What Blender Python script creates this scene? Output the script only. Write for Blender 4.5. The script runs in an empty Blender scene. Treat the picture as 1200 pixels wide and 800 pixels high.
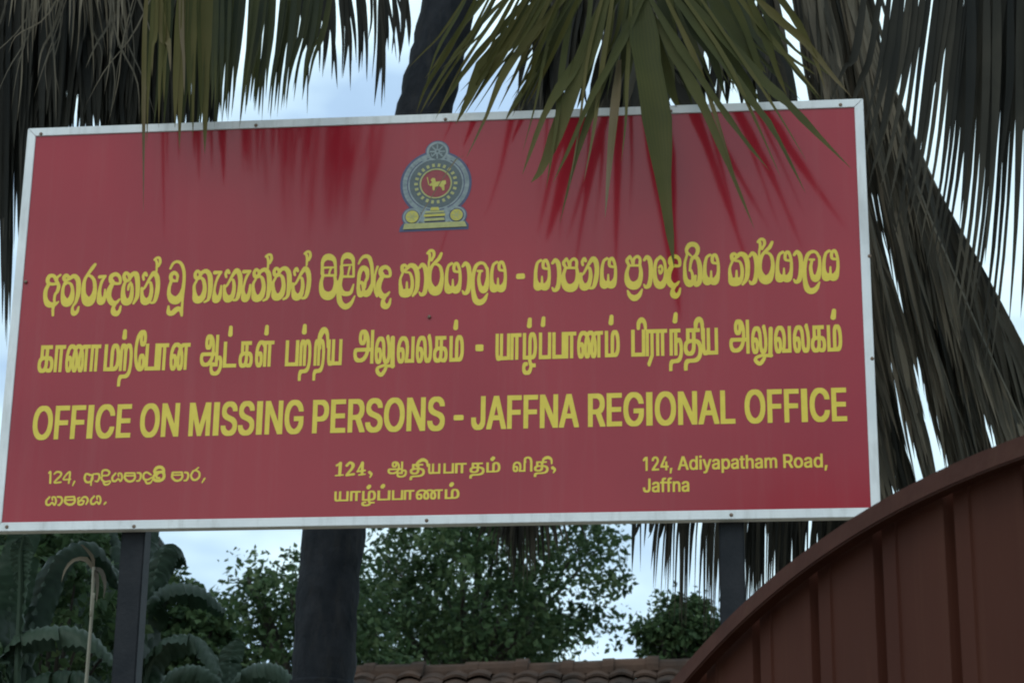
import bpy, bmesh, math, random
from mathutils import Vector, Matrix
from mathutils.geometry import tessellate_polygon

# ------------------------------------------------------------------ camera, sky, sun, exposure
SC = bpy.context.scene
COL = SC.collection
FPX = 2700.0                     # focal length in pixels of the 1200 x 800 photograph
ROT = Matrix(((0.9940598, 0.1081765, 0.0119540), (0.0249343, -0.3332779, 0.9424989), (0.1059402, -0.9366022, -0.3339955)))
EYE = Vector((2.142313, -6.057822, 1.6))
SIGN_Z = 3.2345265               # height of the lower edge of the sign board
SIGN_W, SIGN_H = 2.46, 1.234961
cam = bpy.data.cameras.new('camera')
cam.sensor_width = 36.0
cam.lens = 36.0 * FPX / 1200.0
cam.clip_start = 0.05
cam.clip_end = 3000
cam.dof.use_dof = True
cam.dof.focus_distance = 6.5
cam.dof.aperture_fstop = 11.0
co = bpy.data.objects.new('camera', cam)
COL.objects.link(co)
co.matrix_world = Matrix.Translation(EYE) @ ROT.transposed().to_4x4()
SC.camera = co
SC.cycles.filter_width = 2.0

SUN_EL, SUN_AZ = math.radians(50), math.radians(203)     # azimuth clockwise from +Y
world = bpy.data.worlds.new('World')
SC.world = world
world.use_nodes = True
nt = world.node_tree
nt.nodes.clear()
N = nt.nodes.new
out = N('ShaderNodeOutputWorld')
bg = N('ShaderNodeBackground')
bg.inputs['Strength'].default_value = 0.135
sky = N('ShaderNodeTexSky')
sky.sky_type = 'NISHITA'
sky.sun_disc = False
sky.sun_elevation = SUN_EL
sky.sun_rotation = SUN_AZ
sky.air_density = 1.2
sky.dust_density = 1.5
tc = N('ShaderNodeTexCoord')
mp = N('ShaderNodeMapping')
mp.inputs['Scale'].default_value = (1.0, 1.0, 2.2)
mp.inputs['Location'].default_value = (0.35, 0.1, 0.2)
nz = N('ShaderNodeTexNoise')
nz.inputs['Scale'].default_value = 3.6
nz.inputs['Detail'].default_value = 7
nz.inputs['Roughness'].default_value = 0.55
rp = N('ShaderNodeValToRGB')
rp.color_ramp.elements[0].position = 0.40
rp.color_ramp.elements[0].color = (0.6, 0.6, 0.6, 1)
rp.color_ramp.elements[1].position = 0.62
rp.color_ramp.elements[1].color = (1, 1, 1, 1)
nz2 = N('ShaderNodeTexNoise')
nz2.inputs['Scale'].default_value = 5.5
nz2.inputs['Detail'].default_value = 4
crp = N('ShaderNodeValToRGB')                            # cloud: grey-blue undersides to white tops
crp.color_ramp.elements[0].position = 0.36
crp.color_ramp.elements[0].color = (3.9, 5.5, 7.3, 1)
crp.color_ramp.elements[1].position = 0.49
crp.color_ramp.elements[1].color = (7.0, 9.0, 9.5, 1)
mix = N('ShaderNodeMix')
mix.data_type = 'RGBA'
L = nt.links.new
L(tc.outputs['Generated'], mp.inputs['Vector'])
L(mp.outputs['Vector'], nz.inputs['Vector'])
L(mp.outputs['Vector'], nz2.inputs['Vector'])
L(nz.outputs['Fac'], rp.inputs['Fac'])
L(nz2.outputs['Fac'], crp.inputs['Fac'])
L(rp.outputs['Color'], mix.inputs['Factor'])
L(sky.outputs['Color'], mix.inputs['A'])
L(crp.outputs['Color'], mix.inputs['B'])
L(mix.outputs['Result'], bg.inputs['Color'])
L(bg.outputs['Background'], out.inputs['Surface'])

sun = bpy.data.lights.new('sun', 'SUN')
sun.energy = 0.5
sun.angle = math.radians(32)
sun.color = (1.0, 0.96, 0.9)
so = bpy.data.objects.new('sun', sun)
COL.objects.link(so)
sd = Vector((math.sin(SUN_AZ) * math.cos(SUN_EL), math.cos(SUN_AZ) * math.cos(SUN_EL), math.sin(SUN_EL)))
so.rotation_euler = sd.to_track_quat('Z', 'Y').to_euler()
so.location = sd * 50
SC.view_settings.view_transform = 'Standard'
SC.view_settings.look = 'None'
SC.view_settings.exposure = 0.12
SC.view_settings.gamma = 1.0
SC.view_settings.use_curve_mapping = False

# ------------------------------------------------------------------ helpers
def ray(x, y):
    return ROT.transposed() @ Vector(((x - 600) / FPX, (400 - y) / FPX, -1.0))
def at(x, y, Y):
    """point on the photograph's sight line through pixel (x, y) at world depth Y"""
    d = ray(x, y)
    return EYE + d * ((Y - EYE.y) / d.y)
def hit(x, y, p, n):
    d = ray(x, y)
    return EYE + d * ((p - EYE).dot(n) / d.dot(n))
def to_px(p):
    q = ROT @ (p - EYE)
    return 600 + FPX * q.x / -q.z, 400 - FPX * q.y / -q.z
def empty(name, loc, label, cat, group=None):
    o = bpy.data.objects.new(name, None)
    COL.objects.link(o)
    o.location = loc
    o.empty_display_size = 0.2
    tag(o, label, cat, group)
    return o
def tag(o, label=None, cat=None, group=None, kind=None):
    if label: o['label'] = label
    if cat: o['category'] = cat
    if group: o['group'] = group
    if kind: o['kind'] = kind
    return o
def origin_of(parent):
    v = Vector((0, 0, 0))
    while parent is not None:
        v += parent.location
        parent = parent.parent
    return v
def obj(name, bm, mats, parent=None, smooth=False, loc=(0, 0, 0)):
    """link one bmesh, given in world coordinates, as a mesh object"""
    me = bpy.data.meshes.new(name)
    off = Vector(loc) if parent is None else origin_of(parent)
    bmesh.ops.translate(bm, verts=bm.verts, vec=-off)
    bm.to_mesh(me)
    bm.free()
    for m in (mats if isinstance(mats, (list, tuple)) else [mats]):
        me.materials.append(m)
    if smooth:
        for p in me.polygons: p.use_smooth = True
    o = bpy.data.objects.new(name, me)
    COL.objects.link(o)
    if parent is None: o.location = loc
    else: o.parent = parent
    return o
def box(bm, a, b, bev=0.0):
    vs = []
    for x in (a[0], b[0]):
        for y in (a[1], b[1]):
            for z in (a[2], b[2]): vs.append(bm.verts.new((x, y, z)))
    fs = [bm.faces.new([vs[i] for i in f]) for f in ((0, 1, 3, 2), (4, 6, 7, 5), (0, 4, 5, 1), (2, 3, 7, 6), (0, 2, 6, 4), (1, 5, 7, 3))]
    bmesh.ops.recalc_face_normals(bm, faces=fs)
    if bev:
        es = list({e for f in fs for e in f.edges})
        bmesh.ops.bevel(bm, geom=es, offset=bev, segments=2, affect='EDGES')
def prism(bm, pts, y0, y1):
    """extrude a polygon given in (x, z) from y0 to y1"""
    a = [bm.verts.new((x, y0, z)) for x, z in pts]
    b = [bm.verts.new((x, y1, z)) for x, z in pts]
    n = len(pts)
    fs = [bm.faces.new(a), bm.faces.new(b[::-1])]
    for i in range(n): fs.append(bm.faces.new((a[i], b[i], b[(i + 1) % n], a[(i + 1) % n])))
    bmesh.ops.recalc_face_normals(bm, faces=fs)
def tube(bm, pts, rad, seg=10, rough=0.0, rng=None, cap=True):
    rings = []
    n = len(pts)
    for i, p in enumerate(pts):
        t = (pts[min(i + 1, n - 1)] - pts[max(i - 1, 0)]).normalized()
        u = t.cross(Vector((0.3, 1, 0.1))).normalized()
        v = t.cross(u)
        r = rad[i] if isinstance(rad, (list, tuple)) else rad
        ring = []
        for k in range(seg):
            a = 2 * math.pi * k / seg
            q = r * (1 + (rng.uniform(-rough, rough) if rng else 0))
            ring.append(bm.verts.new(p + (u * math.cos(a) + v * math.sin(a)) * q))
        rings.append(ring)
    for a, b in zip(rings[:-1], rings[1:]):
        for k in range(seg): bm.faces.new((a[k], a[(k + 1) % seg], b[(k + 1) % seg], b[k]))
    if cap:
        bm.faces.new(rings[0][::-1])
        bm.faces.new(rings[-1])
def spline(pts, n):
    """Catmull-Rom through pts, n samples"""
    P = [2 * pts[0] - pts[1]] + list(pts) + [2 * pts[-1] - pts[-2]]
    res = []
    m = len(pts) - 1
    for k in range(n):
        s = k / (n - 1) * m
        i = min(int(s), m - 1)
        t = s - i
        a, b, c, d = P[i], P[i + 1], P[i + 2], P[i + 3]
        res.append(0.5 * ((2 * b) + (c - a) * t + (2 * a - 5 * b + 4 * c - d) * t * t + (3 * b - a - 3 * c + d) * t ** 3))
    return res

# ------------------------------------------------------------------ materials
def streaks(m, amount, tone, sc=(9, 9, 0.5), lo=0.52, hi=0.75):
    """dust and rain streaks running down the surface"""
    t = m.node_tree
    b = t.nodes['Principled BSDF']
    src = b.inputs['Base Color'].links[0].from_socket
    tcn = t.nodes.new('ShaderNodeTexCoord')
    mpn = t.nodes.new('ShaderNodeMapping')
    mpn.inputs['Scale'].default_value = sc
    nn = t.nodes.new('ShaderNodeTexNoise')
    nn.inputs['Scale'].default_value = 2.0
    nn.inputs['Detail'].default_value = 8
    nn.inputs['Roughness'].default_value = 0.65
    mr = t.nodes.new('ShaderNodeMapRange')
    mr.inputs['From Min'].default_value = lo
    mr.inputs['From Max'].default_value = hi
    mr.inputs['To Max'].default_value = amount
    mx = t.nodes.new('ShaderNodeMix')
    mx.data_type = 'RGBA'
    mx.inputs['B'].default_value = (*tone, 1)
    t.links.new(tcn.outputs['Object'], mpn.inputs['Vector'])
    t.links.new(mpn.outputs['Vector'], nn.inputs['Vector'])
    t.links.new(nn.outputs['Fac'], mr.inputs['Value'])
    t.links.new(mr.outputs['Result'], mx.inputs['Factor'])
    t.links.new(src, mx.inputs['A'])
    t.links.new(mx.outputs['Result'], b.inputs['Base Color'])
    ro = t.nodes.new('ShaderNodeMath')
    ro.operation = 'MULTIPLY_ADD'
    ro.inputs[1].default_value = 0.5
    ro.inputs[2].default_value = b.inputs['Roughness'].default_value
    t.links.new(mr.outputs['Result'], ro.inputs[0])
    t.links.new(ro.outputs[0], b.inputs['Roughness'])
def mat(name, col, rough=0.6, var=0.15, scale=8.0, bump=0.0, bscale=None, spec=0.5, col2=None, metal=0.0, coat=0.0, detail=6, stretch=None):
    """Principled material whose colour wanders between col and col2 with noise"""
    m = bpy.data.materials.new(name)
    m.use_nodes = True
    t = m.node_tree
    b = t.nodes['Principled BSDF']
    tcn = t.nodes.new('ShaderNodeTexCoord')
    mpn = t.nodes.new('ShaderNodeMapping')
    if stretch: mpn.inputs['Scale'].default_value = stretch
    nn = t.nodes.new('ShaderNodeTexNoise')
    nn.inputs['Scale'].default_value = scale
    nn.inputs['Detail'].default_value = detail
    r = t.nodes.new('ShaderNodeValToRGB')
    r.color_ramp.elements[0].position = 0.3
    r.color_ramp.elements[1].position = 0.7
    c2 = col2 or tuple(min(1, c * (1 + var)) for c in col)
    c1 = col if col2 else tuple(c * (1 - var) for c in col)
    r.color_ramp.elements[0].color = (*c1, 1)
    r.color_ramp.elements[1].color = (*c2, 1)
    t.links.new(tcn.outputs['Object'], mpn.inputs['Vector'])
    t.links.new(mpn.outputs['Vector'], nn.inputs['Vector'])
    t.links.new(nn.outputs['Fac'], r.inputs['Fac'])
    t.links.new(r.outputs['Color'], b.inputs['Base Color'])
    b.inputs['Roughness'].default_value = rough
    b.inputs['Specular IOR Level'].default_value = spec
    b.inputs['Metallic'].default_value = metal
    b.inputs['Coat Weight'].default_value = coat
    if bump:
        n2 = t.nodes.new('ShaderNodeTexNoise')
        n2.inputs['Scale'].default_value = bscale or scale * 4
        n2.inputs['Detail'].default_value = 5
        bp = t.nodes.new('ShaderNodeBump')
        bp.inputs['Strength'].default_value = bump
        bp.inputs['Distance'].default_value = 0.02
        t.links.new(mpn.outputs['Vector'], n2.inputs['Vector'])
        t.links.new(n2.outputs['Fac'], bp.inputs['Height'])
        t.links.new(bp.outputs['Normal'], b.inputs['Normal'])
    return m
def leaf_mat(name, stops, trans=0.35, rough=0.5, spec=0.35, scale=5.0):
    """leaf: colour picked by the leaf's own 'tint' (0 young green .. 1 dry), blotched with noise, part translucent"""
    m = bpy.data.materials.new(name)
    m.use_nodes = True
    t = m.node_tree
    b = t.nodes['Principled BSDF']
    o = t.nodes['Material Output']
    at_ = t.nodes.new('ShaderNodeAttribute')
    at_.attribute_name = 'tint'
    tcn = t.nodes.new('ShaderNodeTexCoord')
    nn = t.nodes.new('ShaderNodeTexNoise')
    nn.inputs['Scale'].default_value = scale
    nn.inputs['Detail'].default_value = 5
    ma = t.nodes.new('ShaderNodeMath')
    ma.operation = 'MULTIPLY_ADD'
    ma.inputs[1].default_value = 0.5
    ma.inputs[2].default_value = -0.25
    ad = t.nodes.new('ShaderNodeMath')
    ad.operation = 'ADD'
    ad.use_clamp = True
    r = t.nodes.new('ShaderNodeValToRGB')
    els = r.color_ramp.elements
    while len(els) < len(stops): els.new(0.5)
    for e, (p, c) in zip(els, stops):
        e.position = p
        e.color = (*c, 1)
    ac = t.nodes.new('ShaderNodeAttribute')
    ac.attribute_name = 'across'
    si = t.nodes.new('ShaderNodeMath')
    si.operation = 'MULTIPLY'
    si.inputs[1].default_value = 26.0
    sn = t.nodes.new('ShaderNodeMath')
    sn.operation = 'SINE'
    vm = t.nodes.new('ShaderNodeMath')
    vm.operation = 'MULTIPLY_ADD'
    vm.inputs[1].default_value = 0.05
    t.links.new(ac.outputs['Fac'], si.inputs[0])
    t.links.new(si.outputs[0], sn.inputs[0])
    t.links.new(sn.outputs[0], vm.inputs[0])
    t.links.new(ma.outputs[0], vm.inputs[2])
    tr = t.nodes.new('ShaderNodeBsdfTranslucent')
    mx = t.nodes.new('ShaderNodeMixShader')
    mx.inputs['Fac'].default_value = trans
    t.links.new(tcn.outputs['Object'], nn.inputs['Vector'])
    t.links.new(nn.outputs['Fac'], ma.inputs[0])
    t.links.new(at_.outputs['Fac'], ad.inputs[0])
    t.links.new(vm.outputs[0], ad.inputs[1])
    t.links.new(ad.outputs[0], r.inputs['Fac'])
    t.links.new(r.outputs['Color'], b.inputs['Base Color'])
    t.links.new(r.outputs['Color'], tr.inputs['Color'])
    b.inputs['Roughness'].default_value = rough
    b.inputs['Specular IOR Level'].default_value = spec
    t.links.new(b.outputs['BSDF'], mx.inputs[1])
    t.links.new(tr.outputs['BSDF'], mx.inputs[2])
    t.links.new(mx.outputs['Shader'], o.inputs['Surface'])
    return m

M = {}
M['red'] = mat('red_sign_paint', (0.285, 0.0145, 0.026), rough=0.12, scale=2.2, col2=(0.335, 0.019, 0.031), bump=0.02, bscale=2.2, spec=0.43)
streaks(M['red'], 0.10, (0.40, 0.16, 0.15))
M['yellow'] = mat('yellow_vinyl', (0.66, 0.50, 0.04), rough=0.25, scale=30, col2=(0.74, 0.56, 0.055), spec=0.5)
M['frame'] = mat('white_painted_aluminium', (0.62, 0.64, 0.66), rough=0.4, scale=6, col2=(0.78, 0.79, 0.80), bump=0.05, bscale=60)
streaks(M['frame'], 0.45, (0.30, 0.29, 0.27), (14, 14, 2), 0.5, 0.75)
M['back'] = mat('galvanised_sheet', (0.30, 0.31, 0.32), rough=0.45, scale=12, col2=(0.40, 0.41, 0.42), metal=0.6)
M['screw'] = mat('rusty_screw', (0.10, 0.06, 0.04), rough=0.6, scale=200, col2=(0.22, 0.15, 0.10))
M['post'] = mat('black_painted_steel', (0.008, 0.010, 0.014), rough=0.6, spec=0.2, scale=14, col2=(0.018, 0.019, 0.023), bump=0.1, bscale=90)
M['gate'] = mat('brown_painted_steel', (0.054, 0.0175, 0.0115), rough=0.65, spec=0.06, scale=3.5, col2=(0.074, 0.025, 0.016), bump=0.10, bscale=9, stretch=(1, 1, 0.35))
streaks(M['gate'], 0.40, (0.110, 0.055, 0.040), (12, 12, 0.6))
M['rail'] = mat('brown_painted_tube', (0.050, 0.0175, 0.012), rough=0.6, spec=0.08, scale=9, col2=(0.070, 0.026, 0.018), bump=0.08, bscale=50)
streaks(M['rail'], 0.35, (0.105, 0.060, 0.046), (10, 10, 10))
M['bark'] = mat('palm_bark', (0.014, 0.017, 0.022), rough=0.95, spec=0.15, scale=9, col2=(0.034, 0.036, 0.042), bump=0.7, bscale=16, stretch=(1.6, 1.6, 1.0))
streaks(M['bark'], 0.5, (0.055, 0.052, 0.050), (14, 14, 3), 0.5, 0.72)
M['wood'] = mat('tree_bark', (0.02, 0.017, 0.014), rough=0.9, scale=12, col2=(0.045, 0.038, 0.03), bump=0.5, bscale=30)
M['green_frond'] = leaf_mat('green_palm_leaf', [(0.0, (0.020, 0.026, 0.014)), (0.4, (0.058, 0.060, 0.017)), (0.7, (0.105, 0.088, 0.028)), (1.0, (0.17, 0.13, 0.08))], trans=0.25, rough=0.55, spec=0.12)
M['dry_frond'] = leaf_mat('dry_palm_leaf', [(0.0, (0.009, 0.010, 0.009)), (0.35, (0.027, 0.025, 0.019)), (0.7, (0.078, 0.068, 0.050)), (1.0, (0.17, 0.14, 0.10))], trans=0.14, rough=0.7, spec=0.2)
M['tree_leaf'] = leaf_mat('broad_tree_leaf', [(0.0, (0.022, 0.044, 0.022)), (0.5, (0.052, 0.090, 0.036)), (1.0, (0.105, 0.140, 0.065))], trans=0.32, rough=0.6, spec=0.15)
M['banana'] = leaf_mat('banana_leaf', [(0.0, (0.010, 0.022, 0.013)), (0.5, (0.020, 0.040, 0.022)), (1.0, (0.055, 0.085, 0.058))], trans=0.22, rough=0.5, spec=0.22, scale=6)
M['stem'] = mat('banana_stem', (0.08, 0.09, 0.045), rough=0.6, scale=8, col2=(0.15, 0.14, 0.08), bump=0.2, stretch=(1, 1, 0.2))
M['pole'] = mat('weathered_pole', (0.20, 0.19, 0.15), rough=0.8, scale=25, col2=(0.30, 0.28, 0.22), bump=0.2, stretch=(1, 1, 0.2))
M['tile'] = mat('clay_tile', (0.022, 0.019, 0.017), rough=0.95, spec=0.1, scale=4, col2=(0.085, 0.050, 0.036), bump=0.3, bscale=40)
M['plaster'] = mat('grey_plaster', (0.10, 0.12, 0.10), rough=0.9, scale=5, col2=(0.16, 0.18, 0.15), bump=0.2)
M['sheet_roof'] = mat('grey_roof_sheet', (0.035, 0.040, 0.040), rough=0.9, spec=0.1, scale=6, col2=(0.06, 0.065, 0.06), bump=0.2)
M['ground'] = mat('dry_earth', (0.16, 0.12, 0.08), rough=0.95, scale=0.6, col2=(0.24, 0.19, 0.13), bump=0.5, bscale=8)
M['asphalt'] = mat('asphalt', (0.045, 0.045, 0.046), rough=0.9, scale=2, col2=(0.065, 0.064, 0.062), bump=0.3, bscale=120)
M['navy'] = mat('emblem_navy', (0.05, 0.055, 0.13), rough=0.3, scale=40)
M['steel'] = mat('emblem_grey', (0.17, 0.21, 0.22), rough=0.3, scale=60, col2=(0.27, 0.31, 0.31))
M['slate'] = mat('emblem_slate', (0.07, 0.09, 0.095), rough=0.3, scale=60)
M['maroon'] = mat('emblem_maroon', (0.24, 0.018, 0.025), rough=0.3, scale=60)
M['gold'] = mat('emblem_gold', (0.42, 0.36, 0.05), rough=0.3, scale=60, col2=(0.52, 0.45, 0.08))
M['sage'] = mat('emblem_sage', (0.32, 0.31, 0.11), rough=0.3, scale=60, col2=(0.40, 0.38, 0.14))

# ------------------------------------------------------------------ ground and road
bm = bmesh.new()
S_ = 400
n = 24
rng = random.Random(3)
vg = [[bm.verts.new((-S_ + 2 * S_ * i / n, -S_ + 2 * S_ * j / n, 0)) for j in range(n + 1)] for i in range(n + 1)]
for i in range(n):
    for j in range(n): bm.faces.new((vg[i][j], vg[i + 1][j], vg[i + 1][j + 1], vg[i][j + 1]))
tag(obj('ground', bm, M['ground']), kind='structure')
bm = bmesh.new()
box(bm, (-300, -9.5, -0.05), (300, -4.2, 0.02))
tag(obj('road', bm, M['asphalt']), kind='structure')

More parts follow.
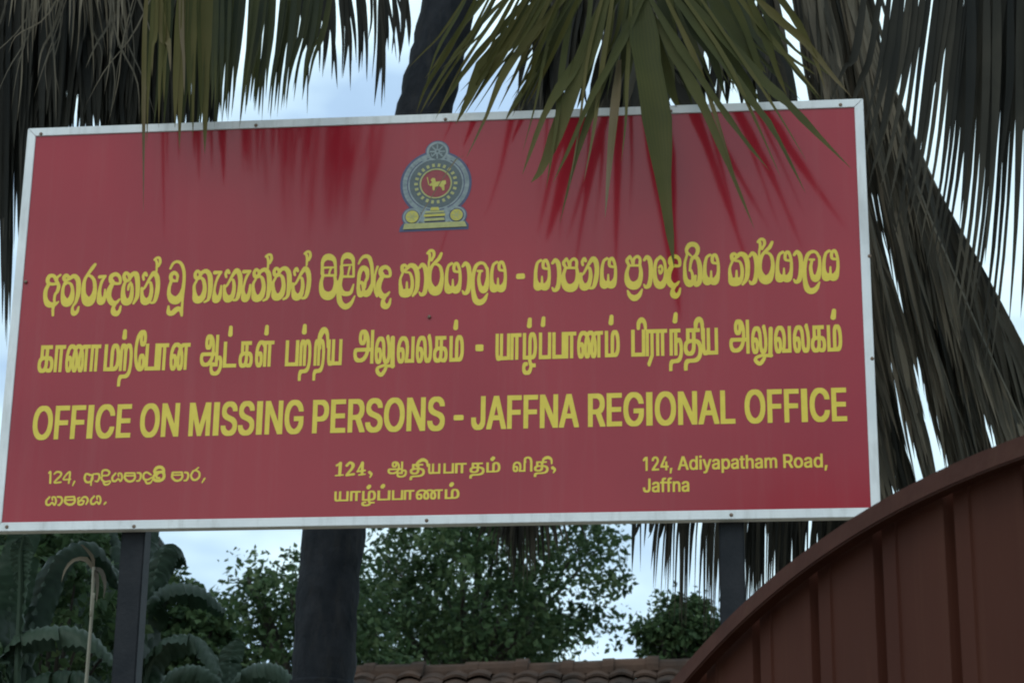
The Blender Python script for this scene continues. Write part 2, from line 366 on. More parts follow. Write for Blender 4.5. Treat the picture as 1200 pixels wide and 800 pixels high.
# ------------------------------------------------------------------ office sign
LETTERING = {
'english_title': [[1143,2652,-24,6,-36,16,-47,39,-48,66,-35,78,-27,108,-12,102,-2,150,8,102,17,90,28,84,33,66,43,54,42,34,50,20,40,4,90,-2,57,-20,51,-42,48,-66,34,-78,27,-108,11,-102,2,-144,-8,-108,-17,-90,-27,-84,-34,-66,-42,-53,-42,-33,-54,-21,-36,-4],
[2961,2658,-36,11,-30,17,-31,27,-26,30,-39,66,-36,102,-18,96,-8,138,4,144,21,126,19,60,29,66,26,42,41,45,36,26,48,18,102,3,30,-3,36,-11,30,-17,31,-25,26,-30,26,-42,34,-84,18,-96,-3,-43,-128,1,-23,84,-21,42,-26,34,-30,24,-30,13,-24,-6,-29,-17,-25,-24,-24,-33,-22,-45,-16,-48,-20,-120,-3,-66,3,-66,21,-120,22,-60,33,-56,36,-35,42,-19,44,20,41,42,28,54,20,78,5,5,126,0,4,-41,-14,-78,-19,-60,-26,-54,-34,-48,-39,-36,-40,-22,-42,-12,-84,-1],
[4263,2658,-36,8,-30,14,-47,39,-47,66,-32,72,-23,84,-14,96,-5,108,5,144,14,96,23,84,31,72,35,54,43,42,47,25,42,9,90,0,54,-15,30,-17,30,-26,48,-68,34,-76,22,-84,14,-96,5,-144,-5,-108,-14,-96,-24,-84,-28,-66,-40,-61,-42,-40,-48,-25,-36,-7],
[6549,2659,-42,8,-36,17,-34,29,-28,36,-23,48,-15,54,-8,60,0,54,130,0,11,-60,22,-48,29,-32,42,-19,42,21,36,41,21,55,4,30,-3,24,-17,42,-29,33,-42,28,-120,60,-36,29,-30,33,-25,45,-12,42,-8,60,0,78,5,54,15,54,19,42,31,42,35,30,36,17,36,8,54,0,48,-2,38,-11,34,-21,37,-39,25,-42,19,-54,9,-54,2,-66,-8,-4,-120,1,-14,63,-18,36,-28,29,-36,17,-42,-23,-30,-40,-16,-55,4,-48,18,-39,30,-32,36,-23,124,-62,36,-30,26,-32,28,-52,13,-48,5,-54,-1,-90,-9,-60,-20,-60,-28,-48,-35,-36,-37,-23,-42,-12],
[1551,2664,-2,991,8,4,402,1,6,-5,0,-132,-3,-6,-105,-1,-168,0,-6,-5,0,-282,6,-4,246,0,4,-8,0,-132,-4,-3,-251,-3,-1,-414],
[2025,2665,-3,6,0,984,9,5,404,1,3,-138,-5,-5,-108,-1,-168,0,-1,-288,253,-4,2,-140,-254,-4,-1,-410,-5,-6],
[7011,2664,-36,14,-30,20,-26,27,-24,36,-19,42,-13,48,-8,60,-1,54,132,0,10,-60,21,-47,30,-32,42,-19,42,21,36,41,20,54,4,30,-2,24,-17,42,-29,34,-37,26,-131,66,-36,29,-30,37,-21,42,-14,54,-5,66,3,90,11,54,19,48,31,48,30,29,36,21,36,10,108,1,30,-7,37,-18,34,-30,27,-36,22,-48,12,-42,7,-54,1,-54,-128,-3,-14,63,-17,36,-29,30,-36,18,-42,-24,-28,-36,-17,-48,-3,-24,3,-24,15,-41,32,-37,40,-27,126,-64,36,-31,28,-34,26,-54,12,-54,4,-60,-3,-90,-10,-54,-23,-60,-28,-42,-39,-36,-39,-20,-36,-8,-90,-2],
[2505,2666,-4,5,0,984,4,6,168,0,1,-990,-7,-5],
[3351,2668,-4,9,1,984,417,2,2,-140,-284,-4,-1,-122,1,-153,265,-3,-1,-139,-265,-5,0,-282,7,-4,276,1,5,-9,0,-132],
[4653,2670,-5,7,0,978,5,5,78,0,60,0,4,-5,230,-607,2,607,4,6,114,0,12,0,2,-6,-2,-983,-144,0,-228,601,-4,-14,-1,-588],
[8391,2670,-36,12,-30,18,-27,25,-27,32,-24,40,-21,48,-31,108,-16,132,1,180,16,132,21,78,19,48,23,45,28,39,37,36,31,19,36,13,30,3,78,-1,36,-7,30,-13,31,-20,29,-30,26,-36,25,-48,18,-48,21,-108,0,-30,-5,-6,-127,0,-16,60,-19,48,-26,42,-29,27,-24,14,-18,3,-36,-19,-30,-30,-35,-61,-25,-78,-12,-72,-6,-108,9,-102,21,-90,30,-69,42,-51,24,-17,24,-10,36,15,28,24,22,30,20,42,15,48,9,54,0,18,-4,2,-138,1,0,140,270,1,4,-6,0,-162,-8,-84,-21,-90,-39,-84,-45,-54,-29,-22,-29,-14,-55,-11],
[10653,2670,-36,10,-38,21,-33,30,-26,36,-20,42,-15,54,-8,54,0,54,134,2,12,-62,24,-48,36,-34,42,-14,48,23,33,37,23,54,4,30,-3,24,-17,42,-34,36,-42,25,-126,59,-42,31,-30,33,-25,44,-16,54,-6,66,2,78,9,54,17,48,28,48,33,34,36,24,36,12,30,5,84,0,42,-7,36,-16,36,-28,30,-36,19,-36,17,-48,9,-48,2,-66,-5,-6,-126,0,-14,60,-18,36,-34,33,-36,17,-42,-19,-34,-37,-20,-54,-3,-24,4,-24,15,-36,32,-38,42,-26,132,-62,39,-30,31,-36,28,-54,14,-54,4,-60,-4,-90,-11,-54,-24,-60,-29,-40,-35,-32,-37,-20,-42,-12,-96,-2],
[5445,2672,-4,5,0,978,4,4,96,0,54,0,8,-4,148,-650,150,654,150,1,9,-5,0,-336,-3,-645,-120,-1,-7,4,0,468,-5,23,-114,-493,-120,-2,-120,505,-2,-501,-10,-5],
[6141,2674,-2,981,2,5,6,0,156,1,4,-6,0,-978],
[7377,2676,-1,985,163,2,5,-8,0,-972,-5,-7],
[11223,2676,-36,12,-30,17,-47,44,-46,72,-32,78,-20,84,-11,102,-2,144,8,102,17,90,27,78,33,66,43,54,47,36,49,18,36,4,102,-4,30,-9,30,-16,53,-47,47,-72,31,-78,21,-90,10,-96,2,-144,-8,-102,-17,-90,-26,-78,-35,-68,-42,-52,-47,-36,-49,-19,-42,-4],
[12393,2676,-36,13,-36,22,-26,26,-26,36,-19,42,-14,48,-8,54,-2,54,5,5,132,-1,10,-58,23,-48,33,-33,42,-18,48,21,35,36,16,30,9,30,4,30,-2,18,-16,42,-34,38,-42,26,-132,63,-42,32,-32,39,-19,36,-16,54,-6,66,4,90,11,54,20,48,26,39,36,35,36,21,42,12,108,1,36,-7,38,-17,34,-28,31,-38,21,-42,15,-48,8,-54,-1,-54,-131,0,-14,60,-19,36,-30,30,-42,17,-42,-21,-30,-35,-19,-51,-3,-24,3,-24,14,-36,35,-41,42,-26,132,-63,42,-32,29,-36,27,-54,12,-48,4,-60,-4,-96,-15,-66,-22,-48,-26,-36,-41,-36,-36,-18,-42,-10,-90,-2],
[7623,2677,0,984,144,1,228,-608,1,607,5,3,114,1,12,-4,0,-6,0,-972,-6,-5,-78,0,-54,0,-8,5,-226,603,-1,-603,-5,-6],
[8979,2680,-5,3,0,6,0,966,5,5,288,-2,30,-7,30,-13,48,-43,24,-36,18,-45,14,-51,7,-60,-2,-138,-10,-60,-19,-60,-19,-36,-24,-30,-25,-23,-30,-17,-54,-13,-144,-2,-2,-341],
[9495,2681,-4,8,0,966,4,6,419,0,1,-138,-288,-5,-1,-127,1,-142,264,-1,4,-7,0,-126,-4,-9,-265,-3,0,-276,7,-4,282,0,3,-134,-3,-7],
[9981,2682,-1,979,295,-1,54,-17,41,-30,25,-32,22,-40,23,-90,5,-60,-1,-96,-19,-102,-30,-64,-20,-26,-28,-24,-1,-6,119,-348,1,-36,-5,-6,-138,0,-5,6,-121,357,-6,3,-72,0,-5,-6,0,-360],
[13593,2681,-36,15,-27,23,-24,30,-22,42,-14,48,-9,54,-3,144,3,6,128,0,5,-108,7,-36,15,-36,19,-24,18,-14,18,8,22,24,21,48,9,66,0,468,1,222,130,0,1,-702,-7,-96,-11,-48,-19,-48,-24,-36,-27,-26,-30,-18,-30,-8,-84,-2],
[11643,2687,0,977,144,2,6,-5,240,-603,4,9,0,594,2,6,132,0,1,-978,-145,-3,-6,4,-240,603,-3,-10,0,-594],
[17931,2688,-36,8,-36,17,-39,30,-27,30,-28,42,-20,42,-34,108,-18,132,1,174,17,132,22,77,21,49,24,42,27,36,30,29,42,27,36,12,36,4,78,-1,42,-8,34,-15,34,-24,28,-29,27,-37,22,-42,20,-54,19,-96,0,-30,-4,-5,-132,1,-16,58,-17,42,-22,36,-29,30,-30,18,-24,6,-30,-13,-30,-23,-40,-54,-29,-72,-19,-90,-6,-96,9,-114,17,-72,31,-72,43,-55,30,-21,30,-11,30,10,25,17,28,30,22,36,18,48,12,54,3,30,-6,3,-144,1,0,137,276,2,9,-5,-1,-162,-7,-78,-23,-90,-38,-78,-48,-56,-30,-22,-30,-15,-48,-10],
[18819,2689,-54,8,-30,13,-30,21,-48,50,-43,76,-29,84,-17,90,-8,102,2,138,12,102,20,84,29,72,40,66,41,42,49,30,48,12,84,1,36,-4,30,-9,50,-30,45,-48,44,-78,28,-84,17,-90,8,-96,-2,-144,-10,-96,-22,-90,-28,-72,-40,-64,-42,-44,-48,-29,-48,-12],
[13881,2694,0,37,204,930,144,0,84,-378,123,-552,0,-36,-9,-4,-126,2,-55,254,-11,5,-162,0,-56,-257,-10,-5,-120,0],
[14463,2693,-1,968,7,3,390,1,6,-4,0,-132,-6,-5,-102,0,-162,-1,-1,-276,1,-7,240,1,5,-6,-1,-132,-4,-4,-241,-2,-1,-402],
[14919,2693,-2,968,8,4,390,1,6,-5,0,-132,-6,-4,-102,0,-163,-2,-1,-276,8,-6,236,0,2,-138,-244,-4,-3,-404],
[15375,2694,0,971,138,1,6,-4,228,-595,3,594,3,6,127,0,0,-972,-145,2,-228,595,-2,-591,-4,-7],
[21267,2694,-60,15,-48,32,-48,56,-37,72,-31,102,-13,90,-5,108,4,138,15,96,22,78,32,72,37,54,42,39,48,25,36,7,86,1,58,-13,48,-30,30,-29,24,-34,35,-68,26,-78,19,-114,5,-108,-5,-138,-14,-96,-22,-78,-31,-72,-37,-54,-42,-39,-48,-25,-36,-8],
[15909,2695,-1,42,204,930,142,0,85,-378,123,-552,-1,-37,-6,-4,-126,0,-60,260,-168,0,-5,-9,-55,-252],
[16713,2697,-2,964,284,2,54,-13,48,-33,25,-28,20,-36,16,-42,11,-54,6,-60,-1,-78,-5,-60,-13,-54,-30,-66,-23,-29,-28,-25,120,-348,-2,-38,-144,0,-121,356,-5,4,-72,-1,-6,-3,0,-354,-6,-4],
[17235,2698,-5,9,0,954,5,4,414,-1,2,-135,-8,-4,-276,-1,-2,-127,2,-140,258,0,7,-4,-1,-133,-265,-5,1,-276,282,0,6,-6,-1,-132],
[18327,2700,-4,7,0,954,4,6,168,0,1,-966],
[23025,2700,-27,7,-33,14,-54,46,-42,60,-38,96,-24,108,-8,108,2,144,17,126,20,72,20,48,48,78,29,31,36,25,42,15,36,5,90,-2,54,-18,54,-41,45,-63,22,-48,15,-48,12,-66,2,-48,-6,-5,-126,1,-19,76,-23,46,-24,31,-30,23,-30,13,-24,-7,-30,-20,-41,-50,-24,-48,-14,-42,-19,-114,0,-126,20,-114,21,-60,28,-48,36,-36,41,-22,42,17,42,41,31,60,17,73,131,-1,0,-42,-12,-72,-19,-60,-27,-54,-36,-48,-34,-30,-33,-19,-37,-11],
[19203,2702,-3,5,0,960,149,0,238,-595,4,13,0,582,74,3,61,-3,-1,-962,-144,-2,-5,4,-241,600,0,-600,-6,-5],
[19761,2703,-6,4,0,36,213,924,9,4,138,-3,89,-379,125,-540,1,-42,-138,0,-59,255,-174,1,-9,-4,-57,-254],
[20361,2705,-1,962,7,5,126,-2,2,-267,0,-552,4,-6,267,0,3,-132,-6,-8],
[21645,2708,0,959,402,1,3,-7,-3,-132,-102,-1,-168,-2,0,-273,6,-4,240,0,2,-134,-8,-5,-240,-1,0,-396,-6,-6],
[22107,2708,-3,5,1,954,404,0,0,-134,-6,-3,-96,0,-168,-1,-3,-276,243,-2,5,-10,0,-126,-5,-4,-242,-2,-1,-396,-9,-5],
[22575,2709,-5,4,0,6,0,948,167,2,2,-956,-8,-4],
[23397,2711,-5,8,0,948,5,4,402,1,3,-137,-273,-3,-5,-9,0,-108,1,-144,4,-4,254,-2,-2,-137,-252,-1,-5,-6,0,-264,5,-6,275,0,0,-138],
[1185,2809,18,-6,42,20,31,28,28,42,20,42,18,60,18,126,1,54,-7,84,-11,66,-14,48,-23,54,-25,37,-28,29,-32,19,-18,7,-42,-20,-32,-30,-29,-42,-23,-54,-14,-48,-17,-126,5,-132,8,-54,19,-66,20,-48,27,-42,24,-26],
[4296,2815,21,-5,36,19,30,29,28,41,18,42,18,60,17,126,-6,138,-11,66,-19,60,-19,42,-23,36,-33,31,-30,16,-18,2,-36,-20,-29,-29,-27,-42,-34,-96,-13,-72,-5,-60,5,-132,12,-66,13,-48,20,-48,22,-36,30,-34],
[11279,2827,22,-2,37,20,32,30,28,42,23,54,17,60,14,132,-10,132,-15,65,-15,43,-21,42,-24,33,-30,28,-31,17,-23,1,-37,-19,-32,-30,-27,-42,-24,-54,-16,-60,-15,-132,10,-132,15,-66,15,-42,21,-43,24,-33,30,-27],
[18848,2839,36,12,31,24,30,36,20,36,20,54,12,48,13,132,-3,72,-10,72,-31,96,-19,36,-29,36,-33,25,-30,13,-24,-7,-36,-23,-29,-32,-25,-42,-17,-42,-17,-60,-10,-72,-4,-66,4,-72,9,-66,12,-48,21,-54,19,-36,30,-36,31,-24],
[21301,2845,8,-2,18,6,36,25,28,31,24,42,21,54,12,48,13,126,-9,126,-9,48,-20,60,-20,42,-22,30,-31,30,-35,18,-24,-4,-36,-24,-29,-32,-24,-42,-17,-42,-16,-60,-13,-132,10,-126,28,-102,20,-42,23,-33,30,-28],
[12987,2976,-18,17,-6,20,4,54,-3,24,5,15,12,13,24,7,198,0,18,-4,18,-15,8,-22,-4,-18,3,-60,-7,-17,-12,-11,-24,-7,-198,0],
[14102,3097,7,-4,96,0,9,4,-46,216,-11,52],
[16128,3103,9,-6,96,0,6,6,-44,210,-10,47,-6,-9],
[19983,3109,6,-6,108,1,4,5,-48,216,-10,48,-6,-12],
[9109,3169,74,-3,36,8,36,23,23,32,19,54,7,66,-13,76,-24,50,-24,24,-36,16,-30,4,-68,-2],
[10115,3193,76,-1,36,7,36,22,24,32,18,54,4,60,-11,66,-25,48,-27,24,-31,12,-96,4,-5,-4],
[16845,3205,6,-6,60,1,42,5,36,19,28,35,17,48,6,60,-13,72,-26,47,-24,21,-36,14,-96,2]],
'english_address': [[18286,796,-30,13,-27,29,-13,42,-2,54,6,6,54,-1,4,-5,4,-48,14,-24,26,-12,24,15,11,21,4,24,1,186,2,93,54,1,8,-4,0,-276,-5,-42,-15,-37,-30,-27,-36,-10],
[18514,796,-33,18,-18,30,-5,48,6,36,14,19,24,16,96,20,10,11,0,12,-11,24,-23,14,-30,-13,-18,-25,-30,-1,-24,8,-7,5,0,12,13,27,20,21,28,14,24,5,48,-1,24,-6,24,-16,14,-20,9,-30,1,-224,-54,-1,-6,8,-36,-14],
[19324,795,-34,19,-19,30,-5,48,7,36,15,21,24,15,96,20,9,10,-1,12,-14,29,-24,9,-24,-11,-24,-28,-24,0,-24,8,-9,5,0,12,11,24,22,24,24,13,30,7,48,-2,24,-6,24,-17,15,-25,7,-24,1,-222,-53,-3,-12,6,-30,-11],
[18730,802,-1,240,-41,1,-4,5,0,42,45,6,2,54,12,30,17,16,24,9,48,1,21,-8,-9,-49,-30,2,-17,-13,-6,-24,5,-20,90,1,1,49,6,24,17,22,24,13,48,3,28,-8,-9,-48,-13,-1,-24,-1,-10,-10,-5,-18,3,-26,50,-4,0,-42,-8,-5,-42,0,-4,-7,0,-234,-32,-3,-29,3,-1,240,-42,1,-48,0,-5,-7,0,-234,-7,-3],
[19030,799,-4,9,0,282,4,4,54,0,6,-11,30,13,48,1,24,-7,23,-18,14,-24,8,-36,2,-144,-1,-66,-34,-3,-27,3,-2,192,-5,18,-11,18,-15,11,-12,1,-27,-18,-16,-36,-1,-186,-4,-3],
[18542,850,14,-4,12,2,26,20,10,18,5,24,-1,18,-10,0,-48,-9,-24,-18,-6,-15,1,-12,6,-12],
[19351,850,15,-4,12,3,29,25,9,24,2,24,-4,8,-12,-2,-42,-9,-24,-16,-7,-17,1,-12,6,-12],
[19870,1311,-5,13,8,36,39,7,12,17,12,36,-90,282,4,6,62,0,54,-172,6,-11,6,21,52,162,63,0,-1,-18,-111,-336,-15,-24,-24,-17,-24,-5],
[20362,1312,0,396,60,2,6,-12,30,15,54,0,30,-11,26,-24,22,-42,9,-54,-2,-66,-19,-54,-24,-30,-36,-19,-60,-1,-30,15,-5,-115],
[18946,1324,14,150,4,5,54,1,5,-6,-1,-12,-28,-138],
[23140,1324,18,150,66,4,3,-16,-33,-137],
[22432,1408,-30,5,-24,11,-36,37,-21,55,-2,72,14,54,14,24,19,21,42,22,54,2,24,-3,24,-10,24,-18,15,-20,21,-54,2,-78,-15,-54,-29,-40,-42,-22],
[22666,1408,-36,12,-28,30,-10,36,1,30,5,24,19,24,25,14,107,22,6,12,-2,12,-15,24,-24,10,-30,-12,-24,-28,-24,0,-37,12,0,12,8,18,19,24,28,18,36,8,42,1,30,-6,27,-15,16,-18,12,-30,0,-228,-55,0,-6,8,-36,-13],
[22948,1408,-24,7,-24,15,-18,20,-14,24,-9,30,-5,36,5,78,11,30,15,24,17,18,22,13,30,7,42,0,42,-14,0,72,0,30,6,4,54,0,4,-4,0,-378,-4,-7,-54,0,-6,14,-18,-13,-18,-5],
[18298,1409,-6,5,0,306,-42,-38,-27,2,1,60,36,36,26,25,60,1,5,-2,0,-6,0,-384,-5,-5],
[18466,1410,-6,4,0,42,120,180,15,30,6,30,-9,36,-12,15,-18,9,-16,-6,-14,-15,-16,-51,-50,0,-5,6,5,46,12,32,24,28,24,13,36,3,42,-6,31,-26,20,-42,3,-54,-6,-36,-18,-41,-93,-139,117,-2,5,-4,0,-48],
[18832,1413,-6,79,-126,0,-4,6,1,48,111,258,6,5,30,1,18,0,5,-6,0,-12,-36,-84,-65,-159,60,-1,3,4,0,108,9,5,42,0,7,-5,0,-108,5,-4,30,0,3,-8,0,-42,-3,-5,-30,0,-5,-7,0,-72],
[19168,1414,0,18,114,366,6,5,66,-1,54,-166,64,-204,1,-12,-5,-5,-60,0,-36,105,-102,-1,-6,-6,-30,-99],
[19558,1413,-18,8,-22,17,-27,48,-9,60,7,78,11,30,15,24,37,27,24,6,42,0,18,-4,18,-11,3,6,0,84,3,17,54,1,6,-4,0,-381,-6,-4,-48,0,-12,10,-18,-11,-18,-5],
[20158,1414,-33,18,-19,30,-5,48,7,36,14,18,18,12,30,11,72,12,11,7,2,12,-13,30,-24,13,-30,-14,-18,-26,-24,-1,-34,10,-3,18,8,18,21,24,26,15,30,8,48,-1,30,-8,21,-14,16,-24,8,-24,2,-222,-5,-3,-48,0,-12,7,-36,-13],
[20680,1413,-31,13,-24,30,-8,42,6,48,15,20,24,15,102,22,7,9,-1,12,-12,26,-24,12,-30,-14,-18,-25,-30,-1,-32,14,0,12,8,18,20,24,28,17,30,7,48,0,30,-9,22,-15,16,-24,7,-24,1,-222,-58,-2,-6,7,-36,-13],
[21334,1414,-36,16,-22,26,-9,36,1,30,5,24,19,24,24,13,96,20,9,9,1,12,-11,24,-23,15,-30,-11,-24,-29,-24,0,-30,10,-5,3,0,12,11,24,22,24,26,14,30,6,42,-1,29,-7,21,-12,16,-18,11,-30,1,-228,-54,0,-12,5,-30,-11],
[19768,1415,-6,5,0,282,6,6,54,0,3,-6,0,-282,-3,-4],
[20926,1419,-22,13,-15,24,-4,30,0,168,-1,6,-31,0,-5,6,0,36,6,9,31,3,0,60,5,5,54,0,4,-5,0,-24,2,-38,42,-1,5,-9,0,-36,-5,-5,-42,-1,-2,-6,0,-162,4,-12,10,-10,32,-2,9,-42,-1,-6,-16,-4],
[21022,1420,0,385,62,-1,0,-96,4,-7,30,13,48,1,25,-7,23,-17,12,-19,9,-24,3,-66,0,-162,-60,-1,-2,175,-5,30,-11,22,-18,13,-12,1,-18,-8,-19,-22,-8,-30,-1,-180],
[21532,1420,-4,6,0,282,4,4,54,1,6,-11,30,15,42,1,24,-8,24,-20,21,18,27,9,48,0,30,-12,22,-27,11,-36,1,-216,-4,-5,-30,0,-24,0,-5,5,0,84,0,102,-4,24,-9,15,-18,11,-6,2,-18,-9,-16,-19,-6,-24,-2,-192,-60,0,-2,204,-16,30,-18,9,-6,-2,-24,-19,-12,-30,-1,-186,-5,-6],
[22042,1415,-5,5,0,378,5,6,156,-1,30,-7,30,-18,24,-32,11,-44,-2,-54,-15,-41,-16,-19,-25,-18,70,-144,-5,-11,-66,0,-71,143,-55,3,-4,-9,0,-132,-8,-5],
[22442,1462,24,6,20,18,15,30,7,36,-3,36,-10,30,-18,24,-21,14,-24,-2,-24,-19,-16,-29,-8,-42,4,-36,10,-30,19,-24],
[22689,1462,13,-1,20,7,16,13,11,17,6,42,-5,4,-24,-4,-42,-9,-23,-21,-4,-12,6,-18],
[22973,1462,23,5,22,19,12,24,7,36,-1,36,-10,36,-17,24,-20,12,-23,-1,-24,-19,-15,-28,-7,-36,2,-36,11,-36,18,-24],
[19586,1468,20,-4,24,14,17,26,8,30,2,36,-8,42,-13,25,-22,17,-20,2,-21,-14,-16,-24,-10,-36,-1,-36,8,-36,12,-24],
[20185,1468,15,-5,12,2,29,21,15,36,-1,24,-7,0,-48,-9,-26,-15,-8,-12,-1,-18,6,-12],
[20469,1468,19,-1,24,17,15,26,7,30,1,36,-7,36,-12,24,-20,18,-20,5,-24,-14,-15,-21,-11,-36,-2,-36,9,-42,13,-24],
[20703,1468,25,-1,30,21,11,22,3,18,0,18,-13,0,-49,-10,-24,-17,-6,-15,2,-12,10,-16],
[21358,1468,12,-2,18,6,26,26,8,24,0,24,-4,3,-18,-3,-42,-9,-24,-21,-3,-12,5,-18],
[19283,1576,5,-3,69,3,-27,92,-12,30],
[22105,1618,69,0,20,6,16,12,11,18,5,30,-4,24,-12,21,-18,13,-18,6,-66,2,-4,-6],
[19780,1743,-12,5,-11,14,1,36,16,16,30,1,17,-5,10,-12,0,-36,-15,-17]],
'tamil_title': [[3289,4196,-5,9,-2,60,2,126,13,78,20,48,20,23,18,8,96,2,30,7,24,11,23,21,16,24,26,72,19,150,5,246,-11,162,-11,60,-16,42,-9,14,-14,-26,-12,-48,-6,-54,-4,-572,-86,2,-1,540,-4,78,-11,61,-6,0,-6,-25,-7,-84,-2,-564,-3,-7,-85,1,0,138,-5,26,-16,-62,-22,-48,-26,-30,-32,-17,-54,-7,-300,5,-1,337,1,474,90,0,6,-1,2,-5,0,-684,4,-8,81,2,0,426,4,96,18,102,17,41,18,26,30,18,66,2,24,-4,25,-17,25,-36,19,-48,25,-108,2,-34,5,88,12,72,19,54,24,26,18,5,60,-3,14,-10,16,-25,6,-2,18,25,18,11,72,2,24,-13,20,-28,20,-48,18,-78,12,-102,6,-126,-5,-282,-12,-114,-18,-96,-17,-54,-17,-36,-20,-30,-25,-24,-46,-21,-102,-4,-24,-13,-16,-28,-8,-42,-3,-144,-3,-4,-30,-5],
[8509,4237,-5,70,1,108,10,72,15,48,15,24,18,12,96,6,30,10,20,14,19,24,16,36,21,96,12,174,-1,204,-12,132,-21,72,-7,0,-11,-36,-11,-90,-2,-528,-5,-6,-78,0,-1,504,-3,84,-8,57,-6,-21,-6,-60,-2,-246,0,-312,-10,-6,-66,0,-6,1,-1,5,2,588,8,90,18,72,20,30,19,9,60,-2,12,-9,12,-19,6,-1,18,22,18,8,60,0,23,-14,19,-30,18,-54,12,-60,11,-96,6,-246,-12,-234,-24,-132,-18,-54,-19,-36,-27,-30,-25,-15,-36,-8,-66,-1,-22,-12,-15,-24,-8,-42,-3,-144,-30,-5],
[8923,4236,-1,185,9,66,14,48,14,24,18,13,90,5,24,9,18,14,18,25,15,36,19,96,10,144,0,204,-8,132,-18,89,-4,-11,-1,-132,-7,-16,-16,-14,-1,-6,0,-468,-80,0,-1,504,-10,135,-7,-57,-2,-84,-1,-492,-2,-7,-72,0,-6,1,0,6,0,528,9,150,12,54,15,37,18,16,30,2,5,5,0,60,17,96,32,90,31,54,28,30,25,16,24,8,36,1,24,-7,29,-18,19,-19,24,-41,17,-48,18,-84,9,-156,4,-4,42,-1,5,-7,0,-486,7,-132,12,-33,15,33,4,24,0,102,0,492,5,7,84,-1,0,-660,6,-4,102,-1,11,5,0,654,1,6,84,0,4,-6,-1,-768,-267,-2,-30,-14,-66,2,-18,14,-14,24,-18,72,-9,120,-1,294,-18,15,-7,15,-20,252,-14,96,-19,54,-24,34,-47,-88,-16,-48,-8,-42,5,-5,24,-2,12,-7,23,-34,21,-72,15,-114,7,-150,-1,-198,-10,-156,-17,-114,-26,-84,-16,-30,-20,-24,-18,-13,-24,-9,-84,-5,-18,-17,-11,-28,-6,-42,-1,-132,-30,-6],
[14959,4258,-30,11,-24,20,-19,30,-12,42,-7,54,0,78,7,54,13,39,18,29,24,17,66,2,31,-9,-3,-96,-4,-6,-30,0,-12,-5,-13,-19,-6,-24,-1,-36,6,-30,14,-24,18,-12,6,-2,18,8,24,29,16,43,14,60,-18,36,-10,36,-14,124,-152,2,0,786,89,0,1,-510,0,-162,64,0,0,420,6,114,11,66,14,42,21,34,24,14,60,2,24,-6,24,-23,20,-39,19,-72,13,-90,7,-108,2,-126,-10,-162,-11,-60,-18,-54,-17,-30,-23,-22,-30,-11,-42,-4,-4,-5,8,-66,9,-24,9,-12,26,-12,72,0,2,-108,-8,-5,-79,-1,-37,-138,-18,-36,-22,-25,-19,-11,-23,-6],
[18973,4268,-4,9,-3,66,3,114,13,72,20,48,19,23,18,9,108,6,46,16,20,18,13,18,26,72,13,96,0,138,-13,96,-11,30,-10,12,-25,-42,-1,-348,-90,0,0,672,-4,4,-30,0,-4,-10,0,-660,-2,-8,-36,0,-48,0,-5,8,1,780,304,2,1,-110,-79,-2,-7,-4,0,-150,1,-3,66,0,18,-9,26,-36,22,-66,14,-96,5,-126,-5,-138,-15,-96,-31,-90,-22,-34,-24,-24,-24,-13,-30,-9,-102,-6,-22,-16,-14,-24,-9,-42,-3,-140,-36,-7],
[19381,4269,-6,92,3,96,17,72,25,48,21,20,30,13,156,7,42,8,30,12,25,18,24,30,18,36,12,42,11,102,-7,90,-23,66,-18,24,-24,19,-5,-7,-6,-156,-17,-84,-31,-66,-19,-21,-24,-16,-42,-11,-72,0,-30,8,-26,16,-31,36,-19,42,-13,48,-6,60,2,84,12,66,23,54,34,39,1,351,221,4,-6,116,5,60,30,78,37,51,28,21,32,11,30,0,30,-9,24,-16,25,-28,14,-24,15,-42,15,-84,3,-132,6,-5,15,-1,2,-6,0,-516,9,-120,10,-29,11,17,15,42,1,612,87,1,3,-7,3,-668,128,2,0,666,4,8,87,-2,-1,-786,-290,-1,-24,-14,-66,0,-18,9,-12,15,-14,27,-10,37,-6,5,-10,-78,-18,-66,-26,-57,-34,-45,-38,-28,-42,-16,-60,-8,-108,-1,-36,-12,-22,-25,-14,-42,-5,-54,2,-90,-51,-8],
[10867,4300,-30,8,-36,22,-30,29,-25,32,-19,36,-12,48,-2,36,6,36,22,42,36,31,60,26,130,39,-27,30,-20,48,-14,66,-9,95,-20,-155,-13,-42,-21,-33,-24,-13,-66,2,-24,20,-17,30,-15,48,-9,54,-11,144,3,198,21,150,16,60,20,48,22,35,24,22,24,9,66,-1,30,-13,21,-22,30,-72,17,-90,8,-108,4,-234,10,-89,18,-56,6,-2,11,27,14,78,4,120,-3,102,-10,114,-17,102,-26,102,0,18,33,68,48,0,22,-86,26,-153,1,153,7,24,22,23,24,8,30,-3,23,-16,12,-18,4,-18,16,-804,12,-30,-1,-24,-30,-43,-18,-12,-18,-4,-30,5,-30,23,-84,8,-29,-103,-61,-114,-25,-30,-23,-18,-24,-10],
[21451,4366,-30,10,-35,21,-55,58,-24,50,-3,30,4,30,22,48,38,36,47,23,112,37,-23,30,-18,42,-14,60,-9,82,-6,6,-4,-70,-9,-60,-15,-48,-17,-30,-27,-16,-60,1,-18,10,-21,29,-24,78,-14,120,-3,156,9,150,11,78,17,72,24,60,25,37,18,16,18,8,66,2,24,-7,25,-20,30,-60,20,-90,10,-114,7,-282,11,-72,17,-41,14,35,11,60,5,162,-11,168,-28,162,-16,72,31,68,48,0,6,-4,23,-106,18,-114,16,-192,-2,-192,-18,-144,-17,-54,-17,-30,-27,-20,-24,-4,114,0,6,6,29,744,16,30,15,11,18,6,18,0,18,-7,13,-10,12,-18,4,-24,-29,-744,16,-24,4,-24,-14,-31,-30,-16,-36,-6,-30,9,-78,6,-32,-94,-58,-92,-30,-31,-30,-20,-30,-8],
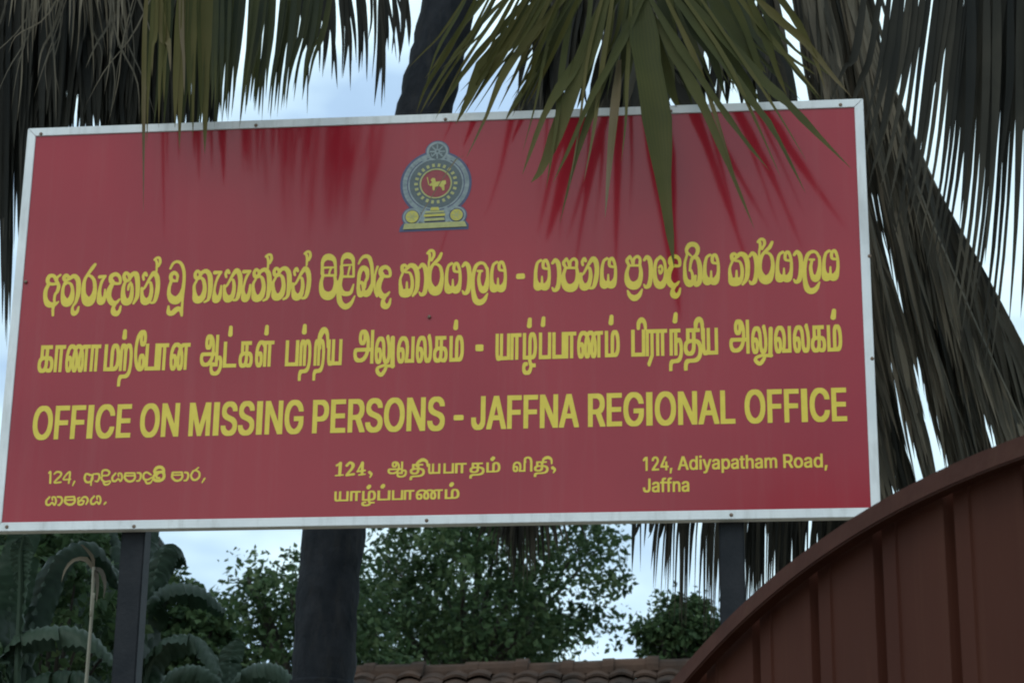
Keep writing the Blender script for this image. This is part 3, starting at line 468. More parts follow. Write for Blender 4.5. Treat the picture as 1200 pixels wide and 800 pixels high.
[10869,4421,4,-2,18,20,44,66,35,78,2,6,-9,7,-36,-11,-90,-33,-17,-11,-8,-12,0,-24,13,-36,18,-24],
[18391,4420,-27,73,0,12,91,258,0,630,-10,5,-30,-1,-3,-4,0,-672,-3,-3,-84,2,-2,775,-10,0,0,-774,-6,-3,-336,-1,-48,0,-4,4,0,786,4,5,42,0,48,0,4,-5,0,-672,8,-4,186,1,5,9,0,666,7,5,62,1,-15,84,-15,78,-16,24,-22,21,-24,-21,-14,-24,-15,-138,-10,-24,-21,-14,-30,1,-19,13,-11,24,-3,150,5,36,17,48,29,51,30,31,36,19,36,3,30,-8,30,-20,27,-34,23,-48,15,-48,8,-54,3,-126,-7,-24,3,-2,558,0,9,-4,-1,-108,-74,-1,-9,-5,0,-666,-3,-9,-87,3,0,672,-9,4,-30,0,-7,-4,-1,-672,-89,0,0,672,-5,5,-60,0,-4,-5,0,-672,-103,-300],
[6049,4457,-30,12,-23,18,-21,30,-15,36,-13,54,-4,48,4,117,-42,-29,-42,-13,-90,-1,-42,14,-34,32,-26,48,-16,60,-8,78,0,60,8,60,15,42,19,25,36,9,252,2,4,96,-4,98,-24,-74,-24,-34,-24,-9,-54,0,-20,7,-28,36,-17,54,-9,78,0,90,6,66,14,54,20,42,28,28,24,8,72,-3,30,-17,30,-39,32,-79,23,-102,13,-138,-1,-156,1,-6,10,-2,6,2,0,6,0,516,84,1,5,-7,0,-624,61,-1,18,-11,12,-14,15,-28,13,-42,12,-96,-1,-102,-10,-90,-23,-83,-30,-60,-31,-37,-47,-27,-36,-6],
[21453,4487,10,-5,18,16,61,79,17,40,-12,2,-24,-8,-90,-30,-17,-10,-10,-12,-3,-18,5,-12],
[6089,4571,14,-2,18,6,36,28,27,40,19,54,14,90,-3,84,-8,36,-13,23,-18,-26,-1,-171,-5,-5,-120,-2,-12,8,-6,-13,-4,-42,11,-54,22,-36],
[5047,4631,-20,6,-21,24,-31,101,-11,-53,-13,-36,-15,-24,-21,-15,-60,-2,-18,6,-22,23,-19,42,-13,54,-11,78,-6,210,11,162,14,78,19,66,24,54,25,36,26,22,30,11,66,1,24,-5,30,-17,36,-36,36,28,36,10,204,1,5,-9,0,-102,-5,-5,-73,-1,-1,-90,-1,-600,-87,0,0,690,-36,-12,-28,-30,30,-126,16,-132,2,-186,-14,-126,-15,-54,-21,-32,-18,-10],
[3877,4643,-30,18,-27,30,-24,42,-24,60,-33,144,-18,174,-3,228,14,192,30,156,19,60,30,64,34,44,32,22,24,7,60,1,24,-6,24,-18,17,-24,15,-36,15,-72,5,-78,-2,-102,-12,-78,4,-5,90,0,2,-7,0,-684,4,-4,180,-2,0,630,0,60,6,5,398,-5,-2,-114,-78,0,-2,-6,0,-684,-10,-4,-72,0,-8,4,0,684,-4,7,-42,0,-1,-691,-5,-3,-456,3,-6,117,-22,-75,-14,-24,-18,-19,-36,-15,-54,-1],
[1789,4653,-19,14,-21,36,-13,48,-11,60,-10,150,4,210,19,138,29,102,18,36,23,30,23,19,24,7,78,-3,24,-12,30,-30,6,-1,28,32,32,13,54,0,24,-5,20,-14,28,-30,30,22,30,8,192,-2,1,-112,-72,-6,0,-642,-1,-55,-83,1,-1,696,-6,1,-26,-13,-20,-24,18,-78,14,-96,11,-198,-2,-102,-9,-90,-13,-60,-17,-36,-12,-12,-16,-5,-54,0,-18,11,-13,18,-11,30,-18,90,-18,-96,-14,-30,-16,-18,-12,-4,-54,0,-18,9,-22,37,-20,76,-17,-70,-25,-42,-18,-8],
[1003,4661,-40,24,-29,42,-21,66,-9,72,1,96,11,72,20,54,31,42,0,360,6,6,342,-3,3,-111,-3,-5,-103,-1,-2,-204,3,-7,60,-9,30,-16,29,-34,21,-48,15,-78,3,-108,-6,-78,-20,-72,-24,-37,-18,-14,-18,-7,-66,-1,-36,8,-15,9,-3,34,-24,-31,-36,-20,-30,-5],
[11034,4661,100,6,-3,208,-19,-94,-16,-48,-13,-25,-18,-18,-18,-9,-22,-2],
[2443,4665,0,816,297,-4,-2,-114,-73,0,-5,-6,0,-498,0,-192,-7,-3,-81,3,0,690,-3,7,-38,-1,-2,-696],
[6871,4667,-36,14,-32,40,-21,60,-11,78,0,84,10,78,17,54,28,42,0,342,9,5,294,-1,5,-4,0,-72,0,-30,-4,-6,-85,0,-4,-6,0,-192,46,-8,31,-16,26,-30,20,-48,14,-78,3,-102,-6,-72,-16,-66,-23,-42,-13,-11,-18,-7,-78,1,-25,11,-11,15,-18,-17,-24,-13],
[7327,4667,-18,11,-18,22,-25,63,-17,96,-6,132,2,144,13,114,24,102,37,78,32,35,36,14,66,-1,36,-16,294,-1,0,-109,-78,-2,-6,-4,0,-660,-84,-4,-6,4,0,402,0,258,-6,4,-24,0,-8,-4,0,-660,-4,-3,-84,0,-3,3,2,564,-33,72,-24,30,-8,5,-6,-1,-24,-26,-29,-68,-21,-108,8,-5,48,0,18,-5,18,-16,15,-28,15,-48,9,-60,0,-156,-15,-90,-14,-36,-15,-24,-13,-12,-18,-7],
[1393,4672,-5,7,2,810,315,-1,0,-114,-85,-5,0,-486,0,-210,-91,0,0,696,-4,4,-42,0,-3,-4,0,-690,-3,-7],
[12169,4679,-18,3,-18,12,-16,21,-14,31,-19,83,-11,118,-14,-154,-12,-48,-16,-36,-18,-21,-18,-8,-60,0,-22,11,-24,36,-20,66,-12,78,-6,102,4,198,19,144,19,66,20,48,25,36,27,21,24,6,66,-3,30,-16,21,-26,23,-54,16,-66,9,-90,5,-102,2,-174,10,-90,9,-36,13,-27,19,45,13,120,-3,180,-18,150,-36,162,37,71,48,0,26,-113,19,-114,16,-198,-4,-210,-10,-84,-16,-66,-20,-42,-23,-23,-18,-6],
[12445,4679,-24,5,-18,11,-30,37,-23,61,-10,78,0,84,10,78,17,51,29,45,0,342,313,0,2,-66,-2,-44,-93,-4,-1,-192,4,-5,48,-7,30,-16,26,-32,19,-48,14,-78,2,-96,-6,-72,-16,-66,-25,-42,-14,-12,-18,-6,-78,2,-24,10,-12,17,-24,-22,-24,-11],
[6319,4684,0,781,96,0,1,-282,1,-384,286,-3,5,-3,1,-6,-1,-102],
[8113,4681,0,777,90,1,5,-6,0,-660,197,0,1,96,1,567,90,2,6,-5,0,-770,-6,-4],
[11389,4684,-18,13,-14,18,-25,66,-17,96,-6,126,1,120,10,120,22,102,34,84,39,48,22,14,24,5,60,-1,24,-6,30,-22,26,-38,20,-48,16,-60,17,-144,-1,-192,-19,-174,79,-3,6,9,0,660,90,1,1,-49,0,-732,-269,0,-4,102,16,84,9,114,-2,168,-10,78,-17,66,-22,42,-26,24,-26,-24,-22,-42,-19,-60,-14,-78,3,-6,54,0,18,-5,20,-19,18,-36,15,-54,7,-66,1,-96,-6,-72,-19,-78,-12,-25,-18,-22,-30,-12],
[14173,4691,-20,12,-20,36,-13,54,-7,60,-4,114,0,522,4,7,36,1,42,0,6,-8,1,-552,5,-78,6,-24,6,-6,15,36,2,18,0,612,87,0,1,-144,0,-528,9,-4,102,1,3,675,88,0,0,-786,-265,-3,-24,-15],
[12805,4695,-3,770,92,0,1,-657,60,-2,7,5,0,264,4,240,12,72,18,54,25,32,30,11,66,-2,18,-10,17,-19,23,-48,16,-60,13,-84,7,-108,2,-144,-6,-102,-11,-78,-18,-60,-16,-30,-15,-19,-24,-16,-24,-7],
[16483,4697,-24,17,-17,31,-15,48,-10,54,-10,150,4,198,19,132,32,102,15,30,24,31,24,18,24,7,78,-3,24,-11,30,-29,6,-1,30,32,30,13,60,0,18,-4,24,-16,24,-28,30,22,36,9,186,1,5,-5,0,-102,-5,-5,-66,0,-2,-7,0,-612,0,-48,-3,-6,-79,0,-3,6,0,660,-3,4,-24,-10,-25,-24,32,-168,10,-192,-2,-96,-8,-84,-13,-59,-18,-37,-24,-17,-54,0,-18,6,-14,17,-11,24,-23,87,-18,-87,-12,-25,-18,-19,-12,-4,-54,0,-18,8,-24,40,-18,72,-15,-66,-24,-42,-21,-12],
[10555,4701,-1,350,-5,10,-24,1,-8,-5,-27,-114,-45,-96,-43,-54,-51,-36,-30,-11,-30,-4,-78,0,-30,5,-24,10,-24,19,-24,29,-16,30,-21,78,-7,114,13,84,13,30,14,18,16,11,24,5,282,0,6,6,3,128,-9,97,-17,-85,-27,-48,-16,-13,-18,-5,-72,3,-30,27,-24,54,-12,78,-1,96,5,66,13,54,18,42,25,30,36,18,66,0,30,-9,24,-17,24,-30,22,-40,34,-108,21,-156,0,-186,19,-2,5,8,0,522,93,0,1,-1002,-9,-4],
[14533,4707,-3,8,1,780,306,0,0,-108,-82,-6,0,-480,0,-192,-89,0,-1,672,-45,0,-1,-672],
[21955,4708,-19,13,-20,30,-13,36,-13,54,-13,132,-1,168,11,126,25,120,30,72,21,30,22,20,30,11,78,-3,34,-22,31,-48,15,-42,15,-60,17,-156,-2,-180,-17,-168,3,-6,72,0,1,66,0,594,5,10,78,0,6,-4,0,-774,-6,-4,-246,0,-6,4,-2,72,-4,21,-17,-63,-25,-39,-24,-12],
[22477,4708,-14,7,-17,18,-24,54,-18,90,-7,96,-2,150,8,120,17,102,27,86,18,36,22,28,20,16,24,8,60,1,24,-7,26,-18,21,-30,22,-60,15,-72,9,-114,7,-270,12,-72,20,-41,16,35,11,60,6,90,-1,102,-16,174,-16,84,-25,96,-1,18,38,68,48,0,12,-48,37,-206,14,-198,-7,-204,-11,-78,-17,-60,-28,-45,-18,-13,-18,-4,-54,0,-18,5,-24,21,-17,30,-19,66,-13,96,-7,258,-10,108,-20,72,-14,24,-14,11,-24,-25,-19,-40,-17,-60,-13,-78,7,-5,48,0,18,-7,18,-18,17,-36,22,-114,-7,-168,-17,-78,-27,-48,-24,-13],
[22981,4709,-36,19,-29,41,-19,54,-10,78,0,84,10,74,16,52,30,48,1,342,313,2,1,-80,-1,-31,-90,-1,-4,-4,0,-192,4,-5,48,-6,30,-17,26,-32,19,-48,14,-84,2,-96,-9,-84,-15,-54,-25,-39,-30,-16,-78,2,-26,11,-10,17,-24,-23,-24,-11],
[15331,4709,0,788,89,-2,0,-672,163,0,3,84,3,591,84,1,4,-4,0,-780,-10,-5],
[15709,4715,0,780,92,0,0,-666,10,-5,156,0,5,5,1,668,408,1,1,-111,-79,-1,-5,-5,-1,-667,-90,1,0,666,-6,5,-36,0,-6,-5,-1,-666,-5,-3,-396,-1,-42,0],
[17185,4716,-3,5,0,774,3,4,36,0,48,0,5,-4,0,-666,67,-1,3,7,0,258,4,252,11,72,19,54,23,32,30,13,66,-1,18,-7,19,-19,22,-42,19,-66,14,-90,8,-108,1,-144,-6,-108,-11,-78,-21,-66,-15,-28,-18,-20,-18,-12,-24,-7],
[21115,4723,-6,4,0,355,-32,-1,-29,-120,-22,-54,-22,-42,-39,-49,-48,-36,-54,-15,-78,-1,-30,5,-28,12,-22,18,-19,24,-19,36,-22,90,-3,102,11,78,25,48,17,12,24,5,270,1,6,6,3,126,-3,56,-6,24,-17,-74,-15,-30,-16,-18,-30,-11,-54,0,-18,7,-30,34,-20,60,-9,78,1,96,7,60,15,54,18,37,24,26,30,13,66,0,29,-10,23,-18,23,-30,19,-36,31,-102,14,-78,8,-84,0,-180,3,-5,18,1,0,520,6,6,84,0,2,-996,-8,-4],
[23335,4725,0,776,90,0,1,-660,5,-5,60,0,3,5,0,258,4,246,11,72,18,54,24,34,30,13,72,-3,31,-26,22,-42,19,-66,13,-90,7,-108,1,-144,-5,-102,-12,-78,-20,-66,-14,-25,-18,-20,-18,-12,-24,-8],
[4879,4763,13,48,4,78,-6,72,-9,30,-8,10,-22,-40,-1,-12,9,-114,8,-42],
[1051,4781,6,0,17,12,15,24,13,42,8,60,2,126,-13,5,-30,-5,-24,-12,-22,-24,-15,-36,-6,-42,0,-54,9,-42,16,-32],
[3127,4781,30,11,24,31,14,42,10,66,5,102,-3,126,-11,102,-19,72,-13,24,-7,6,-16,-36,-11,-60],
[5070,4781,9,48,3,84,-3,102,-8,81,-6,-5,-2,-22,-6,-144,3,-96],
[1229,4787,14,-2,17,26,10,36,4,48,-9,84,-12,30,-21,24,-19,10,-3,-4,-3,-144,-13,-102],
[3946,4787,3,-2,3,8,9,30,8,66,-2,72,-10,60,-2,5,-6,-2,-5,-15,-9,-72,2,-90],
[6901,4787,13,6,17,28,16,80,4,138,-26,-2,-24,-11,-18,-21,-14,-32,-6,-36,-1,-48,6,-48,12,-30],
[1818,4793,7,8,5,22,5,78,-5,72,-11,47,-7,-5,-15,-30,-1,-12,7,-108],
[7027,4793,36,-4,12,16,9,30,5,48,-1,54,-7,42,-12,29,-18,20,-6,3,-4,-4,-2,-132],
[7360,4793,3,-4,2,4,11,36,6,78,-8,78,-10,30,-7,9,-27,-51,10,-114,9,-42],
[12471,4799,4,-2,12,9,18,29,9,36,7,54,2,125,-34,-5,-21,-12,-19,-24,-11,-30,-6,-36,0,-54,6,-36,12,-30],
[11430,4805,15,42,6,78,-7,72,-9,30,-10,14,-28,-50,10,-119,10,-43],
[11965,4805,12,42,5,78,-7,72,-9,30,-7,8,-23,-38,0,-12,9,-114,9,-42],
[12600,4805,37,-4,14,16,9,30,6,48,-1,54,-8,42,-14,30,-18,18,-6,4,-3,-4,-4,-144],
[2173,4811,9,126,-9,168,-6,-18,-5,-138,3,-96],
[10787,4811,2,-3,4,9,9,36,4,78,-7,72,-9,30,-7,6,-22,-48,8,-114],
[13056,4811,21,12,19,30,13,48,8,66,3,102,-4,114,-9,84,-14,60,-12,27,-6,-1,-12,-38,-7,-54],
[1993,4817,7,24,5,96,-3,108,-8,72,-9,-162],
[19533,4823,10,-3,12,6,25,27,15,36,10,54,4,138,-48,-3,-30,-12,-24,-21,-17,-30,-9,-42,-1,-54,9,-42,18,-33],
[15125,4829,20,12,18,30,13,48,7,66,3,108,-4,114,-8,84,-15,66,-8,20,-7,4,-12,-42,-6,-54],
[16512,4829,12,42,4,78,-8,72,-7,26,-6,3,-16,-29,-2,-18,7,-108],
[23017,4829,6,-4,6,5,21,29,12,42,6,42,3,135,-30,-2,-24,-12,-17,-19,-13,-30,-7,-36,-1,-48,6,-48,12,-30],
[17437,4835,6,0,18,12,19,30,14,48,7,66,4,102,-4,114,-10,90,-14,60,-10,24,-7,6,-12,-36,-8,-54],
[21355,4835,7,12,6,30,4,78,-8,78,-9,26,-6,0,-14,-26,-6,-24,8,-108],
[21989,4835,2,-3,5,9,8,30,6,72,-5,72,-14,45,-6,2,-24,-41,8,-114],
[22511,4835,2,-2,6,14,6,30,5,78,-8,72,-9,29,-8,7,-24,-48,9,-114,9,-42],
[23148,4835,37,-5,14,17,9,30,5,48,-1,54,-7,42,-14,30,-18,18,-6,4,-4,-4,-3,-144],
[23587,4841,22,12,20,30,14,48,7,66,4,102,-3,102,-8,84,-16,72,-16,35,-13,-35,-8,-54],
[5804,4847,17,-3,18,5,37,22,35,41,25,49,20,60,3,23,-72,1,-120,0,-16,-6,-8,-12,-8,-48,11,-66,23,-42],
[16867,4847,7,42,4,84,-11,180,-9,-168,2,-78],
[6068,4853,11,-4,6,4,0,186,-6,6,-18,0,-5,-6,-5,-30,-20,-84,-26,-66,8,-4],
[10244,4859,11,-2,30,8,42,24,36,41,27,49,26,78,-5,5,-78,0,-144,-1,-12,-6,-10,-16,-6,-54,15,-66,14,-24,17,-18],
[16686,4859,7,5,2,13,5,90,-4,108,-8,66,-9,-150],
[22094,4865,5,-3,7,51,9,132,-1,120,-9,96,-18,73,-24,47,-18,17,-12,-7,-17,-22,-27,-66,-21,-108,5,-5,48,0,18,-5,20,-20,16,-34,14,-56,7,-60],
[20806,4883,15,-3,18,3,39,18,32,30,28,42,21,47,19,61,-67,1,-144,0,-12,-3,-12,-11,-10,-47,10,-68,25,-46,17,-14],
[3846,4895,3,6,3,108,9,60,17,54,23,33,24,11,54,0,18,-7,25,-31,23,-78,2,6,0,402,-2,5,-21,-53,-21,-22,-18,-5,-48,0,-18,3,-15,12,-16,24,-11,31,-15,89,-3,119,-31,-113,-19,-156,-3,-198,13,-168],
[10891,4979,0,186,-14,132,-15,48,-21,30,-4,3,-6,-4,-21,-29,-27,-78,-15,-96,57,-4,16,-8,14,-16,25,-68],
[21457,4985,-2,204,-14,132,-18,54,-20,24,-28,-36,-24,-72,-15,-96,7,-4,54,-3,24,-23,16,-36,17,-72],
[12067,4991,4,42,-3,126,-14,132,-16,48,-19,27,-6,4,-6,-5,-20,-26,-29,-78,-15,-96,58,-4,27,-20,26,-60],
[13633,4991,-60,4,-25,20,-8,24,5,30,-6,24,7,24,-7,18,0,18,13,24,21,13,108,0,54,-3,17,-10,10,-12,8,-24,-6,-24,6,-24,-6,-30,7,-18,-1,-18,-13,-24,-22,-12],
[19878,5027,1,-5,3,11,0,132,-16,30,-9,330,-11,102,-10,36,-17,29,-16,-17,-17,-30,-14,-72,-7,-60,6,-4,61,-2,0,-108,-120,-6,0,-198,65,-20,42,-30,36,-52],
[4969,5045,22,156,22,96,-22,30,-28,21,-12,5,-24,-16,-21,-28,-21,-48,-17,-66,-9,-60,56,-3,17,-9,21,-30],
[1902,5081,20,156,19,90,-22,30,-28,20,-6,2,-19,-16,-20,-30,-19,-48,-23,-120,3,-7,42,0,18,-6,21,-29],
[2083,5105,15,120,22,102,-11,24,-23,24,-9,0,-12,-9,-23,-33,26,-114],
[16597,5105,17,144,21,96,-20,27,-24,18,-12,5,-19,-14,-21,-30,-18,-42,-25,-120,3,-6,44,0,18,-7,21,-29],
[16777,5147,21,126,18,78,-15,24,-19,18,-5,3,-18,-13,-22,-32,25,-102],
[6913,5153,6,-3,32,3,-2,198,-35,0],
[1062,5165,50,0,0,210,-51,0],
[12484,5165,9,-5,24,0,7,5,0,192,-40,0],
[19546,5195,9,-3,54,3,0,198,-63,0],
[23031,5195,4,-5,36,3,0,194,-6,4,-30,0,-4,-4],
[5877,5369,4,-1,7,25,6,60,-4,78,-3,24,-6,9,-14,-45,-5,-54,4,-60],
[10320,5381,7,6,8,24,7,60,-3,78,-7,36,-5,9,-19,-45,-7,-60,4,-60],
[20886,5399,13,30,7,60,-3,72,-10,50,-18,-44,-7,-60,4,-60],
[3959,5525,2,-3,1,3,8,30,6,66,-4,60,-11,44,-6,10,-2,-12,-8,-96,4,-66],
[3385,5602,-18,7,-18,15,-12,20,-4,19,16,210,8,24,16,17,24,10,24,-2,24,-15,15,-28,11,-216,-8,-27,-18,-22,-30,-13],
[6481,5608,-24,9,-18,16,-10,18,-3,24,19,234,8,18,12,12,16,8,18,2,30,-11,18,-29,10,-240,-6,-24,-20,-24,-26,-12],
[7519,5621,-30,20,-16,34,20,222,10,24,16,15,18,6,24,-2,24,-16,12,-27,7,-222,-12,-30,-19,-17,-24,-9],
[8617,5621,-24,10,-16,14,-12,24,-3,24,25,210,10,18,14,13,18,7,18,0,30,-14,17,-30,7,-216,-10,-30,-20,-20,-24,-10],
[12943,5639,-32,24,-13,36,27,210,10,24,14,14,18,7,24,1,28,-16,16,-30,1,-216,-12,-30,-21,-19,-30,-10],
[15043,5638,-24,10,-17,15,-13,24,-2,24,31,210,19,26,30,11,18,-2,18,-8,14,-15,8,-18,1,-216,-11,-30,-18,-19,-24,-11],
[23515,5651,-30,11,-20,19,-12,24,-2,30,47,210,23,29,30,10,24,-4,18,-11,14,-18,6,-18,-14,-216,-9,-30,-21,-23,-24,-11],
[15427,5662,-24,11,-14,14,-9,18,-4,24,30,216,21,28,30,9,18,-3,16,-10,17,-30,-1,-222,-8,-24,-18,-20,-24,-11],
[17335,5662,-18,8,-18,17,-12,24,-2,24,35,210,21,25,18,8,18,1,18,-5,15,-11,16,-30,-2,-216,-11,-27,-22,-21,-26,-9],
[19123,5668,-18,9,-18,17,-11,23,-1,24,40,222,20,28,18,9,18,2,18,-5,16,-10,17,-30,-11,-234,-10,-27,-22,-21,-26,-9]],
'tamil_address': [[10525,549,-48,13,-16,12,-12,18,-2,48,9,18,15,14,42,14,72,-3,-2,-37,-4,-6,-42,-1,-12,-5,-10,-12,4,-12,24,-13,30,-3,36,5,24,12,21,23,0,6,-25,24,-14,41,-157,1,1,279,66,2,2,-227,4,-8,12,0,75,2,1,144,4,36,10,23,12,15,18,12,24,8,78,-1,24,-9,24,-20,15,-22,13,-36,5,-36,0,-54,-10,-48,-11,-19,-18,-18,-36,-17,-78,-7,-4,-5,10,-17,18,-9,99,-4,1,-42,-4,-4,-84,0,-42,-50,-42,-20,-48,-6],
[9733,698,-31,20,-18,42,-3,222,4,4,54,0,7,-4,1,-186,5,-30,11,-15,12,-6,6,2,18,12,10,13,2,214,60,1,3,-5,0,-150,3,-82,138,0,3,4,0,228,3,5,60,1,0,-285,-270,-1,-30,-6],
[10129,703,-6,9,0,270,6,5,291,1,2,-42,-5,-5,-79,-1,-3,-102,0,-132,-68,0,-2,234,-70,0,-4,-6,0,-228],
[12037,706,-24,5,-18,11,-24,31,-12,43,-1,66,13,48,23,36,31,25,42,18,42,6,60,0,78,-21,54,20,66,2,42,-6,36,-16,30,10,42,7,192,1,0,-46,-72,-1,-4,-5,-2,-225,-54,-2,-8,5,0,222,-4,5,-42,-2,-33,-9,27,-48,12,-49,-3,-71,-9,-24,-14,-18,-16,-11,-24,-6,-42,0,-24,6,-18,13,-15,22,-10,54,8,72,13,30,19,30,-15,8,-30,7,-48,-9,-10,-6,29,-42,15,-48,2,-54,-7,-36,-17,-28,-24,-16,-24,-4,-48,2,-22,10,-18,18,-15,48,4,78,29,72,-50,12,-42,-2,-44,-22,-17,-18,-13,-24,62,0,18,-6,18,-12,14,-18,8,-24,-3,-60,-13,-27,-24,-20,-30,-8],
[10891,706,-4,6,0,270,3,6,67,0,2,-6,3,-228,211,0,6,6,0,60,0,168,73,0,-1,-278],
[11293,709,0,280,60,0,4,-7,2,-226,180,0,3,4,0,60,3,170,63,-2,0,-276],
[11629,709,-5,9,2,270,291,0,0,-43,-85,-5,0,-90,-1,-138,-64,-2,-3,230,-69,3,-4,-9,0,-222],
[12769,714,-6,4,0,270,42,3,28,-3,1,-222,7,-5,90,1,3,160,8,30,19,24,18,12,24,8,66,1,42,-11,28,-22,22,-36,11,-54,-2,-72,-17,-42,-36,-30,-48,-13],
[10687,754,30,1,24,7,15,10,12,18,8,30,1,36,-6,36,-12,28,-18,19,-18,7,-18,-9,-11,-15,-7,-36],
[12052,754,9,-2,14,8,13,30,-9,29,-18,13,-18,-3,-24,-15,9,-36,9,-14],
[12246,754,7,1,12,13,8,34,-5,42,-15,37,-6,9,-8,-10,-10,-30,-5,-36,5,-37],
[12432,760,7,-5,12,5,11,18,3,18,-2,42,-18,48,-6,7,-7,-13,-14,-54,2,-42],
[13004,766,11,-4,42,6,18,10,15,18,9,30,1,36,-6,36,-13,27,-18,18,-18,7,-18,-5,-15,-17,-8,-36],
[10621,1030,-24,8,-16,16,-7,18,0,24,11,22,36,37,18,9,18,2,24,-7,17,-15,10,-24,-2,-24,-10,-18,-35,-36,-16,-10],
[11011,1042,-24,9,-14,15,-9,24,3,24,11,18,36,36,21,9,18,1,18,-6,19,-16,9,-24,-2,-24,-10,-18,-34,-36,-18,-10],
[12937,1054,-24,5,-18,13,-13,24,0,24,12,24,31,31,18,12,18,4,24,-5,18,-13,12,-23,1,-24,-12,-24,-31,-33,-18,-11],
[11779,1271,-5,5,-3,24,3,48,13,24,22,19,42,12,132,3,66,9,42,18,25,29,8,36,-9,32,-24,22,-42,14,-8,-2,-3,-54,-15,-36,-28,-27,-36,-13,-78,-4,-54,10,-24,13,-15,15,-15,36,0,36,8,24,21,24,31,18,0,126,102,3,13,39,29,38,42,39,48,31,36,13,30,2,36,-7,36,-15,42,-32,22,-27,12,-30,8,-52,51,-2,3,-210,6,-24,12,-13,16,7,13,18,0,222,58,0,1,-162,2,-81,114,2,1,241,58,0,0,-288,-5,-4,-222,-2,-24,-5,-36,0,-30,15,-16,26,-8,48,0,121,-24,-5,-15,10,-21,96,-9,24,-21,17,-36,12,-36,1,-30,-10,-42,-22,-38,-28,8,-4,124,-2,1,-42,-5,-5,-97,-1,0,-66,49,-6,36,-9,29,-15,19,-18,13,-24,7,-36,-2,-48,-12,-34,-36,-38,-54,-23,-66,-9,-126,-3,-30,-7,-12,-7,-12,-17,-2,-48],
[13441,1282,-5,30,2,42,11,24,22,20,42,14,144,3,66,11,42,25,15,23,6,24,-3,27,-13,21,-23,15,-36,10,-6,-1,-3,-48,-9,-30,-18,-24,-24,-17,-48,-12,-66,-1,-42,9,-29,15,-18,18,-8,18,-2,48,16,36,43,30,0,102,4,21,300,1,6,-4,-1,-42,-101,-5,0,-61,84,-16,42,-26,14,-18,9,-24,2,-66,-9,-30,-16,-24,-19,-18,-29,-17,-72,-17,-168,-7,-18,-8,-15,-17,-3,-50],
[15229,1293,-7,19,0,48,9,24,22,22,42,15,138,4,66,10,24,12,18,15,11,18,7,24,-2,24,-14,24,-20,14,-36,11,-6,-1,-3,-48,-9,-30,-18,-24,-24,-16,-42,-10,-66,-1,-42,8,-30,17,-22,32,-2,48,16,36,41,30,3,119,156,2,12,59,18,28,24,22,30,19,36,15,30,6,36,-1,30,-11,29,-18,29,-30,15,-24,10,-48,-4,-90,-4,-12,-9,-8,-12,-1,-12,6,-6,9,-9,84,-9,27,-30,21,-36,8,-54,-9,-43,-23,-10,-24,5,-5,73,-1,1,-42,-8,-5,-78,0,-12,-37,0,-24,60,-10,30,-10,25,-16,20,-24,12,-36,0,-42,-5,-30,-13,-24,-33,-32,-54,-22,-60,-7,-120,-3,-24,-5,-16,-9,-9,-12,-5,-52],
[10651,1354,-6,18,22,78,-52,38,-9,16,-3,18,6,18,18,16,18,5,18,-4,59,-53,11,-24,2,-18,-12,-37,-48,-69,-12,-6],
[11467,1354,-30,13,-24,25,-10,28,2,48,-4,4,-66,-21,-102,1,-48,20,-18,18,-11,20,-6,30,3,36,14,24,18,12,30,4,217,2,3,48,-16,56,-11,-50,-13,-17,-18,-12,-24,-5,-42,2,-19,8,-18,18,-13,36,2,54,13,30,29,24,30,8,48,0,30,-8,30,-19,24,-29,18,-42,9,-42,2,-60,25,0,3,6,0,186,57,3,2,-231,4,-5,42,2,24,-5,21,-16,15,-24,6,-36,-5,-54,-13,-31,-25,-29,-35,-21,-42,-12,-72,-2],
[15757,1388,-11,8,-3,12,25,66,-2,6,-57,30,-13,18,-3,18,4,18,13,18,17,9,24,1,18,-9,47,-43,16,-24,5,-24,-3,-18,-17,-31,-42,-51],
[11498,1402,29,-4,42,7,30,14,20,19,15,30,2,30,-13,25,-12,6,-12,-3,-15,-10,-3,-65,-54,0,-6,6,-6,-6,-42,5,-9,-6,-6,-12,9,-18],
[9691,1418,-17,14,-1,12,8,12,10,5,72,6,3,7,4,252,-43,-24,-18,-1,-19,13,-4,24,11,16,72,46,18,29,30,11,18,-3,15,-9,9,-12,6,-18,-12,-318,6,-5,54,1,9,-8,2,-18,-11,-13,-72,-8,-24,-13,-18,1,-18,8],
[9985,1418,-12,11,-4,15,13,36,115,150,27,54,8,42,-15,29,-24,19,-68,-78,-28,-10,-18,6,-12,11,-6,17,2,18,58,64,36,30,30,11,48,-6,42,-22,30,-29,15,-30,3,-42,-12,-42,-32,-54,-34,-47,-72,-81,138,17,23,-15,5,-12,-1,-18,-9,-15,-18,-9,-210,-24],
[10333,1430,-10,20,10,16,66,12,0,50,-6,4,-96,-12,-18,11,-5,21,21,24,98,204,10,36,20,18,12,5,12,-2,18,-12,12,-15,4,-18,-2,-192,4,-4,42,3,12,-7,7,-16,-2,-12,-11,-13,-53,-11,0,-54,53,0,11,-12,1,-12,-12,-15,-66,-8,-18,-9,-30,4,-72,-7],
[12715,1440,-4,4,0,282,4,8,58,-2,2,-242,162,0,5,8,0,54,1,181,54,2,7,-3,0,-288],
[13033,1443,0,290,324,3,3,-4,-3,-45,-93,-3,0,-96,-1,-144,-71,0,-1,240,-86,0,0,-240],
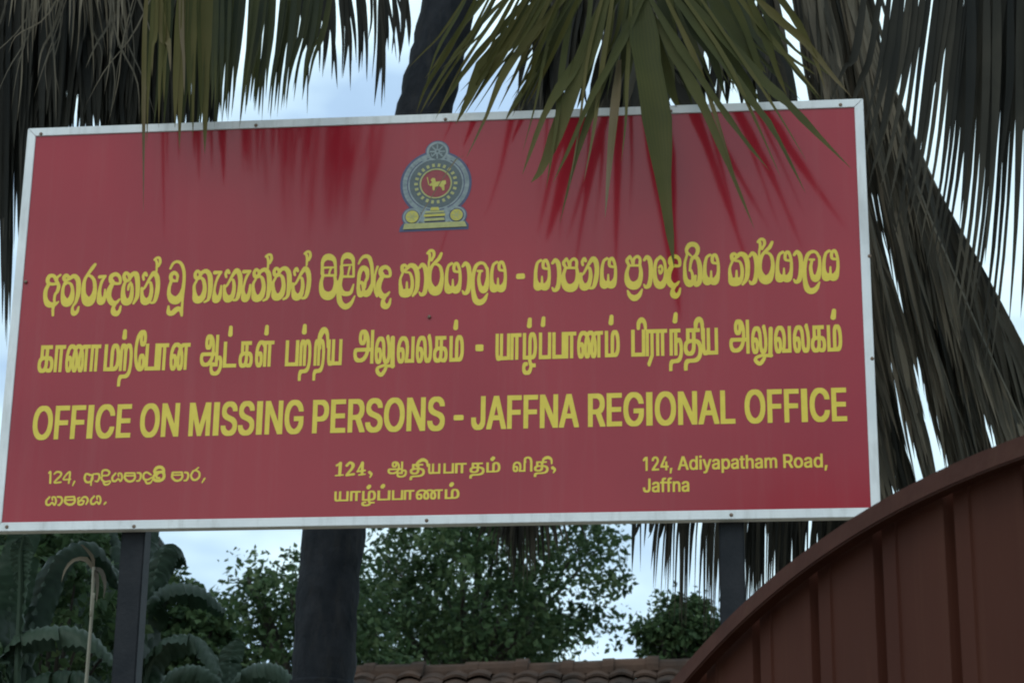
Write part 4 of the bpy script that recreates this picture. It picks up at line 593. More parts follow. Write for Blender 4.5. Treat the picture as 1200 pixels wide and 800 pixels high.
[14695,1444,-24,9,-18,18,-13,27,-8,36,2,96,13,41,18,31,30,27,42,14,60,-3,36,-17,26,-33,17,-54,1,-72,-12,-60,4,-6,66,1,1,233,4,6,1,72,13,30,23,22,30,14,30,5,48,-1,36,-13,31,-27,18,-36,11,-78,0,-270,-18,-5,-42,1,-4,4,0,240,-4,60,-9,30,-14,24,-17,14,-24,7,-30,-16,-12,-17,-5,-18,1,-24,12,-48,-23,-6,0,-246,-3,-5,-186,-1,-2,42,18,72,-2,60,-8,26,-14,22,-16,13,-24,8,-18,-6,-19,-15,-17,-24,-8,-24,56,-2,28,-22,14,-42,-3,-60,-13,-30,-20,-18,-18,-6],
[13909,1446,-4,4,0,282,4,3,36,1,24,0,4,-4,0,-234,8,-4,78,0,7,4,1,162,4,24,12,24,18,19,23,11,61,5,42,-8,36,-27,22,-42,10,-54,-2,-72,-18,-48,-30,-28,-48,-15],
[11900,1480,29,4,18,9,17,23,6,24,1,24,-6,5,-54,-2,-48,-14,-13,-13,-6,-18,2,-12,11,-14,18,-10],
[13541,1492,26,-5,18,2,18,7,17,14,11,24,3,36,-7,4,-18,0,-60,-6,-23,-10,-12,-12,-6,-18,3,-12,9,-12],
[11517,1498,6,0,1,6,0,60,-3,4,-36,-1,-8,-15,-27,-42,5,-5,36,0],
[14135,1498,20,-2,33,8,17,12,12,18,8,36,0,36,-7,36,-14,30,-13,13,-18,8,-18,-7,-14,-20,-6,-36],
[14706,1498,13,-5,10,11,7,18,-3,30,-14,21,-6,2,-11,-5,-17,-18,6,-30],
[15329,1498,20,-4,24,5,18,10,11,13,8,24,2,30,-3,4,-30,0,-54,-8,-28,-20,-6,-18,4,-12,12,-14],
[11252,1504,29,-5,30,2,54,18,28,21,19,24,-5,4,-36,-1,-150,-3,-11,-12,3,-18,15,-18],
[10347,1582,4,-3,47,9,-2,78,-3,5],
[11902,1618,68,0,1,24,-6,5,-18,-2,-12,8,-6,13,0,18,-24,0,-5,-6],
[13564,1624,69,-2,1,62,-67,3],
[15346,1630,3,-4,60,1,3,3,-2,60,-62,0],
[11335,1690,6,-2,10,8,10,24,-3,30,-11,18,-18,-12,-11,-24,3,-24],
[14047,1774,-20,12,-12,18,-4,24,4,18,13,18,37,36,18,7,24,-1,22,-12,13,-18,5,-24,-4,-20,-48,-52,-24,-9]],
'sinhala_title': [[5036,6261,-18,6,-12,13,-40,120,-10,18,-10,6,-24,-1,-72,-73,-42,-33,-42,-17,-42,-8,-48,4,-44,20,-35,36,-16,48,1,66,20,132,8,14,12,7,18,0,18,-15,30,-138,12,-24,24,7,90,89,48,29,30,8,36,2,66,-15,0,171,-48,-53,-30,-19,-36,-14,-36,-7,-36,0,-36,6,-48,18,-30,17,-36,30,-37,49,-33,72,-25,108,-5,90,10,114,14,84,38,144,-24,54,-9,42,-1,54,14,54,22,36,42,39,36,19,36,6,36,-7,36,-23,30,-31,30,-47,13,-34,5,-42,-20,-150,-16,-18,-18,-5,-18,4,-12,9,-24,-11,-69,9,-39,-138,-6,-96,6,-66,12,-42,20,-30,34,-32,54,-32,36,-9,56,49,47,66,48,150,16,180,-1,138,-11,126,-19,102,-38,102,-44,73,-30,28,-36,18,-24,3,-30,-12,-35,-26,-25,-29,-60,-123,-12,-9,-18,-3,-23,14,-5,24,46,134,36,50,54,41,60,21,54,-1,54,-18,30,-18,30,-26,42,-55,31,-62,30,-84,23,-102,12,-126,6,-156,-4,-186,-20,-378,9,-468,-6,-42,-15,-15],
[10928,6321,-36,11,-34,20,-25,24,-20,30,-13,36,-2,60,14,78,23,60,-39,17,-24,17,-48,56,-5,-24,-13,-14,-24,-4,-18,12,-46,96,-19,54,-25,164,-10,-122,-16,-24,-17,-48,-23,-41,-30,-35,-30,-21,-48,-18,-36,-1,-36,9,-36,24,-18,-18,-24,-14,-48,-6,-24,7,-21,12,-21,21,-15,27,-19,66,-16,138,11,414,11,78,27,90,31,59,30,35,31,20,47,8,36,-6,36,-17,36,-28,30,-37,15,-28,14,-48,8,-102,-6,-90,-14,-66,-39,-78,-12,-36,-14,-142,-5,-14,-15,-18,-1,-48,21,-8,23,14,18,18,31,54,59,126,2,84,-3,114,-29,282,-14,78,-21,78,-24,66,-24,46,-18,21,-24,10,-36,2,-25,-7,-35,-24,-30,-31,-72,-129,-12,-7,-12,0,-12,5,-8,12,-1,18,46,126,24,42,41,52,24,22,36,21,42,11,42,2,36,-7,36,-15,24,-18,29,-32,20,-36,19,-48,34,-138,19,-138,11,-172,6,-18,16,94,44,156,18,15,18,2,18,-7,11,-16,0,-24,-54,-162,-14,-78,-9,-174,6,-224,11,104,15,72,28,66,59,108,-37,60,-12,66,5,78,13,36,14,23,30,31,54,32,60,18,42,-1,42,-15,36,-25,42,-45,22,-36,20,-60,10,-72,0,-48,-13,-48,-26,-30,-31,-14,-48,-5,-42,2,-54,9,-5,-4,-54,-144,-17,-90,-3,-72,10,-54,34,-66,44,-54,27,-4,36,7,78,65,24,-2,14,-18,0,-18,-42,-84,-20,-27,-39,-33,-43,-90,-2,-18,5,-24,27,-54,16,-15,6,2,36,31,15,30,30,96,8,12,13,5,12,-1,12,-8,6,-14,-8,-144,-18,-60,-20,-42,-22,-30,-34,-27,-36,-11],
[3062,6327,-42,17,-35,26,-24,30,-16,36,-7,48,3,54,12,60,18,48,-41,16,-24,15,-45,47,-31,48,-25,48,-31,90,-12,-96,-11,-42,-23,-42,-38,-33,-30,-13,-24,-3,-48,7,-42,27,-32,45,-14,48,-6,78,6,156,9,90,47,252,27,72,36,60,-79,-16,-22,4,-14,7,-14,17,-7,18,1,18,14,28,30,15,180,5,18,-6,14,-18,0,-24,-62,-114,-23,-54,-21,-66,-14,-72,-8,-96,2,-78,11,-66,29,-97,6,2,9,17,15,48,12,180,12,11,12,4,18,-4,11,-11,13,-102,9,72,14,48,73,150,0,6,-22,24,-17,30,-15,66,1,78,11,37,16,29,29,30,51,31,42,15,42,6,30,-4,42,-18,42,-31,33,-35,32,-54,20,-66,9,-90,-10,-54,-18,-26,-18,-13,-24,-8,-66,-5,-84,12,-48,-134,-14,-72,-4,-96,5,-42,10,-30,34,-60,41,-50,18,-12,30,-1,36,12,66,60,24,1,13,-10,5,-13,2,7,-6,174,8,150,19,90,40,114,-21,27,-16,33,-21,78,-1,54,17,60,18,30,21,20,24,13,24,3,36,-6,30,-15,34,-27,26,-32,18,26,30,25,36,18,36,9,30,0,30,-6,30,-15,27,-25,22,-36,17,-48,15,-66,18,-120,9,-120,5,-186,-5,-138,-11,-54,-19,-49,-27,-47,-75,-108,-18,-11,-18,-1,-18,11,-7,13,0,24,48,126,15,54,7,60,0,90,-13,210,-21,150,-19,78,-18,54,-10,12,-16,-6,-57,-90,-1,-24,-10,-17,-48,-37,-72,-24,-26,-114,-3,-78,12,-132,24,-90,19,-42,22,-33,6,-2,24,10,17,19,7,18,16,84,11,138,-6,120,-3,10,-11,-34,-16,-108,-15,-16,-18,-4,-18,8,-12,24,1,90,7,42,14,36,41,72,21,16,18,1,18,-10,10,-19,-4,-25,24,-8,14,-15,36,-162,9,-120,-4,-156,-11,-60,-17,-54,-33,-57,-46,-39,-56,-20,-60,3,-55,23,-24,18,-28,30,-26,48,-17,70,-6,4,-48,-100,-52,-52,-36,-78,-5,-30,11,-36,20,-36,20,-21,6,-4,6,3,24,19,16,21,38,126,18,11,18,-4,11,-13,2,-12,-1,-108,-9,-60,-29,-72,-21,-30,-19,-18,-24,-15,-24,-7,-24,-2],
[9770,6345,-48,14,-54,35,-54,54,-44,66,-22,54,-15,60,-10,72,-11,151,-20,-55,-22,-42,-32,-42,-34,-30,-42,-24,-42,-12,-54,-4,-42,6,-48,16,-42,24,-30,25,-33,41,-24,42,-18,48,-16,60,-9,66,-5,108,5,102,12,72,37,138,-2,18,-15,18,-8,24,2,198,-7,162,19,96,32,74,30,38,42,30,48,16,60,4,48,-10,54,-25,48,-40,36,-47,29,-64,14,-72,11,-144,11,-276,-13,-30,26,-132,6,-5,12,19,20,16,32,168,3,72,-10,174,4,18,15,30,-2,132,14,72,31,78,21,30,22,21,36,21,30,10,42,5,36,-4,30,-8,36,-18,51,-45,22,-30,25,-48,13,-36,10,-48,11,-510,-5,-18,-13,-14,-18,-5,-300,7,-5,-6,-24,-162,2,-66,13,-54,22,-54,22,-37,27,-23,33,-15,42,-7,36,1,24,9,18,20,17,34,61,162,12,9,12,1,12,-6,8,-16,-28,-210,-17,-48,-32,-42,-21,-17,-36,-20,-39,-11,-39,-6,-78,5,-72,26,22,-121,14,-42,20,-36,28,-33,36,-29,24,-1,41,15,55,36,30,31,102,166,12,3,10,-2,11,-18,-33,-138,-21,-66,-27,-58,-33,-50,-39,-44,-42,-29,-54,-17],
[13592,6363,-48,17,-42,28,-37,40,-27,48,-16,48,-17,78,-29,273,-11,-75,-12,-42,-24,-42,-32,-30,-53,-24,-48,0,-36,18,-15,18,-10,24,-19,72,8,19,12,6,18,-5,42,-49,6,1,16,16,16,36,17,66,12,84,11,198,-4,114,-12,108,-17,90,-25,72,-8,15,-43,-51,-23,-14,-30,5,-12,11,-7,16,1,24,46,84,20,25,18,14,42,10,24,-6,30,-16,44,-45,26,-42,24,-66,10,-54,16,-146,25,128,34,96,37,57,48,44,66,30,30,6,36,0,36,-7,30,-13,33,-21,27,-29,24,-37,31,-66,25,-30,8,-48,13,-168,5,-210,-4,-120,-21,-108,-11,-30,-22,-36,-30,-29,-36,-18,-42,-5,-30,5,-30,13,-32,28,-24,36,-18,42,-34,144,-16,156,8,96,30,126,-28,3,-18,9,-10,18,2,24,10,12,16,7,126,-3,18,-5,14,-17,2,-18,-10,-21,-12,-8,-30,-5,-19,-116,-4,-54,8,-90,18,-90,21,-52,30,-30,11,10,16,30,32,120,21,132,1,102,-8,114,-46,102,-28,42,-35,19,-42,0,-48,-25,-32,-36,-30,-66,-29,-114,-17,-126,-5,-120,4,-138,13,-126,22,-114,33,-108,21,-48,20,-27,24,-11,36,-2,42,20,39,32,101,138,22,3,12,-9,4,-12,-33,-168,-16,-42,-34,-54,-41,-43,-48,-31,-48,-14],
[18008,6363,-36,8,-48,27,-36,34,-36,49,-26,51,-10,36,-13,120,7,11,12,7,24,-5,67,-103,23,-20,36,-21,42,-15,47,14,31,17,28,25,98,131,18,6,14,-5,8,-18,-30,-150,-15,-42,-19,-36,-54,-69,-36,-27,-30,-15,-30,-8],
[1220,6373,-18,15,-6,18,-18,144,1,96,-79,1,-60,20,-48,35,-19,22,-25,42,-25,72,-19,90,-10,96,-2,84,7,78,12,48,63,144,-17,24,-17,36,-12,66,9,66,31,66,26,30,28,18,36,10,54,1,42,-9,42,-20,28,-24,20,-33,6,-4,30,31,66,47,18,1,12,-4,12,-12,5,-14,-2,-18,-8,-12,-64,-54,-14,-36,1,-36,7,-30,50,-84,18,-42,8,-42,0,-42,-11,-72,-18,-60,-17,-30,-46,-48,-10,-18,-9,-42,-4,-72,2,-42,10,-59,36,8,42,23,21,-8,5,-18,-32,-60,-81,-84,-13,-48,-4,-42,12,-186,-10,-18,-12,-9],
[1832,6374,-30,14,-30,36,-15,42,-7,78,3,54,16,66,16,42,39,66,12,36,15,84,10,96,4,144,-6,132,-17,138,-13,48,-13,30,-32,39,-30,18,-90,-58,-80,-41,50,-4,30,-9,41,-23,25,-23,22,-31,18,-36,34,-108,22,-144,4,-78,-3,-78,-9,-60,-15,-48,-20,-42,-32,-42,-27,-23,-42,-22,-36,-10,-30,-2,-36,4,-36,12,-30,19,-24,22,-33,48,-20,60,-13,96,-9,156,2,108,11,84,38,144,17,24,-1,6,-32,30,-19,30,-15,42,-2,30,16,48,36,43,36,22,24,5,24,-1,36,-17,66,-64,30,30,42,26,36,8,42,-5,30,-11,42,-27,44,-45,28,-41,29,-73,21,-120,9,-156,-7,-144,-19,-108,-38,-126,-36,-78,-57,-66,-10,-30,-1,-36,15,-54,18,-30,10,-1,19,13,11,16,43,110,17,12,18,0,12,-7,8,-17,-5,-102,-5,-36,-11,-36,-17,-30,-24,-29,-30,-24,-30,-13,-30,-5],
[19136,6404,-36,13,-30,20,-22,23,-20,34,-11,50,2,42,19,78,22,54,-43,24,-37,34,-29,44,-31,61,-17,-55,-20,-42,-23,-31,-36,-28,-36,-16,-42,-6,-36,4,-42,15,-30,19,-30,31,-37,66,-22,90,-13,142,-21,-190,-17,-60,-23,-42,-23,-24,-30,-20,-54,-14,-48,8,-19,14,-13,18,-25,90,3,18,12,9,18,-1,48,-52,26,32,22,66,17,84,11,102,7,204,-6,102,-11,84,-17,72,-19,48,-45,-54,-27,-12,-18,3,-18,14,-8,19,2,18,55,96,35,32,30,7,24,-3,24,-10,33,-26,24,-30,21,-36,25,-72,13,-108,4,-154,15,142,16,84,25,66,43,54,87,70,24,6,24,-8,87,-92,32,-60,22,-102,15,-188,71,122,-33,60,-8,48,0,48,7,42,12,36,17,26,24,24,36,25,42,20,42,10,48,-3,36,-15,36,-27,36,-42,21,-36,17,-60,6,-66,-2,-54,-12,-42,-18,-25,-18,-12,-24,-9,-66,-5,-72,11,-5,-2,-59,-144,-20,-90,-6,-72,5,-48,26,-60,43,-60,16,-5,42,6,84,66,24,-4,14,-21,-4,-18,-41,-78,-23,-30,-40,-36,-41,-78,-5,-18,3,-24,23,-57,12,-13,6,0,40,34,16,30,31,90,9,12,12,5,18,-3,9,-8,5,-12,-14,-144,-18,-56,-24,-46,-30,-37,-30,-19,-42,-9],
[22910,6435,-52,19,-43,30,-31,36,-26,48,-19,72,-11,84,-9,132,-1,128,-2,-38,-29,-102,-26,-42,-33,-30,-54,-22,-30,-2,-24,4,-33,20,-21,42,-15,66,1,12,8,9,18,5,12,-6,42,-47,21,21,18,36,20,66,15,78,20,198,2,114,-7,108,-14,90,-21,66,-6,12,-47,-54,-19,-12,-30,4,-12,10,-9,16,3,30,48,78,36,38,18,8,24,4,42,-13,48,-43,33,-54,22,-66,10,-84,2,-90,5,-15,31,123,36,90,40,60,49,41,66,30,36,7,36,-1,30,-6,36,-16,28,-19,26,-28,23,-38,28,-66,15,-14,9,-16,6,-48,4,-162,-4,-210,-11,-120,-26,-108,-33,-60,-29,-28,-36,-18,-36,-6,-30,3,-36,14,-28,23,-22,30,-19,42,-29,132,-12,156,8,96,40,138,-2,6,-26,1,-17,11,-9,18,2,20,12,15,18,7,120,-4,24,-8,12,-18,0,-18,-11,-18,-13,-8,-29,-4,-25,-114,-7,-54,4,-90,14,-90,17,-48,26,-27,6,-1,6,7,20,33,34,102,31,144,7,108,-3,108,-45,108,-26,35,-36,16,-42,-4,-42,-23,-36,-38,-32,-64,-33,-108,-21,-108,-14,-138,-3,-138,7,-120,17,-114,28,-108,19,-48,14,-20,24,-13,36,-1,48,22,39,30,105,132,12,6,12,-2,12,-10,3,-12,-41,-168,-19,-42,-37,-54,-44,-43,-54,-30,-54,-10],
[3914,6644,-38,14,-41,30,-26,36,-16,42,-11,72,-16,336,14,24,20,9,26,-3,22,-23,12,17,30,60,111,270,47,96,20,30,20,19,24,14,30,7,30,-4,5,6,-4,162,-9,78,-26,66,-32,12,-9,12,-3,18,6,15,21,27,45,37,36,15,42,2,39,-12,25,-24,23,-54,11,-66,-3,-54,-21,-54,-35,-66,-39,-18,-6,-120,-8,-18,36,-48,34,-72,19,-66,15,-96,9,-114,-1,-150,-7,-102,-18,-108,-22,-84,-18,-48,-23,-42,-34,-34,-36,-13,-72,-5,-19,10,-11,25,-36,-33,-42,-22,-42,-10],
[5996,6645,-30,11,-22,14,-20,20,-17,28,-14,54,0,78,29,294,29,168,37,132,22,48,30,48,-8,2,-90,-19,-18,2,-18,8,-14,13,-9,18,-3,24,4,18,11,18,17,12,18,6,192,-8,18,-5,15,-17,1,-30,-62,-108,-47,-108,-34,-114,-23,-138,-3,-60,3,-42,22,-78,32,-63,22,33,19,54,31,222,18,19,18,1,12,-6,11,-20,6,-222,-5,-90,-11,-60,-17,-54,-14,-30,-22,-30,-20,-19,-30,-17,-30,-8],
[7172,6645,-48,19,-36,30,-29,42,-16,54,-3,168,-9,108,2,108,7,42,15,42,58,108,-2,6,-34,24,-25,48,-13,72,3,48,15,42,21,36,22,24,30,18,24,3,34,-9,32,-23,24,-28,60,43,54,23,42,5,48,-12,4,4,-1,162,-8,78,-24,66,-32,12,-8,12,-3,18,6,16,24,29,40,33,20,10,30,8,30,0,42,-15,27,-33,22,-72,4,-54,-8,-48,-51,-104,-18,-14,-20,-2,-3,-6,-9,-120,-9,-18,48,-60,40,-84,20,-102,11,-147,6,4,17,41,50,90,-2,6,-29,18,-14,18,-16,36,-11,54,-1,48,6,30,15,36,23,36,17,18,23,15,36,5,42,-16,42,-42,6,0,36,30,36,21,36,14,48,5,48,-14,36,-24,35,-36,37,-54,28,-66,17,-78,11,-108,5,-132,5,-6,18,11,18,1,16,-6,14,-15,6,-1,34,58,112,264,65,126,24,30,23,16,57,14,-11,12,-3,12,-1,186,-8,78,-22,60,-24,8,-16,16,-4,12,2,18,28,36,38,31,24,13,48,8,24,-4,24,-10,26,-26,20,-48,10,-66,-3,-54,-15,-42,-42,-78,-14,-11,-26,-7,-11,-126,-11,-17,-23,-7,35,-16,30,-27,29,-41,26,-54,28,-108,14,-168,-5,-198,-22,-150,-21,-84,-26,-72,-23,-42,-30,-31,-42,-17,-72,-4,-19,10,-11,20,-30,-27,-28,-17,-38,-14,-30,-4,-48,6,-48,24,-24,22,-18,26,-21,54,-6,48,-9,216,-27,-168,-20,-72,-20,-42,-29,-36,-30,-21,-84,-32,-18,1,-12,8,-8,14,2,24,18,18,61,42,12,18,9,36,8,78,4,138,-3,198,-15,174,-10,55,-12,35,-27,48,-27,28,-18,1,-30,-11,-27,-18,-36,-72,33,-14,36,-25,24,-27,22,-36,17,-42,17,-66,21,-138,2,-108,-10,-108,-15,-72,-28,-66,-24,-36,-32,-35,-30,-23,-42,-21,-42,-9,-36,0,-36,8,-36,17,-26,21,-20,24,-25,54,-8,48,1,126,-6,45,-30,-177,-15,-48,-21,-46,-27,-32,-21,-16,-90,-37,-18,0,-22,17,-3,12,3,18,22,21,60,41,12,22,6,30,11,204,-2,186,-14,180,-18,90,-26,54,-29,35,-12,7,-30,-7,-40,-23,-35,-72,45,-21,39,-33,31,-48,24,-66,21,-96,13,-108,-1,-108,-13,-108,-17,-66,-18,-42,-25,-40,-30,-34,-36,-28,-42,-20,-48,-9],
[2228,6651,-57,19,-51,38,-38,52,-29,72,-23,108,-14,132,-2,144,11,150,22,108,26,78,167,300,42,56,66,75,18,6,24,-4,16,-13,8,-18,-4,-30,-56,-104,-119,-172,76,-36,43,-38,51,-64,30,-66,28,-114,19,-156,4,-132,-10,-120,-13,-66,-20,-66,-25,-48,-23,-30,-35,-30,-48,-24,-42,-8],
[5444,6651,-54,25,-41,42,-25,54,-8,66,0,108,-12,180,4,72,19,66,58,114,-31,18,-25,36,-16,54,-4,66,7,36,22,48,28,35,30,20,30,4,30,-9,36,-26,24,-28,42,36,53,28,43,10,48,-5,42,-21,32,-26,34,-39,34,-57,20,-48,17,-78,11,-102,7,-138,-2,-114,-7,-84,-15,-102,-20,-84,-27,-65,-14,-19,-28,-25,-102,-42,-23,7,-13,18,1,18,7,12,70,48,12,14,8,22,11,102,3,240,-16,222,-18,108,-23,54,-31,42,-18,14,-30,-6,-42,-26,-33,-66,1,-6,32,-13,24,-15,38,-38,30,-54,21,-66,18,-84,12,-102,0,-108,-12,-108,-16,-66,-19,-44,-26,-40,-41,-42,-41,-28,-42,-15,-36,-5],
[6362,6651,-54,12,-36,21,-35,40,-19,41,-13,85,-12,324,7,23,18,16,18,3,22,-6,14,-16,9,4,36,66,113,270,55,108,24,30,21,16,24,9,30,3,24,-5,24,-11,34,-30,37,-54,26,-60,18,-66,14,-96,9,-238,24,148,28,114,29,78,41,66,-98,-19,-24,3,-18,10,-14,18,-8,24,3,24,19,27,30,13,150,-7,42,-1,18,-6,14,-20,1,-24,-81,-144,-48,-126,-33,-150,-9,-72,-1,-48,4,-42,13,-48,38,-83,24,35,19,54,32,222,9,12,18,8,18,-5,12,-15,7,-204,-4,-96,-18,-96,-27,-68,-21,-28,-21,-20,-24,-15,-30,-9,-30,-1,-24,5,-24,10,-24,19,-28,41,-14,54,6,170,-23,-98,-25,-72,-24,-44,-30,-30,-42,-17,-72,-4,-20,11,-10,21,-24,-24,-36,-23,-42,-14],
[11474,6657,-60,15,-30,15,-24,18,-32,49,-14,54,-12,264,3,114,20,96,53,138,-27,48,-14,66,-2,60,12,42,13,19,24,21,48,18,30,0,24,-8,24,-19,24,-30,39,41,27,16,42,9,42,-2,48,-13,42,-22,36,-32,42,-61,44,81,22,29,24,16,36,6,42,-14,42,-35,38,-56,22,-54,4,12,-2,162,17,108,-3,66,-7,54,-3,4,-18,-1,-21,9,-13,18,-2,18,6,19,58,71,26,21,24,9,30,3,30,-5,30,-14,26,-20,14,-18,14,-30,9,-42,2,-36,-5,-48,-11,-36,-67,-124,-12,-10,-18,-4,-18,6,-13,12,-10,-54,-1,-111,6,-1,30,58,54,72,118,126,84,162,20,10,18,0,20,-10,11,-18,0,-24,-26,-90,-29,-75,-37,-51,-69,-60,52,-16,60,-50,37,-54,30,-84,25,-132,11,-138,-6,-144,-18,-138,-19,-84,-36,-74,-42,-43,-30,-18,-30,-12,-48,-8,-48,4,-42,14,-48,29,-30,29,-29,43,-17,36,-20,67,-8,-73,-10,-48,-18,-42,-24,-31,-42,-29,-48,-13,-42,5,-30,19,-22,43,-18,66,2,12,14,13,18,-1,48,-53,24,23,16,42,14,60,17,162,2,174,-11,132,-23,126,-33,83,-54,-59,-18,-6,-22,0,29,-132,12,-168,-8,-222,-21,-120,-32,-72,-42,-54,-72,-74,-18,-5,-21,7,-13,18,0,24,63,126,21,84,10,150,-4,162,-17,126,-33,108,-22,42,-20,25,-30,20,-24,5,-108,-98,6,-5,66,-8,36,-19,38,-46,39,-84,26,-96,11,-90,2,-114,-14,-126,-18,-72,-18,-46,-18,-30,-30,-33,-30,-20,-36,-14,-54,-9],
[16184,6687,-53,13,-43,18,-35,24,-36,36,-27,42,-21,48,-17,60,-8,69,-23,-159,-13,-42,-24,-42,-48,-39,-54,-15,-48,8,-18,11,-14,17,-12,30,-17,66,5,18,14,8,17,-2,43,-50,6,0,24,32,23,72,14,78,10,102,5,120,-2,108,-10,102,-12,78,-14,54,-20,47,-48,-53,-18,-9,-18,-1,-18,9,-10,13,-5,18,3,18,47,84,19,24,24,17,30,6,30,-6,31,-17,31,-30,25,-36,18,-36,22,-78,11,-114,6,-214,19,82,54,144,-3,12,-42,72,-13,36,-4,42,13,41,24,35,62,68,22,12,18,-1,20,-11,40,-78,12,-18,18,31,31,35,29,22,36,15,24,2,30,-9,27,-18,22,-24,23,-42,12,-42,1,-54,-8,-108,43,-195,12,20,18,10,29,-3,19,-20,12,14,34,60,121,264,52,96,33,42,36,20,36,4,42,-13,30,-24,34,-47,23,-54,18,-66,14,-144,-7,-198,-23,-162,-26,-102,-27,-78,-24,-48,-29,-36,-31,-20,-36,-8,-60,-2,-12,6,-12,16,-6,-1,-48,-36,-48,-15,-42,-2,-42,11,-43,27,-36,48,-14,48,-3,96,-6,3,-20,-87,-18,-48,-20,-36,-32,-38,-39,-28,-39,-17,-42,-8],
[17996,6705,-48,7,-54,18,-48,29,-38,37,-30,48,-24,60,-14,66,-5,54,3,102,14,102,17,66,55,144,-2,12,-41,72,-13,33,-4,39,5,30,17,32,24,30,54,58,24,12,18,-2,18,-11,41,-83,7,-17,20,35,34,38,30,22,36,13,30,0,24,-10,24,-17,25,-28,21,-42,9,-36,1,-54,-10,-108,34,-150,10,-90,0,-102,-9,-102,-22,-108,-28,-78,-36,-54,-49,-39,-48,-20],
[20792,6729,-48,13,-24,12,-29,24,-30,48,-11,54,1,258,8,114,23,90,60,138,-24,48,-11,66,1,60,14,42,16,20,24,19,42,15,24,2,30,-8,19,-12,35,-37,25,31,41,26,42,8,42,-3,42,-11,47,-26,32,-30,35,-57,6,0,49,81,23,27,24,16,36,4,36,-12,47,-41,34,-54,21,-61,6,163,24,120,0,72,-4,54,-26,2,-17,10,-10,18,-2,18,8,18,63,71,24,18,24,9,30,3,30,-6,26,-11,28,-22,15,-20,12,-30,8,-72,-5,-42,-14,-42,-75,-126,-13,-9,-18,-3,-30,14,-14,-74,-4,-78,6,-5,30,53,42,54,141,144,89,156,16,11,24,2,23,-13,9,-18,0,-18,-30,-90,-34,-78,-40,-51,-65,-51,4,-6,25,-7,24,-13,55,-52,37,-66,22,-84,17,-138,1,-114,-12,-138,-25,-138,-24,-84,-19,-42,-20,-30,-38,-38,-60,-29,-48,-8,-48,4,-42,13,-48,30,-30,30,-30,46,-21,60,-9,52,-10,-70,-14,-62,-18,-40,-30,-37,-42,-27,-48,-12,-36,4,-18,8,-18,15,-19,37,-15,78,16,16,18,-2,42,-49,6,-1,23,24,18,42,17,60,25,156,10,174,-5,132,-17,120,-14,48,-15,34,-54,-60,-18,-7,-27,3,24,-132,5,-168,-16,-198,-13,-78,-16,-60,-23,-52,-42,-56,-90,-88,-18,-5,-18,5,-14,16,-3,24,72,132,15,42,12,60,15,132,3,156,-10,120,-29,108,-19,41,-18,24,-24,17,-24,8,-116,-96,8,-6,60,-8,36,-19,35,-45,35,-84,22,-96,7,-84,-5,-120,-19,-120,-21,-72,-19,-42,-19,-30,-35,-36,-35,-22,-54,-15,-54,-4],
[12734,6734,-42,16,-39,34,-22,42,-12,54,4,408,11,114,20,108,20,66,30,53,27,25,63,38,24,5,18,-5,14,-14,10,-30,24,28,30,19,30,8,30,-3,18,-9,18,-16,34,-63,33,-108,19,-102,12,-126,4,-162,-8,-174,-11,-78,-21,-54,-21,-30,-23,-21,-36,-18,-30,-6,-42,2,-36,13,-36,24,-24,-19,-30,-15,-30,-5],
[14012,6740,-36,16,-35,34,-22,42,-10,54,8,432,15,114,22,102,21,60,22,36,27,24,66,40,24,5,18,-7,13,-14,11,-26,30,32,35,18,31,2,29,-8,31,-31,26,-53,32,-108,18,-108,12,-138,2,-138,-9,-174,-12,-84,-18,-48,-21,-31,-24,-22,-36,-19,-30,-6,-42,2,-36,13,-36,23,-36,-25,-24,-9,-30,-4],
[19544,6741,-36,13,-30,22,-23,26,-18,30,-19,45,-19,69,-8,48,-5,78,5,252,14,156,21,96,49,150,-10,24,-17,84,-1,54,25,84,42,70,36,32,42,20,48,9,60,-2,48,-14,36,-21,33,-34,24,-36,21,-50,9,-40,0,-78,-8,-42,-18,-54,-19,-36,-23,-30,37,-36,26,-42,28,-72,19,-78,14,-84,5,-66,2,-276,9,198,10,150,22,132,28,102,15,36,19,30,32,30,75,42,18,-1,18,-9,18,-33,31,31,35,16,42,0,28,-16,19,-24,15,-30,31,-108,17,-102,9,-138,-2,-162,-16,-198,-18,-78,-17,-36,-18,-24,-42,-30,-42,-12,-54,4,-30,12,-30,19,-36,-23,-30,-11,-42,-1,-30,8,-42,28,-26,36,-17,54,-5,74,-11,-80,-20,-60,-35,-52,-42,-34,-42,-15,-36,2,-36,19,-30,38,-24,-25,-36,-24,-36,-8],
[4106,6748,6,-6,42,21,20,57,27,174,11,204,-7,132,-27,120,-18,48,-22,36,-23,-24,-39,-52,-42,-74,36,-12,18,-16,15,-26,30,-90,18,-96,5,-102,-9,-132,-17,-96],
[6526,6754,4,-3,42,21,10,18,11,36,27,156,16,204,-3,126,-22,126,-17,54,-22,43,-6,7,-18,-21,-37,-47,-46,-78,4,-6,25,-8,18,-14,20,-32,26,-84,18,-102,3,-102,-10,-126,-19,-102],
[8526,6754,47,24,21,59,28,169,16,204,-4,126,-24,120,-17,48,-17,33,-6,0,-19,-21,-41,-54,-42,-72,37,-12,13,-12,18,-30,25,-84,17,-102,3,-102,-12,-126,-15,-84],
[15290,6753,-48,12,-40,31,-26,42,-13,48,-2,66,10,354,9,90,19,108,18,66,16,42,24,36,27,24,66,39,18,3,18,-5,12,-10,12,-35,21,26,21,15,30,13,24,2,18,-3,24,-13,32,-44,32,-90,25,-114,14,-132,4,-162,-10,-204,-11,-72,-11,-36,-21,-39,-30,-31,-36,-20,-30,-7,-42,2,-36,11,-42,22,-48,-29],
